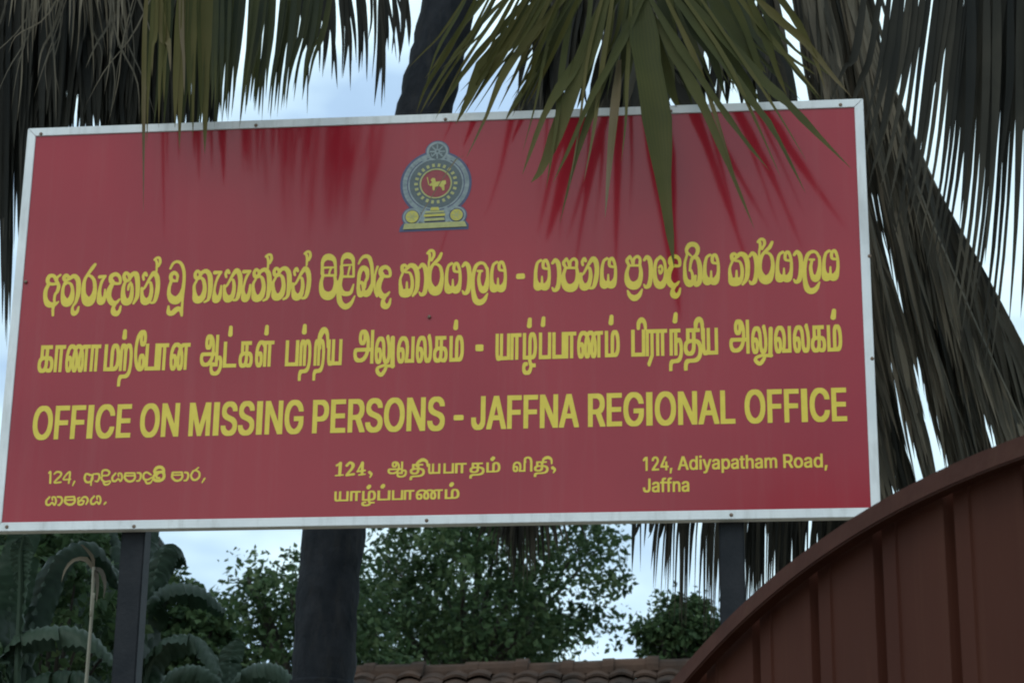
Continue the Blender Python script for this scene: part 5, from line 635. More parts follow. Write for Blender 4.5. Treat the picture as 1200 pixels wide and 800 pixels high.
[17144,6759,-42,19,-36,36,-19,42,-9,54,16,426,16,114,22,96,24,66,22,34,28,26,62,37,18,6,24,-6,14,-13,10,-29,24,27,30,19,36,8,30,-7,30,-24,31,-60,30,-108,17,-108,9,-138,0,-138,-11,-174,-13,-84,-19,-48,-21,-30,-23,-21,-36,-19,-30,-6,-42,2,-36,13,-36,22,-24,-18,-30,-14,-30,-5],
[22076,6801,-42,13,-38,30,-25,42,-12,48,-1,48,22,366,12,90,23,108,21,66,18,42,22,31,30,26,66,38,18,4,18,-5,14,-10,8,-18,2,-19,18,22,24,20,30,13,24,2,19,-2,23,-12,18,-18,14,-24,30,-90,22,-114,10,-132,-2,-162,-17,-198,-14,-78,-22,-54,-22,-30,-23,-21,-36,-18,-30,-5,-42,2,-36,13,-36,23,-24,-18,-30,-15],
[23564,6801,-48,12,-42,26,-36,-24,-30,-11,-42,-2,-36,10,-24,14,-30,31,-18,35,-10,42,0,72,24,348,13,84,23,108,24,72,28,55,36,35,71,42,19,3,23,-9,10,-12,9,-26,36,35,36,16,40,-1,30,-18,25,-36,20,-54,21,-90,11,-78,7,-120,-2,-156,-19,-198,-14,-78,-27,-60,-31,-36,-49,-26],
[1199,6808,10,0,-13,90,7,132,17,60,32,54,9,24,18,84,1,54,-12,34,-6,3,-72,-16,-54,-3,-60,5,-6,-5,-34,-84,-13,-42,-7,-48,-2,-66,5,-66,9,-47,12,-37,45,-72,40,-36,29,-11],
[16775,6826,3,-4,6,2,30,18,23,62,34,168,24,198,0,126,-15,108,-12,42,-18,41,-6,0,-18,-19,-42,-52,-42,-66,42,-28,19,-32,21,-84,13,-102,-2,-96,-13,-108,-21,-102],
[3949,6862,7,-6,24,11,18,13,15,18,17,54,13,90,2,114,-17,126,-6,24,-6,6,-18,0,-12,-24,-57,-114,-27,-37,-44,-41,10,-84,15,-54,26,-48],
[7213,6862,19,4,24,14,27,36,30,84,17,96,-4,90,-27,126,-13,35,-15,25,-15,14,-12,-2,-65,-24,-1,-24,-46,-96,-13,-54,6,-84,28,-120,26,-66],
[5489,6868,21,4,24,14,26,36,29,84,17,96,-6,90,-28,126,-28,60,-16,15,-12,-2,-65,-25,-2,-24,-48,-102,-10,-48,7,-84,29,-120,27,-66],
[6379,6868,37,18,23,30,18,66,10,78,3,108,-15,126,-7,24,-20,3,-15,-27,-58,-114,-28,-36,-42,-42,9,-84,15,-54,35,-60],
[8370,6874,8,-6,24,11,18,13,15,18,17,48,14,78,7,114,-11,126,-12,43,-18,1,-12,-23,-61,-117,-29,-36,-42,-42,9,-84,14,-54,22,-42],
[10231,6880,6,0,1,18,9,18,-1,18,-20,126,-12,43,-6,4,-19,-17,4,-90,13,-60],
[7795,6886,43,19,28,41,28,78,17,96,-4,90,-26,126,-13,35,-15,25,-15,14,-12,-2,-65,-24,-1,-24,-46,-96,-14,-54,6,-84,28,-120,26,-66],
[19763,6898,11,18,12,48,16,120,0,168,-13,138,-22,114,-25,57,-18,13,-24,4,-13,-14,-17,-36,-32,-108,-17,-126,16,-18,33,-84,16,-48,14,-66,18,23,18,6,21,-5,15,-18,0,-36,-12,-120],
[9245,6904,27,-5,30,4,36,15,26,22,21,36,15,42,22,114,1,84,-18,138,-115,3,-150,4,-28,-145,-1,-42,7,-72,14,-66,13,-42,17,-30,20,-23,30,-21],
[1613,6916,9,1,24,21,22,38,26,84,12,96,-7,66,-22,72,-25,43,-36,25,-12,2,-12,-5,-61,-47,-13,-72,-2,-78,4,-78,16,-60,27,-48],
[11437,6916,67,6,-3,18,9,192,6,13,18,10,19,-5,11,-18,19,-204,5,-4,37,-2,14,48,7,72,-1,78,-9,102,-20,96,-28,60,-18,11,-84,9,-24,21,-16,-11,-10,-36,-45,-108,-11,-60,11,-102],
[18742,6922,4,-3,18,14,29,31,20,30,12,30,19,90,9,144,-5,138,-19,120,-25,54,-40,42,-10,0,-50,-43,-27,-47,-23,-96,-11,-138,5,-144,17,-108,27,-61,18,-24],
[16169,6934,27,-5,30,3,29,14,31,23,27,31,15,24,18,66,15,150,-14,138,-91,4,-150,3,-36,-133,-5,-42,1,-42,9,-66,15,-60,31,-66,22,-24],
[16624,6934,34,13,28,29,19,54,17,84,10,114,-7,114,-7,31,-18,1,-12,-23,-66,-117,-25,-30,-45,-42,5,-84,11,-54,27,-54],
[2254,6946,4,-4,37,34,20,30,14,30,26,102,6,102,-14,114,-25,90,-19,36,-32,42,-19,18,-24,13,-36,19,-4,-2,-32,-66,-18,-90,-1,-114,8,-138,19,-96,17,-36,21,-30],
[19578,6946,35,18,3,6,-2,144,-22,86,-33,10,-10,12,-3,18,18,186,20,126,16,60,24,42,-26,4,-22,20,-32,27,-54,-183,-8,-72,-3,-78,10,-204,15,-114,10,-36,12,-24,21,-24],
[17964,6952,26,-3,30,4,54,35,28,30,15,24,19,66,17,150,-12,138,-91,4,-150,2,-36,-132,-6,-42,1,-42,9,-66,14,-60,31,-66,29,-30],
[12914,6958,18,-6,30,31,31,47,16,42,14,102,-3,174,-4,5,-108,17,-30,16,-20,22,-14,36,-8,48,-1,66,11,66,-76,-46,-13,-20,-14,-48,-17,-114,-5,-138,5,-120,14,-78,24,-54,24,-35,34,5,12,192,14,16,12,2,12,-5,9,-13,20,-204],
[14213,6958,9,-2,42,47,20,33,17,48,12,96,-2,168,-5,7,-108,18,-30,17,-18,21,-15,39,-6,48,0,60,12,66,-3,3,-77,-51,-13,-26,-12,-42,-17,-112,-6,-138,5,-120,14,-78,15,-36,31,-50,35,8,12,186,13,18,12,2,12,-4,10,-16,18,-198,5,-6],
[12351,6964,11,-6,30,18,32,30,24,36,28,90,17,132,-7,120,-28,126,-16,36,-20,28,-24,23,-24,10,-48,10,-6,-2,-31,-51,-20,-54,-19,-72,-13,-132,2,-108,18,-90,40,-78],
[15461,6976,15,-1,29,31,32,48,14,36,15,102,-1,174,-5,5,-108,18,-30,18,-16,19,-16,42,-5,42,0,66,11,60,-4,4,-72,-46,-16,-30,-12,-42,-17,-114,-7,-132,4,-120,13,-78,14,-36,29,-48,4,-4,30,5,4,5,13,186,13,16,12,3,12,-4,10,-15,17,-198,3,-7],
[17346,6976,21,18,33,42,20,36,10,30,13,96,1,174,-108,17,-30,17,-18,20,-17,42,-5,42,1,66,9,64,-74,-46,-15,-30,-14,-48,-17,-108,-7,-132,3,-120,12,-78,14,-36,26,-44,6,-5,32,7,16,189,12,15,12,3,12,-4,11,-17,14,-198],
[20775,6988,5,-4,65,4,-3,18,19,192,9,14,18,7,18,-7,8,-14,11,-204,35,-7,6,3,16,46,11,72,3,78,-4,96,-17,102,-13,36,-14,22,-18,7,-78,8,-24,21,-18,-10,-11,-36,-51,-108,-14,-60,6,-96],
[20228,7000,12,-1,31,31,33,48,15,36,18,102,3,168,-4,7,-102,17,-30,17,-18,20,-15,41,-5,42,1,66,11,60,-4,1,-69,-43,-11,-18,-17,-48,-20,-114,-10,-138,1,-114,12,-84,14,-36,24,-42,4,-4,30,5,21,191,15,15,18,-1,10,-8,4,-12,11,-192,2,-6],
[22254,7024,20,-3,30,29,36,50,17,38,18,102,5,168,-4,3,-108,19,-30,18,-16,20,-14,38,-5,46,3,66,11,54,-3,5,-72,-43,-15,-22,-15,-43,-24,-119,-11,-132,0,-120,10,-78,13,-36,24,-42,6,-5,36,4,19,187,13,18,22,0,13,-18,10,-198],
[23547,7024,11,-4,36,34,35,48,16,36,19,102,7,168,-5,4,-102,17,-30,16,-20,23,-15,42,-4,42,3,66,12,54,-6,2,-67,-38,-16,-24,-18,-48,-22,-114,-12,-132,-1,-120,10,-78,13,-36,24,-42,5,-3,30,4,5,5,22,186,15,14,18,-1,9,-7,4,-12,9,-198],
[21691,7030,7,-5,6,3,41,26,31,29,16,25,34,90,24,126,-1,120,-23,126,-15,36,-17,25,-24,24,-24,8,-48,11,-38,-56,-28,-66,-17,-60,-19,-126,-3,-120,13,-78,38,-78],
[14714,7124,-18,6,-18,13,-15,31,1,24,7,18,-3,30,16,29,30,14,156,5,30,-14,16,-28,-2,-30,9,-24,1,-18,-5,-18,-12,-18,-19,-14,-18,-4],
[18740,7137,-24,13,-14,24,-20,108,5,12,11,9,12,3,18,-5,11,-13,13,-43,6,-3,13,52,-6,48,-7,15,-24,-33,-24,-8,-24,13,-7,25,5,12,44,60,24,16,18,2,18,-8,17,-16,16,-30,15,-42,7,-60,-6,-36,-12,-36,-20,-36,-23,-29,-18,-11],
[10292,7156,5,6,0,30,46,102,3,48,-18,84,-24,60,-30,35,-17,-17,-27,-54,-17,-60,-11,-78,-8,-108,2,-7,30,8,24,-7,18,-13],
[10956,7360,38,-4,13,4,0,48,-11,54,-14,32,-24,28,-36,23,-12,3,-13,-2,-29,-14,-24,-20,-6,-50,24,-24,28,-60],
[3087,7372,29,0,2,12,-7,60,-22,60,-27,32,-36,24,-24,6,-26,-8,-38,-30,-2,-48,30,-29,30,-58,42,-13],
[9859,7384,91,-5,4,5,-10,240,-6,51,-258,-12,19,-201,-1,-72,96,-5,5,5,39,252,10,16,18,11,18,-6,16,-15,3,-18,-34,-144],
[4790,7396,5,6,6,60,-4,42,-19,25,-24,20,-12,6,-14,-9,-17,-18,-8,-18,-1,-36,7,-36,15,-13],
[3830,7400,-17,20,-28,90,0,42,15,48,32,54,16,14,18,8,18,1,22,-5,16,-12,13,-18,28,-72,-2,-30,-17,-19,-24,-5,-24,10,-18,25,-10,-17,-3,-18,17,-78,-2,-18,-8,-14,-12,-8,-18,-2],
[6266,7405,-14,9,-8,12,-25,78,-4,42,12,48,27,54,18,20,18,12,18,4,24,-3,30,-25,33,-80,-1,-24,-20,-24,-24,-5,-24,11,-18,24,-11,-36,15,-90,-16,-23,-12,-5],
[8270,7405,-20,21,-26,90,1,42,16,48,33,54,32,21,18,2,24,-7,18,-15,12,-19,25,-72,-3,-24,-16,-19,-24,-6,-24,9,-18,26,-10,-16,-3,-18,14,-78,-2,-18,-17,-20,-12,-3],
[1155,7414,47,6,21,6,0,6,-21,29,-51,103,-9,8,-24,7,-36,0,-13,-9,-21,-54,2,-42,8,-24,12,-14,36,-14],
[9414,7432,8,0,3,6,-7,174,-50,1,-15,-25,-31,-78,-10,-72],
[19200,7432,44,-6,16,6,-1,66,-11,48,-16,29,-30,28,-30,11,-30,-11,-30,-23,-8,-16,-2,-36,22,-24,24,-58],
[9214,7438,28,-1,6,7,17,84,26,78,-7,4,-78,-2,-78,-3,-3,-5,10,-156,5,-4],
[12984,7438,20,-4,2,10,-24,84,-32,70,-6,1,-6,-9,-8,-26,-6,-54,3,-48,4,-12,7,-4],
[14288,7438,10,0,0,6,-17,66,-28,72,-10,18,-6,0,-11,-24,-7,-42,-1,-48,4,-30,12,-9],
[15529,7456,19,-4,6,4,-1,6,-23,84,-30,68,-6,1,-7,-9,-8,-30,-5,-48,2,-48,6,-14],
[16235,7456,99,-5,6,5,8,120,-4,24,-12,24,-16,16,-12,4,-30,-18,-24,-26,-9,-30],
[17417,7456,17,0,-9,42,-25,78,-22,41,-11,-17,-8,-36,-4,-48,3,-42,14,-11],
[3373,7462,7,0,2,12,-20,72,-15,30,-21,16,-6,0,-10,-28,7,-36,32,-60],
[16105,7462,31,-5,5,5,-20,102,-25,54,-2,3,-6,-4,-12,-16,-14,-31,8,-30],
[16544,7461,-17,19,-23,90,2,36,19,54,31,50,18,15,18,8,36,-3,18,-13,12,-18,25,-75,-3,-24,-16,-20,-24,-6,-24,9,-18,25,-13,-32,11,-78,-2,-18,-20,-20,-18,-3],
[18030,7474,98,-5,5,5,10,120,-3,24,-13,24,-17,17,-12,2,-30,-19,-21,-24,-10,-30],
[20320,7474,11,0,-17,78,-27,72,-5,9,-8,-3,-8,-18,-9,-48,0,-72,13,-10],
[7151,7480,21,6,19,18,-6,54,-14,24,-13,6,-22,-42,2,-30],
[17901,7480,29,-5,6,5,-19,102,-23,51,-6,5,-15,-20,-11,-18,-3,-18],
[5425,7486,24,12,13,12,-8,60,-12,18,-10,8,-6,-2,-21,-42,7,-42,8,-22],
[22338,7498,32,-5,1,5,-21,90,-27,66,-13,-10,-10,-26,-7,-48,-1,-48,6,-16],
[23634,7498,26,-5,3,5,-20,90,-29,66,-13,-12,-8,-24,-8,-48,-1,-48,3,-12,7,-5],
[7733,7504,21,6,20,18,-6,54,-15,24,-11,7,-23,-43,2,-30],
[1541,7522,35,18,-19,18,-13,12,-8,-6,-3,-18],
[11442,7528,2,-6,38,36,2,6,-15,24,-13,17,-11,-11],
[20812,7588,4,-4,37,34,2,6,-15,24,-12,14,-11,-14],
[9289,7672,121,-2,1,20,-12,60,-20,54,-35,42,-42,16,-66,12,-24,0,-23,-10,-31,-24,-24,-29,-17,-43,-9,-90,8,-4],
[19641,7678,5,-6,42,17,36,42,22,49,11,60,-3,42,-24,43,-30,26,-42,5,-36,-6,-30,-20,-41,-48,-10,-30,5,-48,90,-102],
[9671,7732,9,-4,252,3,-11,79,-10,24,-21,26,-36,24,-54,20,-30,4,-30,-11,-36,-27,-17,-24,-8,-30],
[12222,7840,2,-3,25,57,9,48,-10,60,-6,12,-16,12,-20,1,-16,-19,14,-12,8,-18],
[21606,7894,27,48,12,42,-2,60,-6,18,-13,12,-22,4,-19,-16,14,-18,6,-18],
[7524,7918,13,36,-4,72,-12,30,-25,-2,-19,-10,32,-60],
[4250,7924,9,42,-6,66,-12,30,-23,0,-22,-12,33,-60],
[8655,7984,5,-5,2,5,7,36,-7,72,-8,20,-30,-2,-13,-12,28,-54]],
'sinhala_address': [[1866,710,-36,12,-9,12,-1,12,16,15,28,3,35,48,18,42,-3,42,-12,30,-12,12,-90,16,-12,6,-8,14,0,12,7,12,10,6,81,-4,42,-11,30,-26,22,-49,6,-60,-5,-24,-12,-30,-23,-37,-31,-35,-17,-14],
[2460,709,-42,14,-16,17,-11,24,-13,66,9,18,14,6,-25,36,-7,24,5,18,10,12,52,25,12,0,11,-7,6,-12,-5,-18,-41,-24,29,-41,66,92,30,21,30,9,42,-3,36,-13,30,-25,20,-34,13,-42,1,-42,-14,-36,-39,-60,-11,-7,-18,2,-12,11,-3,12,37,84,0,24,-10,36,-10,18,-14,11,-24,7,-18,0,-28,-12,-32,-36,54,-10,23,-20,4,-18,-2,-24,-19,-54,-18,-24,-24,-16,-36,-9],
[1542,715,-36,12,-25,25,-17,42,-5,48,5,30,14,30,77,90,17,9,16,-3,12,-12,3,-18,-13,-22,-53,-62,-14,-24,-2,-42,6,-24,9,-14,24,-5,24,3,48,48,30,13,30,-12,36,-39,10,18,7,30,-6,54,-11,35,-12,19,-36,7,-4,-7,13,-66,-15,-15,-18,4,-8,11,-18,66,0,24,11,18,27,12,42,1,36,-13,18,-18,20,-42,15,-60,1,-42,-13,-54,-12,-24,-15,-18,-20,-11,-12,0,-15,5,-14,12,-37,53,-33,-47,-21,-17,-30,-8],
[2136,716,-42,15,-42,26,-30,28,-23,33,-8,42,20,84,-5,24,10,16,12,6,174,4,84,5,18,-8,7,-11,31,-90,4,-30,-3,-30,-10,-30,-17,-30,-18,-22,-24,-18,-60,-17,-42,-2],
[2814,720,-31,14,-21,24,-16,48,-3,42,6,30,15,30,79,90,13,5,18,-4,12,-13,2,-12,-8,-18,-56,-66,-17,-30,-2,-42,7,-24,8,-12,24,-4,24,3,48,49,30,11,30,-12,36,-40,16,53,-12,72,-16,32,-36,7,-4,-3,13,-66,-9,-15,-18,-3,-14,12,-19,72,1,18,8,17,12,9,24,7,30,1,24,-5,20,-11,17,-18,23,-54,12,-72,-13,-66,-25,-42,-28,-15,-24,6,-20,21,-28,44,-31,-44,-23,-20,-36,-9],
[3156,718,-11,10,-1,18,36,60,18,11,18,-2,11,-9,6,-12,-5,-24,-50,-48,-10,-5],
[2450,770,34,-6,36,7,14,17,10,24,4,12,-10,6,-48,6,-6,-4,-41,-50],
[2176,776,44,4,30,12,26,32,10,36,-108,-3,-120,-3,-1,-6,19,-25,36,-28,30,-14],
[2064,908,6,-6,204,5,-7,25,-5,12,-186,-4],
[3162,1273,-36,11,-24,24,-32,62,0,18,-34,30,-22,30,-14,58,-11,-40,-16,-36,-20,-30,-19,-17,-18,-7,-18,1,-48,19,-12,10,-1,18,13,12,54,-6,26,48,10,36,-2,36,-11,36,-5,7,-12,5,-72,1,-24,9,-19,-52,9,-54,-1,-36,-11,-30,-25,-36,2,-96,-9,-21,-12,-6,-12,1,-16,14,-4,66,-4,3,-36,-8,-30,0,-36,7,-30,14,-31,32,-26,54,-11,48,3,48,12,48,23,39,30,18,42,-4,78,-30,12,-8,30,4,24,-8,11,25,13,7,12,-1,12,-9,18,9,72,8,42,-6,24,-18,16,-26,20,-83,21,47,-20,24,3,90,8,30,18,22,24,15,24,9,60,6,42,-10,54,-30,30,-30,10,-30,-6,-42,-25,-42,-27,-24,-24,-9,-120,-3,-11,-12,-5,-18,1,-24,10,-24,23,-26,33,-22,39,-5,114,25,18,-14,0,-18,19,-12,-1,-18,-33,-54,-21,-23,-42,-20],
[2214,1278,-12,7,-5,13,37,126,16,18,23,0,15,-18,-1,-18,-55,-120],
[4350,1290,-24,11,-16,15,-39,72,-3,18,-32,19,-21,29,-10,30,-5,48,2,36,10,36,23,30,25,19,36,15,30,2,47,-18,91,-64,7,-14,-1,-12,-9,-12,-15,-6,-12,3,-78,52,-30,14,-30,-6,-24,-21,-9,-18,-2,-30,2,-30,9,-32,12,-12,18,-8,48,-7,30,8,78,48,18,-1,4,4,30,66,19,18,-11,21,-17,39,2,42,22,54,38,48,45,25,48,11,48,1,48,-13,24,-15,30,-29,23,-34,14,-36,8,-102,13,-42,5,-42,-4,-42,-11,-32,-25,-34,-41,-34,-48,-23,-48,-10,-60,1,-48,10,-36,19,-36,30,-26,-65,-22,-26,-24,-13,-30,-10,-30,-3],
[5916,1295,-11,9,-1,18,60,120,18,16,18,-1,15,-15,-1,-24,-76,-114,-10,-9],
[3152,1334,40,-5,42,11,44,48,-10,0,-88,-23,-42,-3,-5,-4],
[4361,1346,43,3,36,17,49,70,-12,24,-7,-3,-78,-50,-60,-13,17,-36],
[2088,1350,-11,8,-6,12,3,84,-88,-6,-42,3,-24,13,-11,20,5,30,28,54,44,61,48,55,48,38,24,2,20,-12,13,-36,2,-66,-5,-102,12,-1,12,-8,5,-21,-11,-14,-20,-4,-4,-6,-6,-90,-18,-15],
[3840,1351,-30,5,-30,11,-34,21,-34,30,-39,54,-7,24,-2,30,18,108,8,13,18,7,144,-1,120,0,16,-7,8,-12,21,-72,9,-60,-5,-30,-12,-30,-19,-31,-24,-25,-24,-16,-30,-11,-36,-7],
[5166,1352,-36,14,-39,28,-36,36,-23,36,-8,24,-3,30,15,108,6,12,16,8,180,0,90,0,19,-8,8,-12,25,-96,3,-36,-4,-24,-11,-30,-16,-28,-24,-27,-24,-18,-60,-20,-42,-3],
[1554,1358,-12,7,-9,17,-12,276,-3,3,-12,-6,-12,0,-12,9,-5,12,5,16,36,47,24,4,19,-13,10,-24,7,-48,15,-276,-5,-12,-10,-10],
[5424,1357,-30,5,-10,14,0,12,16,16,48,3,7,5,26,54,6,54,-6,36,-10,24,-71,14,-12,10,-4,12,3,12,7,7,14,5,70,-1,30,-12,16,-17,10,-18,14,-60,-5,-66,-15,-42,-20,-36,-16,-18,-20,-12],
[1698,1364,-24,7,-11,11,-8,18,5,24,30,42,121,126,16,30,2,24,-11,17,-12,6,-54,10,-24,-4,-60,-54,-12,0,-13,7,-7,12,0,12,38,48,28,24,26,10,42,1,54,-10,36,-19,16,-18,11,-24,3,-42,-12,-36,-20,-30,-138,-138,8,-4,144,14,17,-10,5,-18,-10,-18,-12,-5,-138,-14],
[5688,1363,-30,9,-24,15,-41,49,-25,60,-4,30,5,30,14,36,45,79,54,19,102,77,12,4,12,-3,9,-14,-3,-17,-59,-49,58,-30,21,-18,17,-24,12,-30,6,-42,-6,-66,-25,-48,-48,-44,-48,-22],
[3402,1369,-42,12,-23,19,-20,42,-7,48,7,42,13,26,78,90,12,8,18,-1,12,-9,6,-18,-6,-16,-58,-68,-18,-30,-1,-48,8,-24,9,-9,24,-3,24,5,47,49,25,10,24,-5,42,-43,6,0,14,50,-5,48,-21,54,-12,6,-24,3,-6,-3,12,-54,0,-18,-18,-13,-18,7,-23,78,1,18,10,19,30,14,36,0,36,-11,23,-22,19,-42,14,-60,1,-42,-10,-42,-21,-42,-26,-20,-18,-1,-18,7,-42,60,-6,-2,-27,-38,-19,-18,-32,-12],
[4044,1374,-15,14,-2,12,5,12,12,8,54,6,21,40,11,42,-1,42,-13,42,-12,8,-60,9,-16,13,-1,18,9,12,38,3,36,1,24,-5,31,-23,13,-24,9,-30,3,-66,-18,-66,-33,-54,-17,-12,-18,-6],
[5197,1412,47,3,35,15,28,30,15,36,-3,30,-105,0,-126,-1,-3,-5,7,-30,32,-39,42,-31],
[2625,1418,27,-5,30,2,18,7,16,14,6,54,16,54,-3,18,-5,12,-56,-12,-11,6,-6,18,-47,15,-12,2,-12,-21,-9,-50,3,-42,19,-48,15,-18],
[3829,1418,41,-2,42,12,30,24,21,38,3,24,-6,17,-90,0,-138,-1,-5,-4,5,-27,24,-33,42,-35],
[5693,1424,37,-1,30,15,33,34,14,30,3,48,-9,42,-23,24,-36,21,-30,7,-42,-14,-33,-62,-11,-30,1,-30,18,-42,24,-30],
[4619,1436,43,-5,47,5,-77,4,-24,10,-16,16,-13,24,-7,26,-6,1,-12,-35,27,-28],
[4714,1442,8,-2,18,10,32,28,11,24,1,36,-9,36,-23,28,-24,0,-30,-8,-24,-12,-24,-20,-11,-18,-1,-18,4,-18,7,-6,55,-5,18,-12,5,-25],
[1966,1496,74,3,36,4,4,5,8,154,-39,-34,-48,-60,-35,-54,-5,-12],
[3737,1574,211,0,4,6,-4,16,-6,5,-198,1,-7,-4],
[5090,1574,10,-5,204,1,6,4,-3,12,-3,9,-6,1,-198,1,-6,-1],
[3059,1598,1,-6,24,4,84,-1,24,4,20,23,9,30,-4,12,-19,16,-36,18,-24,6,-36,-4,-24,-10,-11,-20],
[4581,1676,3,-6,180,21,3,3,-21,23,-36,19,-60,-3,-36,-16]],
}
def decode(s):
    """a closed outline: first point, then steps, in tenths of a millimetre"""
    x, y = s[0], s[1]
    P = [(x, y)]
    for i in range(2, len(s), 2):
        x += s[i]
        y += s[i + 1]
        P.append((x, y))
    return [(a * 1e-4, b * 1e-4) for a, b in P]
def area(l): return 0.5 * sum(a[0] * b[1] - b[0] * a[1] for a, b in zip(l, l[1:] + l[:1]))
def inside(p, l):
    c = False
    for a, b in zip(l, l[1:] + l[:1]):
        if (a[1] > p[1]) != (b[1] > p[1]) and p[0] < (b[0] - a[0]) * (p[1] - a[1]) / (b[1] - a[1]) + a[0]: c = not c
    return c
def fill_loops(bm, loops, y):
    """flat letters: outer loops with their holes, in board coordinates (x, z from the board's lower left)"""
    loops = [l for l in loops if len(l) > 3]
    ar = [area(l) for l in loops]
    outers = [i for i, a in enumerate(ar) if a < 0]
    holes = {i: [] for i in outers}
    for j, a in enumerate(ar):
        if a > 0:
            c = [i for i in outers if inside(loops[j][0], loops[i])]
            if c: holes[min(c, key=lambda i: abs(ar[i]))].append(j)
    for i in outers:
        poly = [loops[i]] + [loops[j] for j in holes[i]]
        flat = [p for l in poly for p in l]
        vs = [bm.verts.new((p[0], y, p[1] + SIGN_Z)) for p in flat]
        for t in tessellate_polygon([[Vector((p[0], p[1], 0)) for p in l] for l in poly]):
            try:
                f = bm.faces.new([vs[k] for k in t])
                f.normal_update()
                if f.normal.y > 0: f.normal_flip()
            except ValueError: pass

sign = empty('office_sign', (SIGN_W / 2, 0, 0), 'wide red office signboard with yellow Sinhala, Tamil and English lettering in a white frame', 'sign')
FW = 0.0255
bm = bmesh.new()
box(bm, (0.012, 0.0, SIGN_Z + 0.012), (SIGN_W - 0.012, 0.006, SIGN_Z + SIGN_H - 0.012))
obj('panel', bm, M['red'], sign)
x0, x1, z0, z1 = 0.0, SIGN_W, SIGN_Z, SIGN_Z + SIGN_H
g = 0.0007
for pts in ([(x0 + g, z1), (x1 - g, z1), (x1 - FW - g, z1 - FW), (x0 + FW + g, z1 - FW)],
            [(x0 + g, z0), (x0 + FW + g, z0 + FW), (x1 - FW - g, z0 + FW), (x1 - g, z0)],
            [(x0, z0 + g), (x0, z1 - g), (x0 + FW, z1 - FW - g), (x0 + FW, z0 + FW + g)],
            [(x1, z0 + g), (x1 - FW, z0 + FW + g), (x1 - FW, z1 - FW - g), (x1, z1 - g)]):
    bm = bmesh.new()
    prism(bm, pts, -0.004, 0.030)
    bmesh.ops.bevel(bm, geom=bm.edges[:], offset=0.0012, segments=2, affect='EDGES')
    obj('frame_rail', bm, M['frame'], sign)
bm = bmesh.new()                                         # sheet back and bracing
box(bm, (0.027, 0.0075, z0 + 0.027), (SIGN_W - 0.027, 0.012, z1 - 0.027))
for zz in (0.35, 0.85): box(bm, (0.03, 0.013, z0 + zz), (SIGN_W - 0.03, 0.030, z0 + zz + 0.03))
obj('backing_sheet', bm, M['back'], sign)
for name, lab in (('sinhala_title', 'upper line of yellow Sinhala lettering'), ('tamil_title', 'second line of yellow Tamil lettering'), ('english_title', 'third line of yellow English capitals'),
                  ('sinhala_address', 'small yellow Sinhala address at lower left'), ('tamil_address', 'small yellow Tamil address in the middle'), ('english_address', 'small yellow English address at lower right')):
    bm = bmesh.new()
    fill_loops(bm, [decode(s) for s in LETTERING[name]], -0.0008)
    tag(obj('title_lettering' if 'title' in name else 'address_lettering', bm, M['yellow'], sign), lab)
for (px, py) in ((48, 157), (300, 147), (522, 140), (786, 130.5), (985, 123), (8, 617), (500, 609.5), (857, 603), (157, 616.5), (30, 330), (1022, 420), (1019, 300), (503, 371)):  # last entry: a rust spot on the panel, given a screw's shape
    p = at(px, py, -0.004)
    bm = bmesh.new()
    bmesh.ops.create_uvsphere(bm, u_segments=10, v_segments=6, radius=0.0055)
    bmesh.ops.scale(bm, verts=bm.verts, vec=(1, 0.55, 1))
    bmesh.ops.translate(bm, verts=bm.verts, vec=p)
    obj('screw', bm, M['screw'], sign, True)
for xp in (at(161, 620, 0.07).x, at(857, 604, 0.07).x):
    bm = bmesh.new()
    box(bm, (xp - 0.034, 0.031, 0.0), (xp + 0.034, 0.099, z1 - 0.06), 0.004)
    obj('post', bm, M['post'], sign)

# the emblem
EC = at(510.9, 215.6, 0.0)
EU = 0.000430                                            # metres per tracing unit
em = bpy.data.objects.new('emblem', None)
COL.objects.link(em)
em.parent = sign
em.location = EC - sign.location
def E2(x, y): return (EC.x + x * EU, EC.z - y * EU)
class Flat:
    def __init__(s, y): s.bm = bmesh.new(); s.y = y
    def poly(s, pts):
        s.y -= 0.00004
        f = s.bm.faces.new([s.bm.verts.new((*[(E2(*p))[0]], s.y, E2(*p)[1])) for p in pts])
        f.normal_update()
        if f.normal.y > 0: f.normal_flip()
    def disc(s, x, y, r, n=40): s.poly([(x + r * math.cos(2 * math.pi * k / n), y + r * math.sin(2 * math.pi * k / n)) for k in range(n)])
    def ring(s, x, y, r0, r1, n=48):
        s.y -= 0.00004
        c = lambda r, k: s.bm.verts.new((E2(x + r * math.cos(2 * math.pi * k / n), 0)[0], s.y, E2(0, y + r * math.sin(2 * math.pi * k / n))[1]))
        a = [c(r0, k) for k in range(n)]
        b = [c(r1, k) for k in range(n)]
        for k in range(n):
            f = s.bm.faces.new((a[k], a[(k + 1) % n], b[(k + 1) % n], b[k]))
            f.normal_update()
            if f.normal.y > 0: f.normal_flip()
    def spokes(s, x, y, r0, r1, w, n, ph=0):
        for k in range(n):
            a = 2 * math.pi * (k + ph) / n
            ca, sa = math.cos(a), math.sin(a)
            s.poly([(x + r0 * ca - w * sa, y + r0 * sa + w * ca), (x + r1 * ca - w * sa, y + r1 * sa + w * ca), (x + r1 * ca + w * sa, y + r1 * sa - w * ca), (x + r0 * ca + w * sa, y + r0 * sa - w * ca)])
    def done(s, name, m): return obj(name, s.bm, m, em)
f = Flat(-0.0008)
f.disc(0, 0, 242, 64); f.disc(5, -235, 82); f.disc(-155, 236, 70); f.disc(145, 232, 70)
f.poly([(-95, 160), (95, 160), (95, 330), (-95, 330)]); f.poly([(-215, 278), (205, 270), (228, 300), (226, 336), (-240, 342), (-236, 310)])
f.done('emblem_backing', M['navy'])
f = Flat(-0.0016)
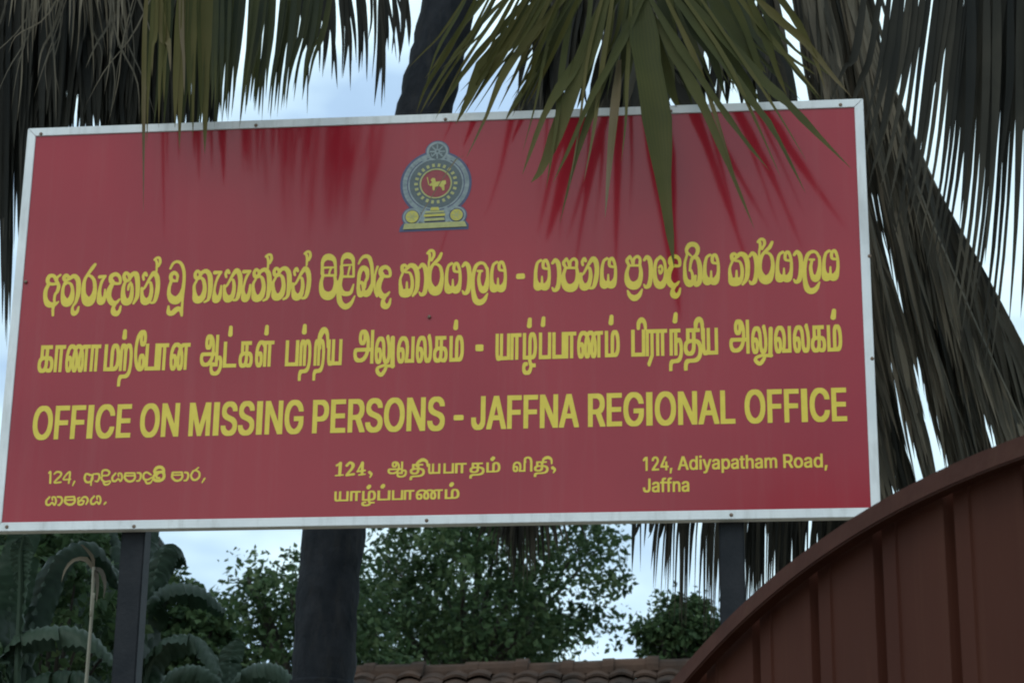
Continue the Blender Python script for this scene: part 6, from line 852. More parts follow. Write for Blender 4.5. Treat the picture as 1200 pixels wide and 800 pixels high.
f.ring(0, 0, 196, 226); f.ring(0, 0, 178, 189); f.ring(5, -235, 58, 74); f.ring(-155, 236, 50, 62); f.ring(145, 232, 50, 62)
f.poly([(-110, -190), (-75, -215), (-60, -170), (-95, -165)]); f.poly([(110, -190), (82, -215), (65, -170), (98, -165)])
f.poly([(-85, 175), (-60, 170), (-70, 285), (-100, 275)]); f.poly([(85, 175), (60, 170), (70, 283), (100, 272)])
f.done('emblem_ring', M['steel'])
f = Flat(-0.0018)
f.ring(0, 0, 108, 176)
f.disc(5, -235, 57)
f.done('emblem_field', M['slate'])
f = Flat(-0.0024)
f.spokes(0, 0, 122, 146, 9, 22); f.ring(0, 0, 100, 110)
f.done('emblem_petals', M['sage'])
f = Flat(-0.0026)
f.spokes(5, -235, 14, 52, 5, 8); f.ring(5, -235, 8, 20, 20)
f.spokes(0, 0, 200, 222, 3, 40)
f.done('emblem_wheel', M['steel'])
f = Flat(-0.0022)
f.disc(0, 0, 99)
f.done('emblem_disc', M['maroon'])
f = Flat(-0.0030)
f.poly([(66, -22), (0, -12), (-6, -38), (-24, -42), (-36, -26), (-26, -10), (-44, 8), (-38, 17), (-24, 14), (-20, 48), (-8, 50), (-4, 24), (26, 20), (40, 30), (46, 54), (60, 50), (58, 12), (70, 4)])
f.poly([(-62, -48), (-56, -48), (-44, 8), (-50, 10)])
f.disc(-155, 236, 44); f.disc(145, 232, 42)
f.poly([(-75, 222), (68, 218), (68, 236), (-75, 240)])
f.poly([(-28, 172), (22, 172), (28, 195), (-34, 196)])
f.done('emblem_lion', M['gold'])
f = Flat(-0.0034)
f.spokes(-155, 236, 0, 34, 4, 6); f.spokes(145, 232, 0, 32, 4, 6)
f.poly([(-205, 286), (200, 280), (216, 318), (-214, 326)])
f.poly([(-68, 252), (62, 248), (66, 268), (-74, 272)])
f.poly([(-66, 200), (60, 198), (62, 212), (-68, 214)])
f.done('emblem_base', M['sage'])

# ------------------------------------------------------------------ arched steel gate
GA = EYE + ray(1200, 600) * 3.62
GB = EYE + ray(810, 780) * 4.70
gd = Vector((GA.x - GB.x, GA.y - GB.y, 0)).normalized()  # along the leaf, towards its near, taller end
gn = Vector((gd.y, -gd.x, 0))                            # faces the camera
if (EYE - GA).dot(gn) < 0: gn = -gn
def gate_uv(x, y):
    p = hit(x, y, GA, gn)
    return (p - GB).dot(gd), p.z
arch = [gate_uv(*p) for p in ((807.5, 777), (837.5, 743.7), (875, 708), (912.5, 672.5), (950, 644), (987.5, 616), (1025, 593.7), (1062.5, 573), (1100, 556), (1137.5, 539.4), (1175, 522.5), (1200, 513.5))]
# quadratic fit of the arch so that it runs on smoothly past the picture
def quadfit(pts):
    S = [[sum(u ** (i + j) for u, z in pts) for j in range(4)] for i in range(4)]
    T = [sum(z * u ** i for u, z in pts) for i in range(4)]
    Mx = Matrix([r for r in S])
    return Mx.inverted() @ Vector(T)
qc = quadfit(arch)
def arch_z(u):
    um, ul = arch[-1][0], arch[0][0]
    if u > um:
        s = qc[1] + 2 * qc[2] * um + 3 * qc[3] * um * um
        return sum(qc[i] * um ** i for i in range(4)) + s * (u - um) - 0.28 * (u - um) ** 2
    if u < ul:
        s = qc[1] + 2 * qc[2] * ul + 3 * qc[3] * ul * ul
        return sum(qc[i] * ul ** i for i in range(4)) + s * (u - ul) - 0.2 * (u - ul) ** 2
    return sum(qc[i] * u ** i for i in range(4))
U0, U1 = arch[0][0] - 0.35, arch[-1][0] + 0.5
def GP(u, z, d=0.0): return GB + gd * u + gn * d + Vector((0, 0, z - GB.z))
gate = empty('steel_gate', GP(U0, 0), 'dark brown ribbed metal gate with a curved top rail in front of the sign', 'gate')
TH = 0.037
us = [U0 + (U1 - U0) * k / 60 for k in range(61)]
bm = bmesh.new()                                         # curved top rail, a square tube
rings = []
for i, u in enumerate(us):
    s = (arch_z(u + 0.01) - arch_z(u - 0.01)) / 0.02
    nrm = Vector((-s, 1)).normalized()
    z = arch_z(u)
    a, b = (u, z), (u - nrm.x * TH, z - nrm.y * TH)
    rings.append([bm.verts.new(GP(a[0], a[1], 0.010)), bm.verts.new(GP(a[0], a[1], -0.020)), bm.verts.new(GP(b[0], b[1], -0.020)), bm.verts.new(GP(b[0], b[1], 0.010))])
for a, b in zip(rings[:-1], rings[1:]):
    for k in range(4): bm.faces.new((a[k], a[(k + 1) % 4], b[(k + 1) % 4], b[k]))
bm.faces.new(rings[0]); bm.faces.new(rings[-1])
bmesh.ops.recalc_face_normals(bm, faces=bm.faces[:])
bmesh.ops.bevel(bm, geom=[e for e in bm.edges if abs((e.verts[0].co - e.verts[1].co).normalized().dot(gn)) < 0.1 and len(e.link_faces) == 2 and e.calc_face_angle(0) > 1], offset=0.003, segments=2, affect='EDGES')
obj('top_rail', bm, M['rail'], gate)
bm = bmesh.new()                                         # ribbed sheet: deep grooves with sloping sides
groove = []
for px_ in (868, 938.5, 1015, 1101, 1196):
    groove.append(gate_uv(px_, 760)[0])
pitch = (groove[-1] - groove[0]) / 4
g0 = groove[0]
prof = []
k = -3
while True:
    c = g0 + k * pitch
    if c - 0.03 > U1: break
    prof += [(c - 0.017, 0.0), (c - 0.012, -0.022), (c + 0.012, -0.022), (c + 0.017, 0.0), (c + 0.062, 0.0), (c + 0.064, 0.004), (c + 0.068, 0.004), (c + 0.070, 0.0)]
    k += 1
prof = [p for p in prof if U0 + 0.02 < p[0] < U1 - 0.02]
cols = []
for u, d in prof:
    zt = arch_z(u) - 0.006
    nz_ = 14
    cols.append([bm.verts.new(GP(u, 0.12 + (zt - 0.12) * j / nz_, d - 0.034)) for j in range(nz_ + 1)])
for a, b in zip(cols[:-1], cols[1:]):
    for j in range(len(a) - 1): bm.faces.new((a[j], b[j], b[j + 1], a[j + 1]))
bmesh.ops.recalc_face_normals(bm, faces=bm.faces[:])
obj('ribbed_sheet', bm, M['gate'], gate)
for u in (U0 + 0.02, U1 - 0.02):
    bm = bmesh.new()
    box(bm, (-0.02, -0.02, 0.10), (0.02, 0.02, arch_z(u) - 0.07), 0.003)
    bmesh.ops.rotate(bm, verts=bm.verts, cent=(0, 0, 0), matrix=Matrix.Rotation(math.atan2(gd.y, gd.x), 3, 'Z'))
    bmesh.ops.translate(bm, verts=bm.verts, vec=GP(u, 0, -0.052) * 1.0 - Vector((0, 0, GP(u, 0, 0).z)))
    obj('stile', bm, M['rail'], gate)
for zz in (0.14, 1.1):
    bm = bmesh.new()
    box(bm, (0.05, -0.02, zz), ((U1 - U0) - 0.05, 0.02, zz + 0.04), 0.003)
    bmesh.ops.rotate(bm, verts=bm.verts, cent=(0, 0, 0), matrix=Matrix.Rotation(math.atan2(gd.y, gd.x), 3, 'Z'))
    b0 = GP(U0, 0, -0.070)
    bmesh.ops.translate(bm, verts=bm.verts, vec=(b0.x, b0.y, 0))
    obj('cross_rail', bm, M['rail'], gate)

# ------------------------------------------------------------------ palms
TINT = 'tint'
def blade(bm, lay, pts, w, tint, roll, fold=0.35, mat_i=0, taper=1.6):
    """one leaflet: a folded strip along pts, w metres wide at its widest"""
    n = len(pts)
    prev = None
    acr = bm.verts.layers.float.get('across') or bm.verts.layers.float.new('across')
    lay = bm.verts.layers.float[TINT]
    for i, p in enumerate(pts):
        s = i / (n - 1)
        t = (pts[min(i + 1, n - 1)] - pts[max(i - 1, 0)])
        if t.length < 1e-6: t = Vector((0, 0, -1))
        t.normalize()
        c = t.cross(roll)
        if c.length < 1e-4: c = t.cross(Vector((1, 0, 0)))
        c.normalize()
        nn = c.cross(t)
        ww = 0.5 * w * (min(1.0, 0.35 + s * 2.6) * (1 - s ** taper) ** 0.9 + 0.012)
        j_ = math.sin(i * 12.9898 + w * 7000 + p.x * 91.7) * 0.16
        ww *= 1 + j_
        cur = (bm.verts.new(p + c * ww), bm.verts.new(p - nn * ww * fold), bm.verts.new(p - c * ww))
        for v, a_ in zip(cur, (-1.0, 0.0, 1.0)):
            v[lay] = min(1.0, tint + 0.28 * s ** 3)
            v[acr] = a_
        if prev:
            for k in (0, 1):
                f = bm.faces.new((prev[k], prev[k + 1], cur[k + 1], cur[k]))
                f.smooth = True
                f.material_index = mat_i
        prev = cur
def frond(palm, rachis, n, length, width, m, seed, droop=1.0, spread=0.5, tint=(0.1, 0.6), name='frond', rad=0.016, t0=0.12, down=None, fwd=0.35, label=None, sag_jit=0.25, seg=7):
    """a feather frond: rachis points in world space, hanging leaflets on both sides"""
    rng = random.Random(seed)
    bm = bmesh.new()
    lay = bm.verts.layers.float.new(TINT)
    R_ = spline(rachis, 26)
    tube(bm, R_, [rad * (1 - 0.75 * i / 25) for i in range(26)], 6)
    for v in bm.verts: v[lay] = 0.75
    for k in range(n):
        t = t0 + (1 - t0) * (k + rng.random() * 0.8) / n
        i = min(int(t * 25), 24)
        p = R_[i].lerp(R_[i + 1], t * 25 - i)
        T = (R_[i + 1] - R_[i]).normalized()
        S = T.cross(Vector((0, 0, 1)))
        if S.length < 0.1: S = Vector((1, 0, 0))
        S.normalize()
        for sg in (-1, 1):
            if rng.random() < 0.06: continue
            ln = length * (0.55 + 0.45 * math.sin(math.pi * min(1, 0.15 + t * 0.85))) * rng.uniform(0.75, 1.12)
            d = (S * sg * spread * rng.uniform(0.6, 1.3) + T * fwd * rng.uniform(0.5, 1.4) + Vector((rng.gauss(0, 0.09), rng.gauss(0, 0.09), -0.25)))
            if down: d = d * 0.5 + down * 0.6
            d.normalize()
            pts = [p.copy()]
            q = p.copy()
            dr = droop * rng.uniform(1 - sag_jit, 1 + sag_jit)
            for s in range(seg):
                q = q + d * (ln / seg)
                pts.append(q.copy())
                g_ = (down or Vector((0, 0, -1)))
                d = (d + (g_ + Vector((rng.gauss(0, 0.10), rng.gauss(0, 0.10), 0))) * (0.30 * dr)).normalized()
            roll = Vector((rng.uniform(-0.6, 0.6), -1.0, rng.uniform(-0.3, 0.5))).normalized()
            blade(bm, lay, pts, width * rng.uniform(0.7, 1.2), min(1, max(0, rng.uniform(*tint))), roll)
    o = obj(name, bm, m, palm)
    if label: o['label'] = label
    return o
def leaflets(palm, specs, m, name, label, stalk=None, seg=11):
    """a frond whose leaflets were measured one by one: (points in pixels, widths in pixels, depths, tint)"""
    rng = random.Random(5)
    bm = bmesh.new()
    lay = bm.verts.layers.float.new(TINT)
    if stalk:
        R_ = spline(stalk, 16)
        tube(bm, R_, [0.018 * (1 - 0.7 * i / 15) for i in range(16)], 7)
        for v in bm.verts: v[lay] = 0.5
    for px, w, ys, tint in specs:
        m_ = len(px) - 1
        pts = [at(x, y, ys[0] + (ys[1] - ys[0]) * i / m_) for i, (x, y) in enumerate(px)]
        dep = (pts[m_ // 2] - EYE).dot(-Vector(ROT[2]))
        pts = spline(pts, seg)
        roll = Vector((rng.uniform(-0.35, 0.35), -1.0, rng.uniform(-0.1, 0.3))).normalized()
        blade(bm, lay, pts, w * dep / FPX, tint, roll, fold=rng.uniform(0.2, 0.5))
    o = obj(name, bm, m, palm)
    if label: o['label'] = label
    return o
def palm_trunk(palm, pts, r0, r1, seed):
    rng = random.Random(seed)
    bm = bmesh.new()
    n = 90
    C = spline(pts, n)
    rad = []
    for i in range(n):
        t = i / (n - 1)
        rr = r0 + (r1 - r0) * t + 0.10 * math.exp(-t * 22)
        rad.append(rr * (1.0 + 0.026 * math.sin(i * 1.9 + math.sin(i * 0.6)) + rng.uniform(-0.022, 0.022)))
    tube(bm, C, rad, 22, 0.03, rng)
    return obj('trunk', bm, M['bark'], palm, True)
def crown_fronds(palm, c, dirs, seed, ln=2.6):
    """the palm's young upright fronds, arching out above the picture"""
    rng = random.Random(seed)
    for k, (az, el) in enumerate(dirs):
        h = Vector((math.sin(math.radians(az)), math.cos(math.radians(az)), 0))
        e = math.radians(el)
        p = [c, c + h * ln * 0.3 * math.cos(e) + Vector((0, 0, ln * 0.36 * math.sin(e) + 0.1)), c + h * ln * 0.65 * math.cos(e) + Vector((0, 0, ln * 0.62 * math.sin(e))), c + h * ln * math.cos(e) * 1.05 + Vector((0, 0, ln * 0.7 * math.sin(e)))]
        frond(palm, p, 46, 0.75, 0.045, M['green_frond'], seed * 31 + k, droop=0.55, spread=0.9, tint=(0.0, 0.4), seg=5)

# --- palm behind the middle of the sign
PY = 1.55
c1 = at(600, -330, PY)
b1 = at(372, 900, PY)
foot = Vector((b1.x - 0.05, PY, 0))
palm1 = empty('coconut_palm', foot, 'leaning coconut palm whose dark trunk shows above and below the middle of the sign', 'palm tree', 'coconut palms around the sign')
palm_trunk(palm1, [foot, at(372, 900, PY), at(378, 800, PY), at(392, 620, PY), at(437, 380, PY), at(496, 136, PY), at(527, 0, PY), c1], 0.112, 0.098, 1)
crown_fronds(palm1, c1, [(20, 50), (75, 42), (130, 55), (175, 60), (215, 48), (265, 45), (320, 40), (0, 75), (120, 75), (240, 72)], 11)
YF = -0.10
def g_(px, w, tint, ys=None):
    return (px, w, (-0.03, -0.22) if px[-1][1] > 150 else (-0.02, 0.0) if px[-1][1] < 140 else (-0.03, -0.08), tint)
stalk = [c1, at(640, -300, 0.9), at(700, -150, 0.6), at(738, -60, 0.1), at(752, 4, -0.03)]
FAN = [
    g_([(750, -6), (757, 60), (770, 140), (779, 225), (790, 312)], 43, 0.34, (-0.42, -0.40)),
    g_([(757, 8), (775, 70), (790, 115), (798, 128)], 20, 0.42),
    g_([(726, 70), (720, 130), (714, 195), (709, 256)], 12, 0.86, (-0.40, -0.36)),
    g_([(716, -20), (690, 55), (662, 130), (636, 196), (622, 214)], 25, 0.45, (-0.44, -0.38)),
    g_([(700, 30), (672, 80), (640, 130), (612, 205)], 17, 0.40, (-0.40, -0.34)),
    g_([(762, -20), (724, 60), (694, 112), (668, 172), (648, 214)], 10, 0.35),
    g_([(752, -10), (715, 75), (690, 140), (672, 196), (656, 262)], 12, 0.30, (-0.42, -0.34)),
    g_([(742, -25), (705, 25), (683, 72), (662, 112), (650, 130)], 11, 0.30, (-0.35, -0.25)),
    g_([(696, -30), (660, 32), (628, 82), (602, 124), (592, 142)], 11, 0.38, (-0.40, -0.30)),
    g_([(668, -40), (624, 18), (590, 52), (566, 78), (549, 116), (534, 146)], 27, 0.46, (-0.38, -0.25)),
    g_([(680, -26), (640, 22), (604, 66), (585, 97), (570, 136), (546, 186)], 12, 0.55, (-0.40, -0.30)),
    g_([(640, -30), (600, 20), (560, 62), (528, 108), (510, 140)], 9, 0.40, (-0.30, -0.15)),
    g_([(625, -30), (570, 20), (535, 62), (508, 104), (492, 134)], 9, 0.42, (-0.28, -0.12)),
    g_([(600, -40), (556, 10), (526, 56), (500, 100), (488, 132)], 8, 0.36, (-0.28, -0.12)),
    g_([(590, -30), (550, 20), (520, 62), (498, 92)], 8, 0.45, (-0.28, -0.12)),
    g_([(650, -20), (604, 34), (560, 92), (532, 134)], 7, 0.5, (-0.30, -0.15)),
    g_([(560, -40), (540, 10), (512, 60), (496, 112)], 7, 0.3, (-0.28, -0.12)),
    g_([(610, -20), (580, 20), (540, 80), (515, 128)], 7, 0.6, (-0.28, -0.12)),
    g_([(758, -8), (790, 45), (838, 116), (874, 166), (902, 200)], 11, 0.36, (-0.42, -0.36)),
    g_([(764, 18), (796, 72), (824, 124), (848, 180), (884, 268)], 16, 0.40, (-0.42, -0.34)),
    g_([(780, -16), (830, 46), (876, 112), (906, 152), (944, 226)], 16, 0.30, (-0.42, -0.36)),
    g_([(796, -14), (850, 46), (898, 98), (924, 122), (960, 160), (998, 198)], 18, 0.33, (-0.44, -0.38)),
    g_([(806, -10), (846, 50), (876, 96), (892, 122)], 14, 0.24, (-0.30, -0.15)),
    g_([(826, -14), (852, 26), (878, 62), (898, 86)], 22, 0.22, (-0.30, -0.20)),
    g_([(852, -20), (892, 30), (930, 76), (963, 116)], 10, 0.5, (-0.34, -0.22)),
    g_([(876, -12), (912, 22), (946, 52), (975, 88), (998, 114)], 12, 0.7, (-0.36, -0.25)),
    g_([(870, -20), (896, 40), (910, 82), (922, 112)], 12, 0.4, (-0.25, -0.15)),
    g_([(848, -20), (872, 30), (890, 80), (904, 118)], 11, 0.35, (-0.25, -0.15)),
    g_([(900, -20), (930, 20), (952, 60), (968, 108)], 10, 0.55, (-0.20, -0.10)),
    g_([(728, -20), (700, 40), (688, 90), (676, 128)], 15, 0.2, (-0.25, -0.12)),
    g_([(745, -20), (738, 40), (726, 90), (716, 128)], 15, 0.15, (-0.22, -0.12)),
    g_([(770, -20), (784, 40), (800, 84), (812, 126)], 16, 0.15, (-0.22, -0.12)),
    g_([(790, -20), (812, 30), (836, 70), (852, 122)], 18, 0.12, (-0.22, -0.12)),
    g_([(545, 182), (532, 190), (500, 240), (484, 268)], 2.2, 0.95, (-0.31, -0.12)),
]
rng = random.Random(77)
for k in range(34):
    x = rng.uniform(690, 900)
    d = (x - 752) * rng.uniform(0.35, 0.7) + rng.uniform(-10, 10)
    yt = rng.uniform(70, 128)
    FAN.append(([(x - d * .3, -40), (x + d * .25, yt * .45), (x + d, yt)], rng.uniform(5, 13), (0.06 + 0.3 * rng.random(), 0.12), rng.uniform(.02, .4)))
for k in range(30):
    x = rng.uniform(540, 680)
    d = rng.uniform(50, 95)
    yt = rng.uniform(80, 140)
    FAN.append(([(x + 20, -40), (x - d * .35, yt * .4), (x - d * .72, yt * .75), (x - d, yt)], rng.uniform(3.5, 7), (-0.02 - 0.25 * rng.random(), 0.0), rng.uniform(.2, .6)))
for x0, y0, x1, y1 in ((690, 60, 664, 236), (704, 90, 684, 214), (660, 70, 640, 222), (815, 70, 868, 232), (845, 60, 915, 208), (870, 70, 946, 190), (735, 90, 728, 190), (640, 60, 612, 180)):
    FAN.append(([(x0 + (x0 - x1) * .9, -30), (x0, y0), ((x0 + x1) / 2 + 2, (y0 + y1) / 2), (x1, y1)], rng.uniform(5, 9), (-0.03, -0.20), rng.uniform(.25, .7)))
leaflets(palm1, FAN, M['green_frond'], 'frond', 'broad green frond fanned out in front of the top of the sign', stalk)
# fronds hanging left of the trunk, over the top edge of the sign
stalk = [c1, at(500, -260, 0.8), at(410, -130, 0.0), at(350, -58, -0.28), at(260, -46, -0.24), at(160, -50, -0.10)]
HANG = []
rng = random.Random(8)
for x, yt, w, tint, xx in ((172, 175, 5, .5, -8), (168, 250, 6, .75, -2), (186, 150, 9, .5, -6), (205, 150, 12, .55, -6), (210, 176, 11, .62, -8), (240, 180, 15, .5, -4), (226, 162, 8, .5, -2), (200, 84, 12, .72, 12), (216, 112, 6, .9, 4), (236, 140, 12, .3, 0), (222, 130, 11, .3, 0), (192, 120, 9, .45, -4), (178, 90, 7, .6, -6)):
    HANG.append(([(x - xx * 1.3 + rng.uniform(-4, 4), -40), (x - xx * .7, 40), (x - xx * .2, yt * .6), (x, yt)], w * 1.15, (-0.10, -0.12), tint))
for k in range(46):
    u = k / 45
    x = 242 + 118 * u + rng.uniform(-4, 4)
    yt = 150 - 34 * u * u + rng.uniform(-40, 6)
    lean = -6 - 20 * u + rng.uniform(-8, 8)
    yy = -rng.uniform(0.10, 0.46)
    HANG.append(([(x - lean * 1.2, -45), (x - lean * .7, 35), (x - lean * .25, yt * .65), (x, yt)], rng.uniform(4.5, 9), (yy, yy - 0.04), rng.uniform(0.0, 0.22)))
for k in range(34):
    x = rng.uniform(160, 300)
    yt = 155 - max(0, (x - 240)) * 0.6 + rng.uniform(-40, 15)
    HANG.append(([(x + 12 + rng.uniform(-6, 6), -50), (x + 6, yt * .5), (x, yt)], rng.uniform(5, 10), (0.35 + 0.3 * rng.random(), 0.5), rng.uniform(0.0, 0.2)))
leaflets(palm1, HANG, M['green_frond'], 'frond', 'grey green frond hanging straight down over the top left of the sign', stalk)
# thin dark leaflets against the sky
stalk = [c1, at(540, -230, 1.2), at(500, -90, 1.0), at(460, -48, 0.92), at(345, -46, 0.90)]
THIN = []
for k in range(34):
    x = 352 + 128 * (k + rng.random()) / 34
    yt = rng.uniform(40, 135) if x < 455 else rng.uniform(30, 100)
    lean = rng.gauss(0, 9)
    THIN.append(([(x - 8 - lean, -45), (x - lean * .4, yt * .4), (x, yt)], rng.uniform(4, 9), (0.9, 0.95), rng.uniform(0, .35)))
leaflets(palm1, THIN, M['dry_frond'], 'frond', 'dark thin leaflets hanging against the sky left of the trunk', stalk)
# dry skirt behind the fan
DS = dict(m=M['dry_frond'], tint=(0.0, 0.5), width=0.055)
frond(palm1, [c1, at(690, -240, 1.4), at(700, -60, 1.2), at(640, 60, 1.1), at(602, 150, 1.0)], 60, 0.42, seed=41, droop=1.2, spread=0.30, fwd=0.9, name='frond', label='dry dark frond bent down beside the trunk', **DS)
frond(palm1, [c1, at(720, -260, 1.3), at(790, -90, 1.0), at(850, -10, 0.8), at(905, 60, 0.7)], 62, 0.60, seed=42, droop=1.4, spread=0.35, **DS)
frond(palm1, [c1, at(700, -260, 1.2), at(740, -80, 0.9), at(770, 20, 0.7), at(790, 100, 0.6)], 60, 0.55, seed=43, droop=1.3, spread=0.45, **DS)
frond(palm1, [c1, at(680, -200, 1.6), at(720, -50, 1.5), at(735, 60, 1.5), at(740, 200, 1.4)], 56, 0.55, seed=45, droop=1.2, spread=0.4, **DS)
frond(palm1, [c1, at(640, -240, 1.9), at(650, -60, 1.9), at(640, 150, 1.8), at(622, 420, 1.7), at(615, 560, 1.7)], 70, 0.38, seed=44, droop=1.3, spread=0.25, t0=0.35, label='long dry frond hanging behind the sign to below its lower edge', **DS)

stalk = [c1, at(650, 0, 1.7), at(655, 300, 1.7), at(648, 470, 1.7), at(600, 502, 1.7)]
LOW = []
rng = random.Random(34)
for k in range(60):
    x = rng.gauss(614, 25)
    yt = 676 - abs(x - 610) * 0.55 + rng.uniform(-32, 16)
    LOW.append(([(618 + (x - 618) * .3, 500), (618 + (x - 618) * .6, 570), (618 + (x - 618) * .9, 620), (x, yt)], rng.uniform(4, 8), (1.65 + 0.1 * rng.random(), 1.7), rng.uniform(.05, .55)))
leaflets(palm1, LOW, M['dry_frond'], 'frond', 'tips of a dry frond hanging below the middle of the sign', stalk)

# --- palm off the left edge
c2 = at(-60, -300, 1.2)
foot2 = Vector((at(-150, 800, 1.4).x, 1.4, 0))
palm2 = empty('coconut_palm', foot2, 'coconut palm off the left edge whose brown dry fronds hang over the upper left corner', 'palm tree', 'coconut palms around the sign')
palm_trunk(palm2, [foot2, at(-150, 700, 1.4), at(-130, 300, 1.3), c2], 0.12, 0.10, 2)
crown_fronds(palm2, c2, [(0, 50), (60, 60), (120, 55), (180, 50), (240, 50), (300, 45)], 12)
for i, (pp, n_, ln, tn, wd) in enumerate([
        ([c2, at(10, -250, 1.0), at(60, -130, 0.9), at(110, -40, 0.9), at(160, 60, 0.9)], 120, 0.60, (0.0, 0.3), 0.045),
        ([c2, at(-20, -220, 1.1), at(10, -100, 1.0), at(40, 0, 1.0), at(60, 110, 1.0)], 120, 0.62, (0.0, 0.3), 0.045),
        ([c2, at(-60, -200, 1.0), at(-40, -60, 1.0), at(-20, 80, 0.9), at(-8, 170, 0.9)], 110, 0.48, (0.0, 0.3), 0.045),
        ([c2, at(60, -300, 1.0), at(130, -200, 0.8), at(190, -110, 0.7), at(240, -10, 0.6)], 110, 0.55, (0.0, 0.35), 0.045),
        ([c2, at(30, -280, 1.3), at(90, -160, 1.3), at(140, -60, 1.3), at(200, 40, 1.3)], 120, 0.62, (0.0, 0.3), 0.045),
        ([c2, at(0, -200, 1.4), at(50, -60, 1.4), at(110, 30, 1.4), at(170, 90, 1.4)], 110, 0.50, (0.0, 0.25), 0.045),
        ([c2, at(20, -260, 0.6), at(50, -160, 0.45), at(90, -90, 0.4), at(140, -40, 0.4)], 24, 0.58, (0.6, 0.95), 0.014),
        ([c2, at(0, -260, 0.6), at(20, -160, 0.5), at(30, -90, 0.4), at(45, -50, 0.4)], 20, 0.50, (0.65, 1.0), 0.014)]):
    frond(palm2, pp, n_, ln, wd, M['dry_frond'], 60 + i, droop=1.1, spread=0.30, tint=tn, t0=0.2, sag_jit=0.6 if wd < 0.02 else 0.25)

stalk = [c2, at(-50, -120, 1.0), at(-30, -62, 0.92), at(110, -66, 0.9), at(255, -40, 0.85)]
SKIRT = []
rng = random.Random(51)
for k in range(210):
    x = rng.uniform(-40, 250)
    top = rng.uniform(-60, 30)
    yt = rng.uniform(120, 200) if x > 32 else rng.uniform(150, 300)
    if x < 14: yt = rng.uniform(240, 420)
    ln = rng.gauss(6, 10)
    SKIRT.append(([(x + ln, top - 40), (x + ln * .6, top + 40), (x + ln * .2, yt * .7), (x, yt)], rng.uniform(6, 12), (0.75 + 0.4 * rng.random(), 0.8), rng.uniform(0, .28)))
STRAND = []
for k in range(26):
    x = rng.uniform(-30, 170)
    d = rng.gauss(-14, 26)
    yt = rng.uniform(60, 150)
    STRAND.append(([(x - d * .6, -40), (x + rng.uniform(-6, 6), yt * .3), (x + d * .5 + rng.uniform(-7, 7), yt * .65), (x + d * .8, yt)], rng.uniform(1.8, 3.8), (0.36 + 0.2 * rng.random(), 0.4), rng.uniform(.55, .95)))
leaflets(palm2, STRAND, M['dry_frond'], 'frond', 'tangle of pale brown dry leaflets in front of the dark fronds', [c2, at(20, -220, 0.5), at(80, -100, 0.45)])
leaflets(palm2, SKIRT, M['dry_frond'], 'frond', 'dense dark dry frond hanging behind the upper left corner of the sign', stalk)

# --- palm off the right edge
c3 = at(1010, -300, 1.3)
foot3 = Vector((at(1330, 800, 1.9).x, 1.9, 0))
palm3 = empty('coconut_palm', foot3, 'coconut palm off the right edge with long dead fronds drooping beside the sign', 'palm tree', 'coconut palms around the sign')
palm_trunk(palm3, [foot3, at(1330, 760, 1.9), at(1280, 300, 1.8), at(1150, -100, 1.6), c3], 0.12, 0.10, 3)
crown_fronds(palm3, c3, [(0, 50), (60, 50), (120, 55), (170, 55), (230, 60), (300, 45)], 13)
for i, (pp, n_, ln, tn, sp) in enumerate([
        ([c3, at(965, -150, 1.1), at(975, -30, 1.1), at(1035, 80, 1.1), at(1092, 212, 1.1), at(1152, 318, 1.1), at(1225, 455, 1.1)], 190, 0.80, (0.15, 0.8), 0.30),
        ([c3, at(945, -150, 1.3), at(955, -30, 1.3), at(1010, 110, 1.3), at(1070, 270, 1.3), at(1120, 400, 1.3), at(1150, 500, 1.3)], 150, 0.72, (0.2, 0.8), 0.12),
        ([c3, at(940, -120, 1.0), at(960, 40, 0.9), at(1005, 200, 0.9), at(1040, 350, 0.8), at(1075, 480, 0.8)], 140, 0.62, (0.3, 0.9), 0.14),
        ([c3, at(930, -120, 1.2), at(950, 60, 1.2), at(985, 240, 1.2), at(1030, 430, 1.1), at(1060, 540, 1.1)], 130, 0.60, (0.2, 0.8), 0.16),
        ([c3, at(990, -140, 1.5), at(1010, 0, 1.5), at(1060, 140, 1.5), at(1130, 300, 1.5), at(1190, 430, 1.5)], 150, 0.85, (0.1, 0.6), 0.14),
        ([c3, at(980, -100, 1.0), at(1020, 120, 1.0), at(1060, 300, 1.0), at(1110, 450, 1.0), at(1150, 560, 1.0)], 150, 0.62, (0.35, 0.95), 0.16),
        ([c3, at(1000, -60, 0.8), at(1060, 180, 0.8), at(1120, 330, 0.8), at(1180, 460, 0.8), at(1230, 560, 0.8)], 150, 0.55, (0.3, 0.9), 0.14),
        ([c3, at(960, -60, 0.9), at(985, 160, 0.9), at(1010, 360, 0.9), at(1022, 520, 0.9), at(1030, 600, 0.9)], 120, 0.45, (0.3, 0.9), 0.2),
        ([c3, at(900, -120, 1.5), at(920, 60, 1.5), at(935, 260, 1.5), at(930, 440, 1.5), at(905, 560, 1.5)], 110, 0.45, (0.0, 0.5), 0.22)]):
    frond(palm3, pp, n_, ln, 0.027, M['dry_frond'], 80 + i, droop=1.5, spread=sp, tint=tn, t0=0.22, fwd=0.35, down=Vector((0.16 if i < 8 else -0.08, 0, -1)).normalized(), label='long dead grey brown frond drooping beside the sign' if i == 0 else None)
stalk = [c3, at(960, 0, 1.3), at(1010, 300, 1.3), at(1000, 470, 1.3), at(900, 521, 1.28), at(730, 522, 1.25)]
LOW = []
rng = random.Random(33)
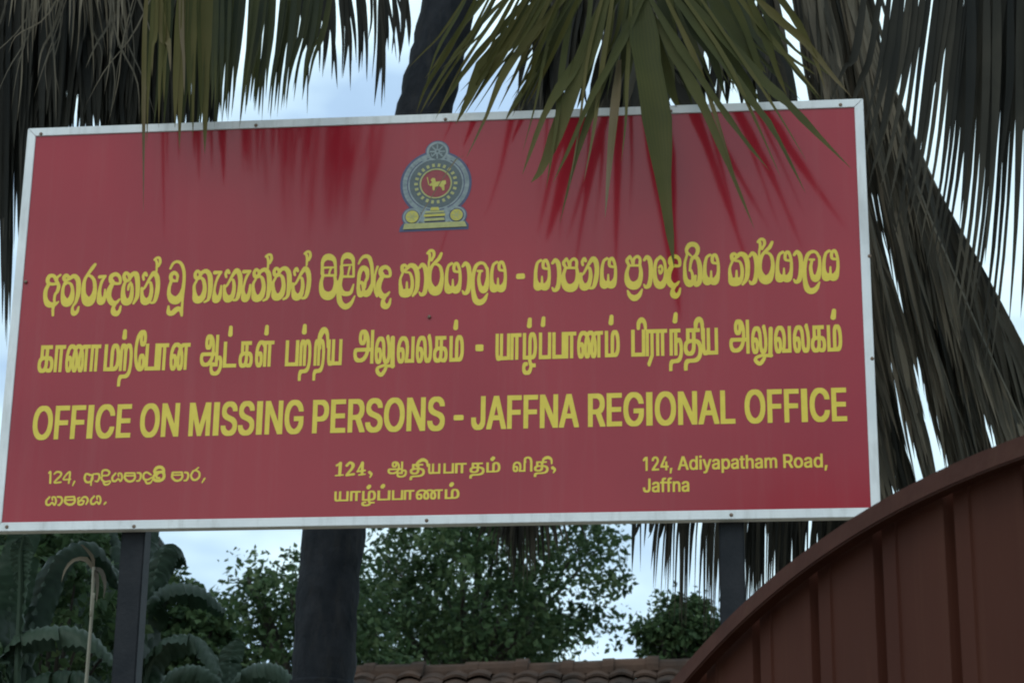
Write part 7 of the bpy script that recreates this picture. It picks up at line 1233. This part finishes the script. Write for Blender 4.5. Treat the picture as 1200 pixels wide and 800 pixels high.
for k in range(190):
    u = rng.random()
    x = 722 + 290 * u ** 0.55
    yt = 628 + 100 * math.sin(math.pi * 0.5 * min(1, max(0, (x - 730) / 110))) + rng.uniform(-50, 34)
    if x > 930: yt = 720 - (x - 930) * 0.5 + rng.uniform(-45, 25)
    ln = 12 + rng.uniform(-16, 18)
    LOW.append(([(x + ln, 520), (x + ln * .6, 580), (x + ln * .2, 620), (x, yt)], rng.uniform(4, 8.5), (1.2 + 0.2 * rng.random(), 1.3), rng.uniform(.05, .6)))
leaflets(palm3, LOW, M['dry_frond'], 'frond', 'tips of a dead frond hanging below the right part of the sign', stalk)
# dark frond with long straight leaflets in front of them
stalk = [c3, at(1000, -190, 0.7), at(1010, -75, 0.36), at(1110, -64, 0.33), at(1232, -62, 0.28)]
LONG = []
rng = random.Random(21)
xs = [985, 1003, 1016, 1032, 1047, 1062, 1072, 1086, 1101, 1113, 1128, 1142, 1156, 1168, 1024, 1040, 1055, 1079, 1094, 1107, 1120, 1136, 1150, 1162, 1174]
for i, x in enumerate(xs):
    yb = 150 + (x - 1000) * 1.45 + rng.uniform(-10, 60)
    LONG.append(([(x + 34 + rng.uniform(-3, 3), -60), (x + 18, 60), (x + 4, yb * .62), (x - 16, yb)], rng.uniform(7.5, 11), (0.30, 0.36), rng.uniform(.05, .5)))
for i in range(9):
    x = rng.uniform(1090, 1172)
    yb = rng.uniform(60, 230)
    LONG.append(([(x + 16, -60), (x + 8, yb * .4), (x - 6, yb)], rng.uniform(12, 17), (0.34, 0.42), rng.uniform(0, .3)))
for x, yb, w in ((1204, 372, 20), (1190, 388, 12), (1214, 330, 22), (1225, 400, 24), (1200, 190, 16), (1162, 310, 14), (1150, 300, 13), (1132, 270, 12), (1178, 215, 13)):
    LONG.append(([(x + 6, -60), (x + 6, 80), (x + 1, yb * .65), (x - 8, yb)], w, (0.26, 0.30), rng.uniform(0, .4)))
leaflets(palm3, LONG, M['dry_frond'], 'frond', 'dark frond with long straight leaflets hanging beside the top right corner of the sign', stalk)

# ------------------------------------------------------------------ broadleaf trees behind
def tree(name, label, c, rad, foot, n, leaf, seed, group=None, hollow=0.35, cat='tree', tint=(0.0, 0.8), trunk_r=0.12):
    """trunk with limbs and a crown of clumped leaves; c, rad: centre and half sizes of the crown"""
    rng = random.Random(seed)
    root = empty(name, foot, label, cat, group)
    bm = bmesh.new()
    mid = Vector((foot.x + (c.x - foot.x) * 0.4, foot.y + (c.y - foot.y) * 0.4, foot.z + (c.z - rad.z * 0.7 - foot.z) * 0.95))
    tube(bm, spline([foot, (foot + mid) / 2 + Vector((rng.uniform(-.1, .1), 0, 0)), mid], 8), [trunk_r * (1.25 - 0.06 * i) for i in range(8)], 10, 0.06, rng)
    clumps = []
    for k in range(120):
        while True:
            v = Vector((rng.uniform(-1, 1), rng.uniform(-1, 1), rng.uniform(-0.9, 1)))
            if 0.25 < v.length < 1: break
        p = c + Vector((v.x * rad.x, v.y * rad.y, v.z * rad.z))
        clumps.append((p, rng.uniform(0.13, 0.30) * min(rad), rng.uniform(-0.25, 0.25)))
        if k % 6 == 0:
            m1 = mid.lerp(p, 0.5) + Vector((rng.uniform(-.2, .2), rng.uniform(-.2, .2), rng.uniform(0, .25))) * rad.z * 0.4
            tube(bm, spline([mid - Vector((0, 0, 0.1)), m1, p], 7), [trunk_r * (0.5 - 0.068 * i) for i in range(7)], 5, 0.05, rng)
    obj('trunk', bm, M['wood'], root, True)
    bm = bmesh.new()
    lay = bm.verts.layers.float.new(TINT)
    for k in range(n):
        p, r, ct = clumps[rng.randrange(len(clumps))]
        d = Vector((rng.gauss(0, 1), rng.gauss(0, 1), rng.gauss(0, 0.8)))
        d = d.normalized() * r * (rng.random() ** 0.4) * 1.5
        q = p + d
        s = leaf * rng.uniform(0.5, 1.5)
        ax = Vector((rng.gauss(0, 1), rng.gauss(0, 1), rng.gauss(-0.5, 0.7))).normalized()
        sd_ = ax.cross(Vector((rng.gauss(0, 1), rng.gauss(0, 1), rng.gauss(0, 1)))).normalized()
        up = ax.cross(sd_)
        tv = min(1, max(0, rng.uniform(*tint) * 0.7 + 0.15 + ct))
        vs = [bm.verts.new(x) for x in (q, q + ax * s * .45 + sd_ * s * .28 + up * s * .08, q + ax * s, q + ax * s * .45 - sd_ * s * .28 + up * s * .08)]
        for v in vs: v[lay] = tv
        bm.faces.new(vs)
    obj('crown', bm, M['tree_leaf'], root)
    return root
def px_tree(name, label, cx, cy, rx, ry, Y, n, leaf, seed, dz=0.0, **k):
    c = at(cx, cy, Y)
    s = (c - EYE).dot(-Vector(ROT[2])) / FPX
    return tree(name, label, c, Vector((rx * s, rx * s * 0.8, ry * s)), Vector((c.x, Y + dz, 0)), n, leaf, seed, **k)
GT = 'broadleaf trees behind the sign'
px_tree('broadleaf_tree', 'large dark leafy tree behind the palm trunk, seen under the middle of the sign', 552, 690, 200, 112, 13.0, 15500, 0.064, 101, group=GT, trunk_r=0.07)
px_tree('broadleaf_tree', 'pale leafy tree farther back filling the gap just above the tiled roof', 500, 742, 190, 62, 18.0, 3600, 0.075, 107, group=GT, trunk_r=0.06, tint=(0.3, 1.0))
px_tree('broadleaf_tree', 'leafy tree left of the palm trunk with a ragged top against the sky', 358, 752, 112, 112, 10.0, 9500, 0.056, 102, group=GT)
px_tree('broadleaf_tree', 'small leafy tree under the right part of the sign next to the gate', 800, 745, 52, 48, 12.0, 4600, 0.055, 103, group=GT, trunk_r=0.07)

# ------------------------------------------------------------------ tiled roof behind
YH = 8.5
hl, hr = at(392, 774, YH), at(905, 766, YH)
hz = (hl.z + hr.z) / 2
house = empty('tiled_house', Vector(((hl.x + hr.x) / 2, YH, 0)), 'low house with a weathered brown clay tile roof whose ridge shows below the trees', 'house')
bm = bmesh.new()
box(bm, (hl.x + 0.25, YH - 1.9, 0), (hr.x - 0.25, YH + 1.9, hz - 1.35))
obj('wall', bm, M['plaster'], house)
rng = random.Random(9)
rows, wd = 17, 0.15
for side in (-1, 1):
    bm = bmesh.new()
    for r in range(rows):
        y_a, y_b = side * (0.06 + 2.2 * r / rows), side * (0.06 + 2.2 * (r + 1.22) / rows)
        z_a, z_b = hz - 0.10 - 1.35 * r / rows, hz - 0.10 - 1.35 * (r + 1.22) / rows + 0.018
        x = hl.x
        while x < hr.x:
            w2 = wd * 0.97
            jz = rng.uniform(-0.012, 0.012)
            m_ = 6
            top, bot = [], []
            for k in range(m_ + 1):
                xx = x + w2 * k / m_
                h = 0.022 * math.sin(math.pi * k / m_)
                top.append(bm.verts.new((xx, YH + y_a, z_a + h + jz)))
                bot.append(bm.verts.new((xx, YH + y_b, z_b + h + jz + 0.012)))
            lip = [bm.verts.new(v.co + Vector((0, 0, -0.016))) for v in bot]
            for k in range(m_):
                bm.faces.new((top[k], bot[k], bot[k + 1], top[k + 1]))
                bm.faces.new((bot[k], lip[k], lip[k + 1], bot[k + 1]))
            x += wd
    obj('roof_slope', bm, M['tile'], house)
bm = bmesh.new()
x = hl.x - 0.03
while x < hr.x:
    ln = rng.uniform(0.24, 0.36)
    jz, jy = rng.uniform(-0.02, 0.014), rng.uniform(-0.012, 0.012)
    rings = []
    for i, xx in enumerate((x, x + ln * 0.5, x + ln * 0.86, x + ln * 0.87, x + ln + 0.04)):
        r = 0.100 + (0.0 if i < 3 else 0.008) + 0.003 * i
        rings.append([bm.verts.new((xx, YH + jy + r * 1.15 * math.cos(math.pi * k / 8), hz - 0.125 + jz + r * math.sin(math.pi * k / 8))) for k in range(9)])
    for a, b in zip(rings[:-1], rings[1:]):
        for k in range(8): bm.faces.new((a[k], a[k + 1], b[k + 1], b[k]))
    for e in (rings[0], rings[-1]): bm.faces.new(e)
    x += ln
obj('ridge_tiles', bm, M['tile'], house)
for xx in (hl.x + 0.25, hr.x - 0.27):                    # gable ends
    bm = bmesh.new()
    v = [bm.verts.new(p) for p in ((xx, YH - 1.9, hz - 1.349), (xx, YH + 1.9, hz - 1.349), (xx, YH, hz - 0.16), (xx + 0.02, YH - 1.9, hz - 1.349), (xx + 0.02, YH + 1.9, hz - 1.349), (xx + 0.02, YH, hz - 0.16))]
    for f in ((0, 1, 2), (5, 4, 3), (0, 2, 5, 3), (1, 4, 5, 2), (0, 3, 4, 1)): bm.faces.new([v[i] for i in f])
    obj('gable', bm, M['plaster'], house)

# ------------------------------------------------------------------ grey gabled building, far left
YG = 15.0
pk, ev = at(168, 608, YG), at(203, 655, YG)
sl = (pk.z - ev.z) / (ev.x - pk.x)
hw = 3.2
gb = empty('gabled_building', Vector((pk.x - hw / 2, YG + 3, 0)), 'grey gabled building far behind the banana plants beside the left black post', 'building')
ex = ev.x + 0.0
px0 = ex - 0.8
pz = ev.z + sl * 0.8
bm = bmesh.new()
prism(bm, [(2 * px0 - ex + 0.25, 0), (ex - 0.25, 0), (ex - 0.25, ev.z + 0.10), (px0, pz - 0.2), (2 * px0 - ex + 0.25, ev.z + 0.10)], YG + 0.15, YG + 6)
TURN = Matrix.Rotation(0.32, 3, 'Z')
bmesh.ops.rotate(bm, verts=bm.verts, cent=(ex, YG, 0), matrix=TURN)
obj('wall', bm, M['plaster'], gb)
for s in (-1, 1):
    bm = bmesh.new()
    q = lambda x, z: (px0 + s * (x - px0), z)
    prism(bm, [q(px0 + (0.0 if s > 0 else 0.002), pz), q(ex, ev.z), q(ex, ev.z - 0.07), q(px0 + (0.0 if s > 0 else 0.002), pz - 0.07)], YG - 0.1, YG + 6.2)
    bmesh.ops.rotate(bm, verts=bm.verts, cent=(ex, YG, 0), matrix=TURN)
    obj('roof_slope', bm, M['sheet_roof'], gb)

# ------------------------------------------------------------------ banana plants, left
def px_banana(label, px, Y, leaves, seed, h_px=840):
    """leaves: (midrib points in pixels, depth offsets from the stem, width in pixels, hang, tint)"""
    rng = random.Random(seed)
    top = at(px, h_px, Y)
    root = empty('banana_plant', Vector((top.x, Y, 0)), label, 'banana plant', 'banana plants behind the left post')
    bm = bmesh.new()
    tube(bm, spline([Vector((top.x, Y, 0)), Vector((top.x + .04, Y, top.z * .5)), top], 8), [0.12 - 0.008 * i for i in range(8)], 12, 0.04, rng)
    obj('stem', bm, M['stem'], root, True)
    for mid, dy, wpx, hang, tint in leaves:
        n = len(mid)
        P = [top] + [at(x, y, Y + dy * (i + 1) / n) for i, (x, y) in enumerate(mid)]
        P = spline(P, 48)
        w0 = wpx * (Y - EYE.y) / FPX * 1.07
        bm = bmesh.new()
        lay = bm.verts.layers.float.new(TINT)
        acr = bm.verts.layers.float.new('across')
        tube(bm, P, [0.016 * (1 - 0.85 * k / 47) for k in range(48)], 6)
        for v in bm.verts: v[lay] = 0.95
        k0 = int(48 / (n + 1) * 0.55)
        for sg in (-1, 1):
            prev, torn = None, 0.0
            for k in range(k0, 48):
                s = (k - k0) / (47 - k0)
                w = w0 * (math.sin(math.pi * min(1, s * 0.94 + 0.06)) ** 0.5)
                cut = rng.random() < 0.16 and k > k0
                t = (P[min(k + 1, 47)] - P[k - 1]).normalized()
                side = t.cross(Vector((0, 0, 1)))
                side = (side + Vector((0, 0.15, 0))).normalized() if side.length > 0.05 else Vector((1, 0, 0))
                up = side.cross(t).normalized()
                if up.z < 0: up = -up
                def edge_row(tn):
                    row = []
                    hg = min(1.0, hang * (0.8 + 0.4 * s) + tn * 0.6)
                    for j in range(6):
                        f = j / 5
                        a_ = hg * 1.3 * f ** 0.8
                        row.append(bm.verts.new(P[k] + (side * sg * math.cos(a_) - Vector((0, 0, 1)) * math.sin(a_)) * w * f * (1 - 0.12 * tn) + t * w * 0.28 * f + up * (0.010 + 0.007 * math.sin(k * 2.6 + j * .5))))
                    for v in row:
                        v[lay] = min(1, max(0, tint + rng.uniform(-.12, .12)))
                        v[acr] = k * 0.121
                    return row
                row = edge_row(torn)
                if prev:
                    for j in range(5): bm.faces.new((prev[j], prev[j + 1], row[j + 1], row[j])).smooth = True
                if cut:
                    torn = rng.uniform(0.0, 0.9)
                    row = edge_row(torn)
                prev = row
                torn *= 0.8
        obj('leaf', bm, M['banana'], root)
    return root
px_banana('banana plant at the far left with a pale leaf drooping behind the pole', 18, 1.6,
          [([(14, 760), (50, 738), (100, 742), (134, 778)], 0.0, 32, .55, .92), ([(8, 740), (16, 680), (30, 620), (40, 570)], .1, 26, .35, .5), ([(-20, 740), (-40, 690), (-60, 680)], .0, 34, .6, .4),
           ([(30, 770), (46, 700), (70, 650), (110, 640), (140, 690)], .5, 30, .7, .22), ([(24, 700), (24, 650), (28, 626)], -.1, 17, .25, .95), ([(40, 800), (90, 790), (130, 815)], -.2, 30, .6, .35)], 201, 850)
px_banana('banana plant right of the left post, its leaves arching level across the gap', 178, 2.9,
          [([(170, 730), (192, 690), (232, 690), (262, 716)], .1, 34, .42, .45), ([(172, 790), (196, 752), (232, 750), (256, 790)], -.1, 30, .40, .7), ([(176, 720), (186, 660), (200, 640), (214, 662)], .3, 26, .6, .35), ([(160, 740), (150, 690), (120, 660), (100, 690)], .4, 34, .8, .2), ([(176, 700), (172, 640), (176, 580)], .5, 24, .4, .3)], 202, 850)
px_banana('low banana plant at the bottom between left post and palm trunk', 268, 3.6,
          [([(258, 800), (230, 782), (200, 790), (180, 822)], .0, 26, .7, .8), ([(276, 800), (300, 780), (330, 784), (352, 815)], .0, 26, .7, .85), ([(268, 790), (272, 762), (280, 750)], .2, 16, .3, .6), ([(262, 790), (245, 766), (236, 764)], .2, 17, .5, .9)], 204, 860)
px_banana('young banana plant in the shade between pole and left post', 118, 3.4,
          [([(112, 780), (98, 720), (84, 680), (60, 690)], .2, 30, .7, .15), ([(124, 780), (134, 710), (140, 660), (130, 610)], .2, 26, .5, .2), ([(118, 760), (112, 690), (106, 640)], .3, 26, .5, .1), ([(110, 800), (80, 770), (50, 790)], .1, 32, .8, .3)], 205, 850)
px_tree('broadleaf_tree', 'dark bushy tree filling the corner behind the banana plants at the left', 50, 720, 120, 150, 7.5, 16000, 0.075, 104, group=GT, tint=(0.0, 0.5))
px_tree('leafy_shrub', 'leafy shrub growing in front of the banana plants around the pale pole', 62, 742, 100, 100, 2.8, 1300, 0.055, 108, cat='shrub', tint=(0.0, 0.6), trunk_r=0.03)
px_tree('broadleaf_tree', 'low bushy tree behind the banana plants right of the left post', 196, 756, 70, 92, 8.0, 9000, 0.062, 105, group=GT, tint=(0.1, 0.9), trunk_r=0.06)
tree('broadleaf_tree', 'added tree across the road, out of view, for its dark reflection in the sign', Vector((3.0, -26.0, 8.2)), Vector((1.9, 1.9, 2.6)), Vector((3.0, -26.0, 0)), 3500, 0.28, 106)  # unseen tree, added only to darken the reflection low on the red panel

# thin pale pole with a withered leaf at its top
YP = 1.1
pole = empty('garden_pole', Vector((at(100, 800, YP).x, YP, 0)), 'thin pale pole with a withered leaf curling off its top, left of the black post', 'pole')
bm = bmesh.new()
tp = at(110, 664, YP)
bp_ = at(101, 800, YP)
ft = Vector((bp_.x - 0.02, YP, 0))
rng = random.Random(4)
tube(bm, spline([ft, bp_, at(107, 720, YP), tp], 24), [0.0052 + 0.001 * rng.random() for _ in range(24)], 8)
obj('shaft', bm, M['pole'], pole, True)
bm = bmesh.new()
lay = bm.verts.layers.float.new(TINT)
for pts, w, tn in (([(110, 668), (101, 655), (86, 656), (76, 668), (72, 682)], 6, 0.95), ([(110, 668), (108, 652), (98, 640), (93, 637)], 5, 0.85), ([(110, 666), (118, 668), (123, 684), (121, 702)], 6, 0.5), ([(112, 664), (114, 684), (113, 706)], 6, 0.55)):
    P = spline([at(x, y, YP - 0.02 * i) for i, (x, y) in enumerate(pts)], 9)
    blade(bm, lay, P, w * 7.0 / FPX * 1.2, tn, Vector((rng.uniform(-.4, .4), -1, .2)))
obj('withered_leaf', bm, M['dry_frond'], pole)
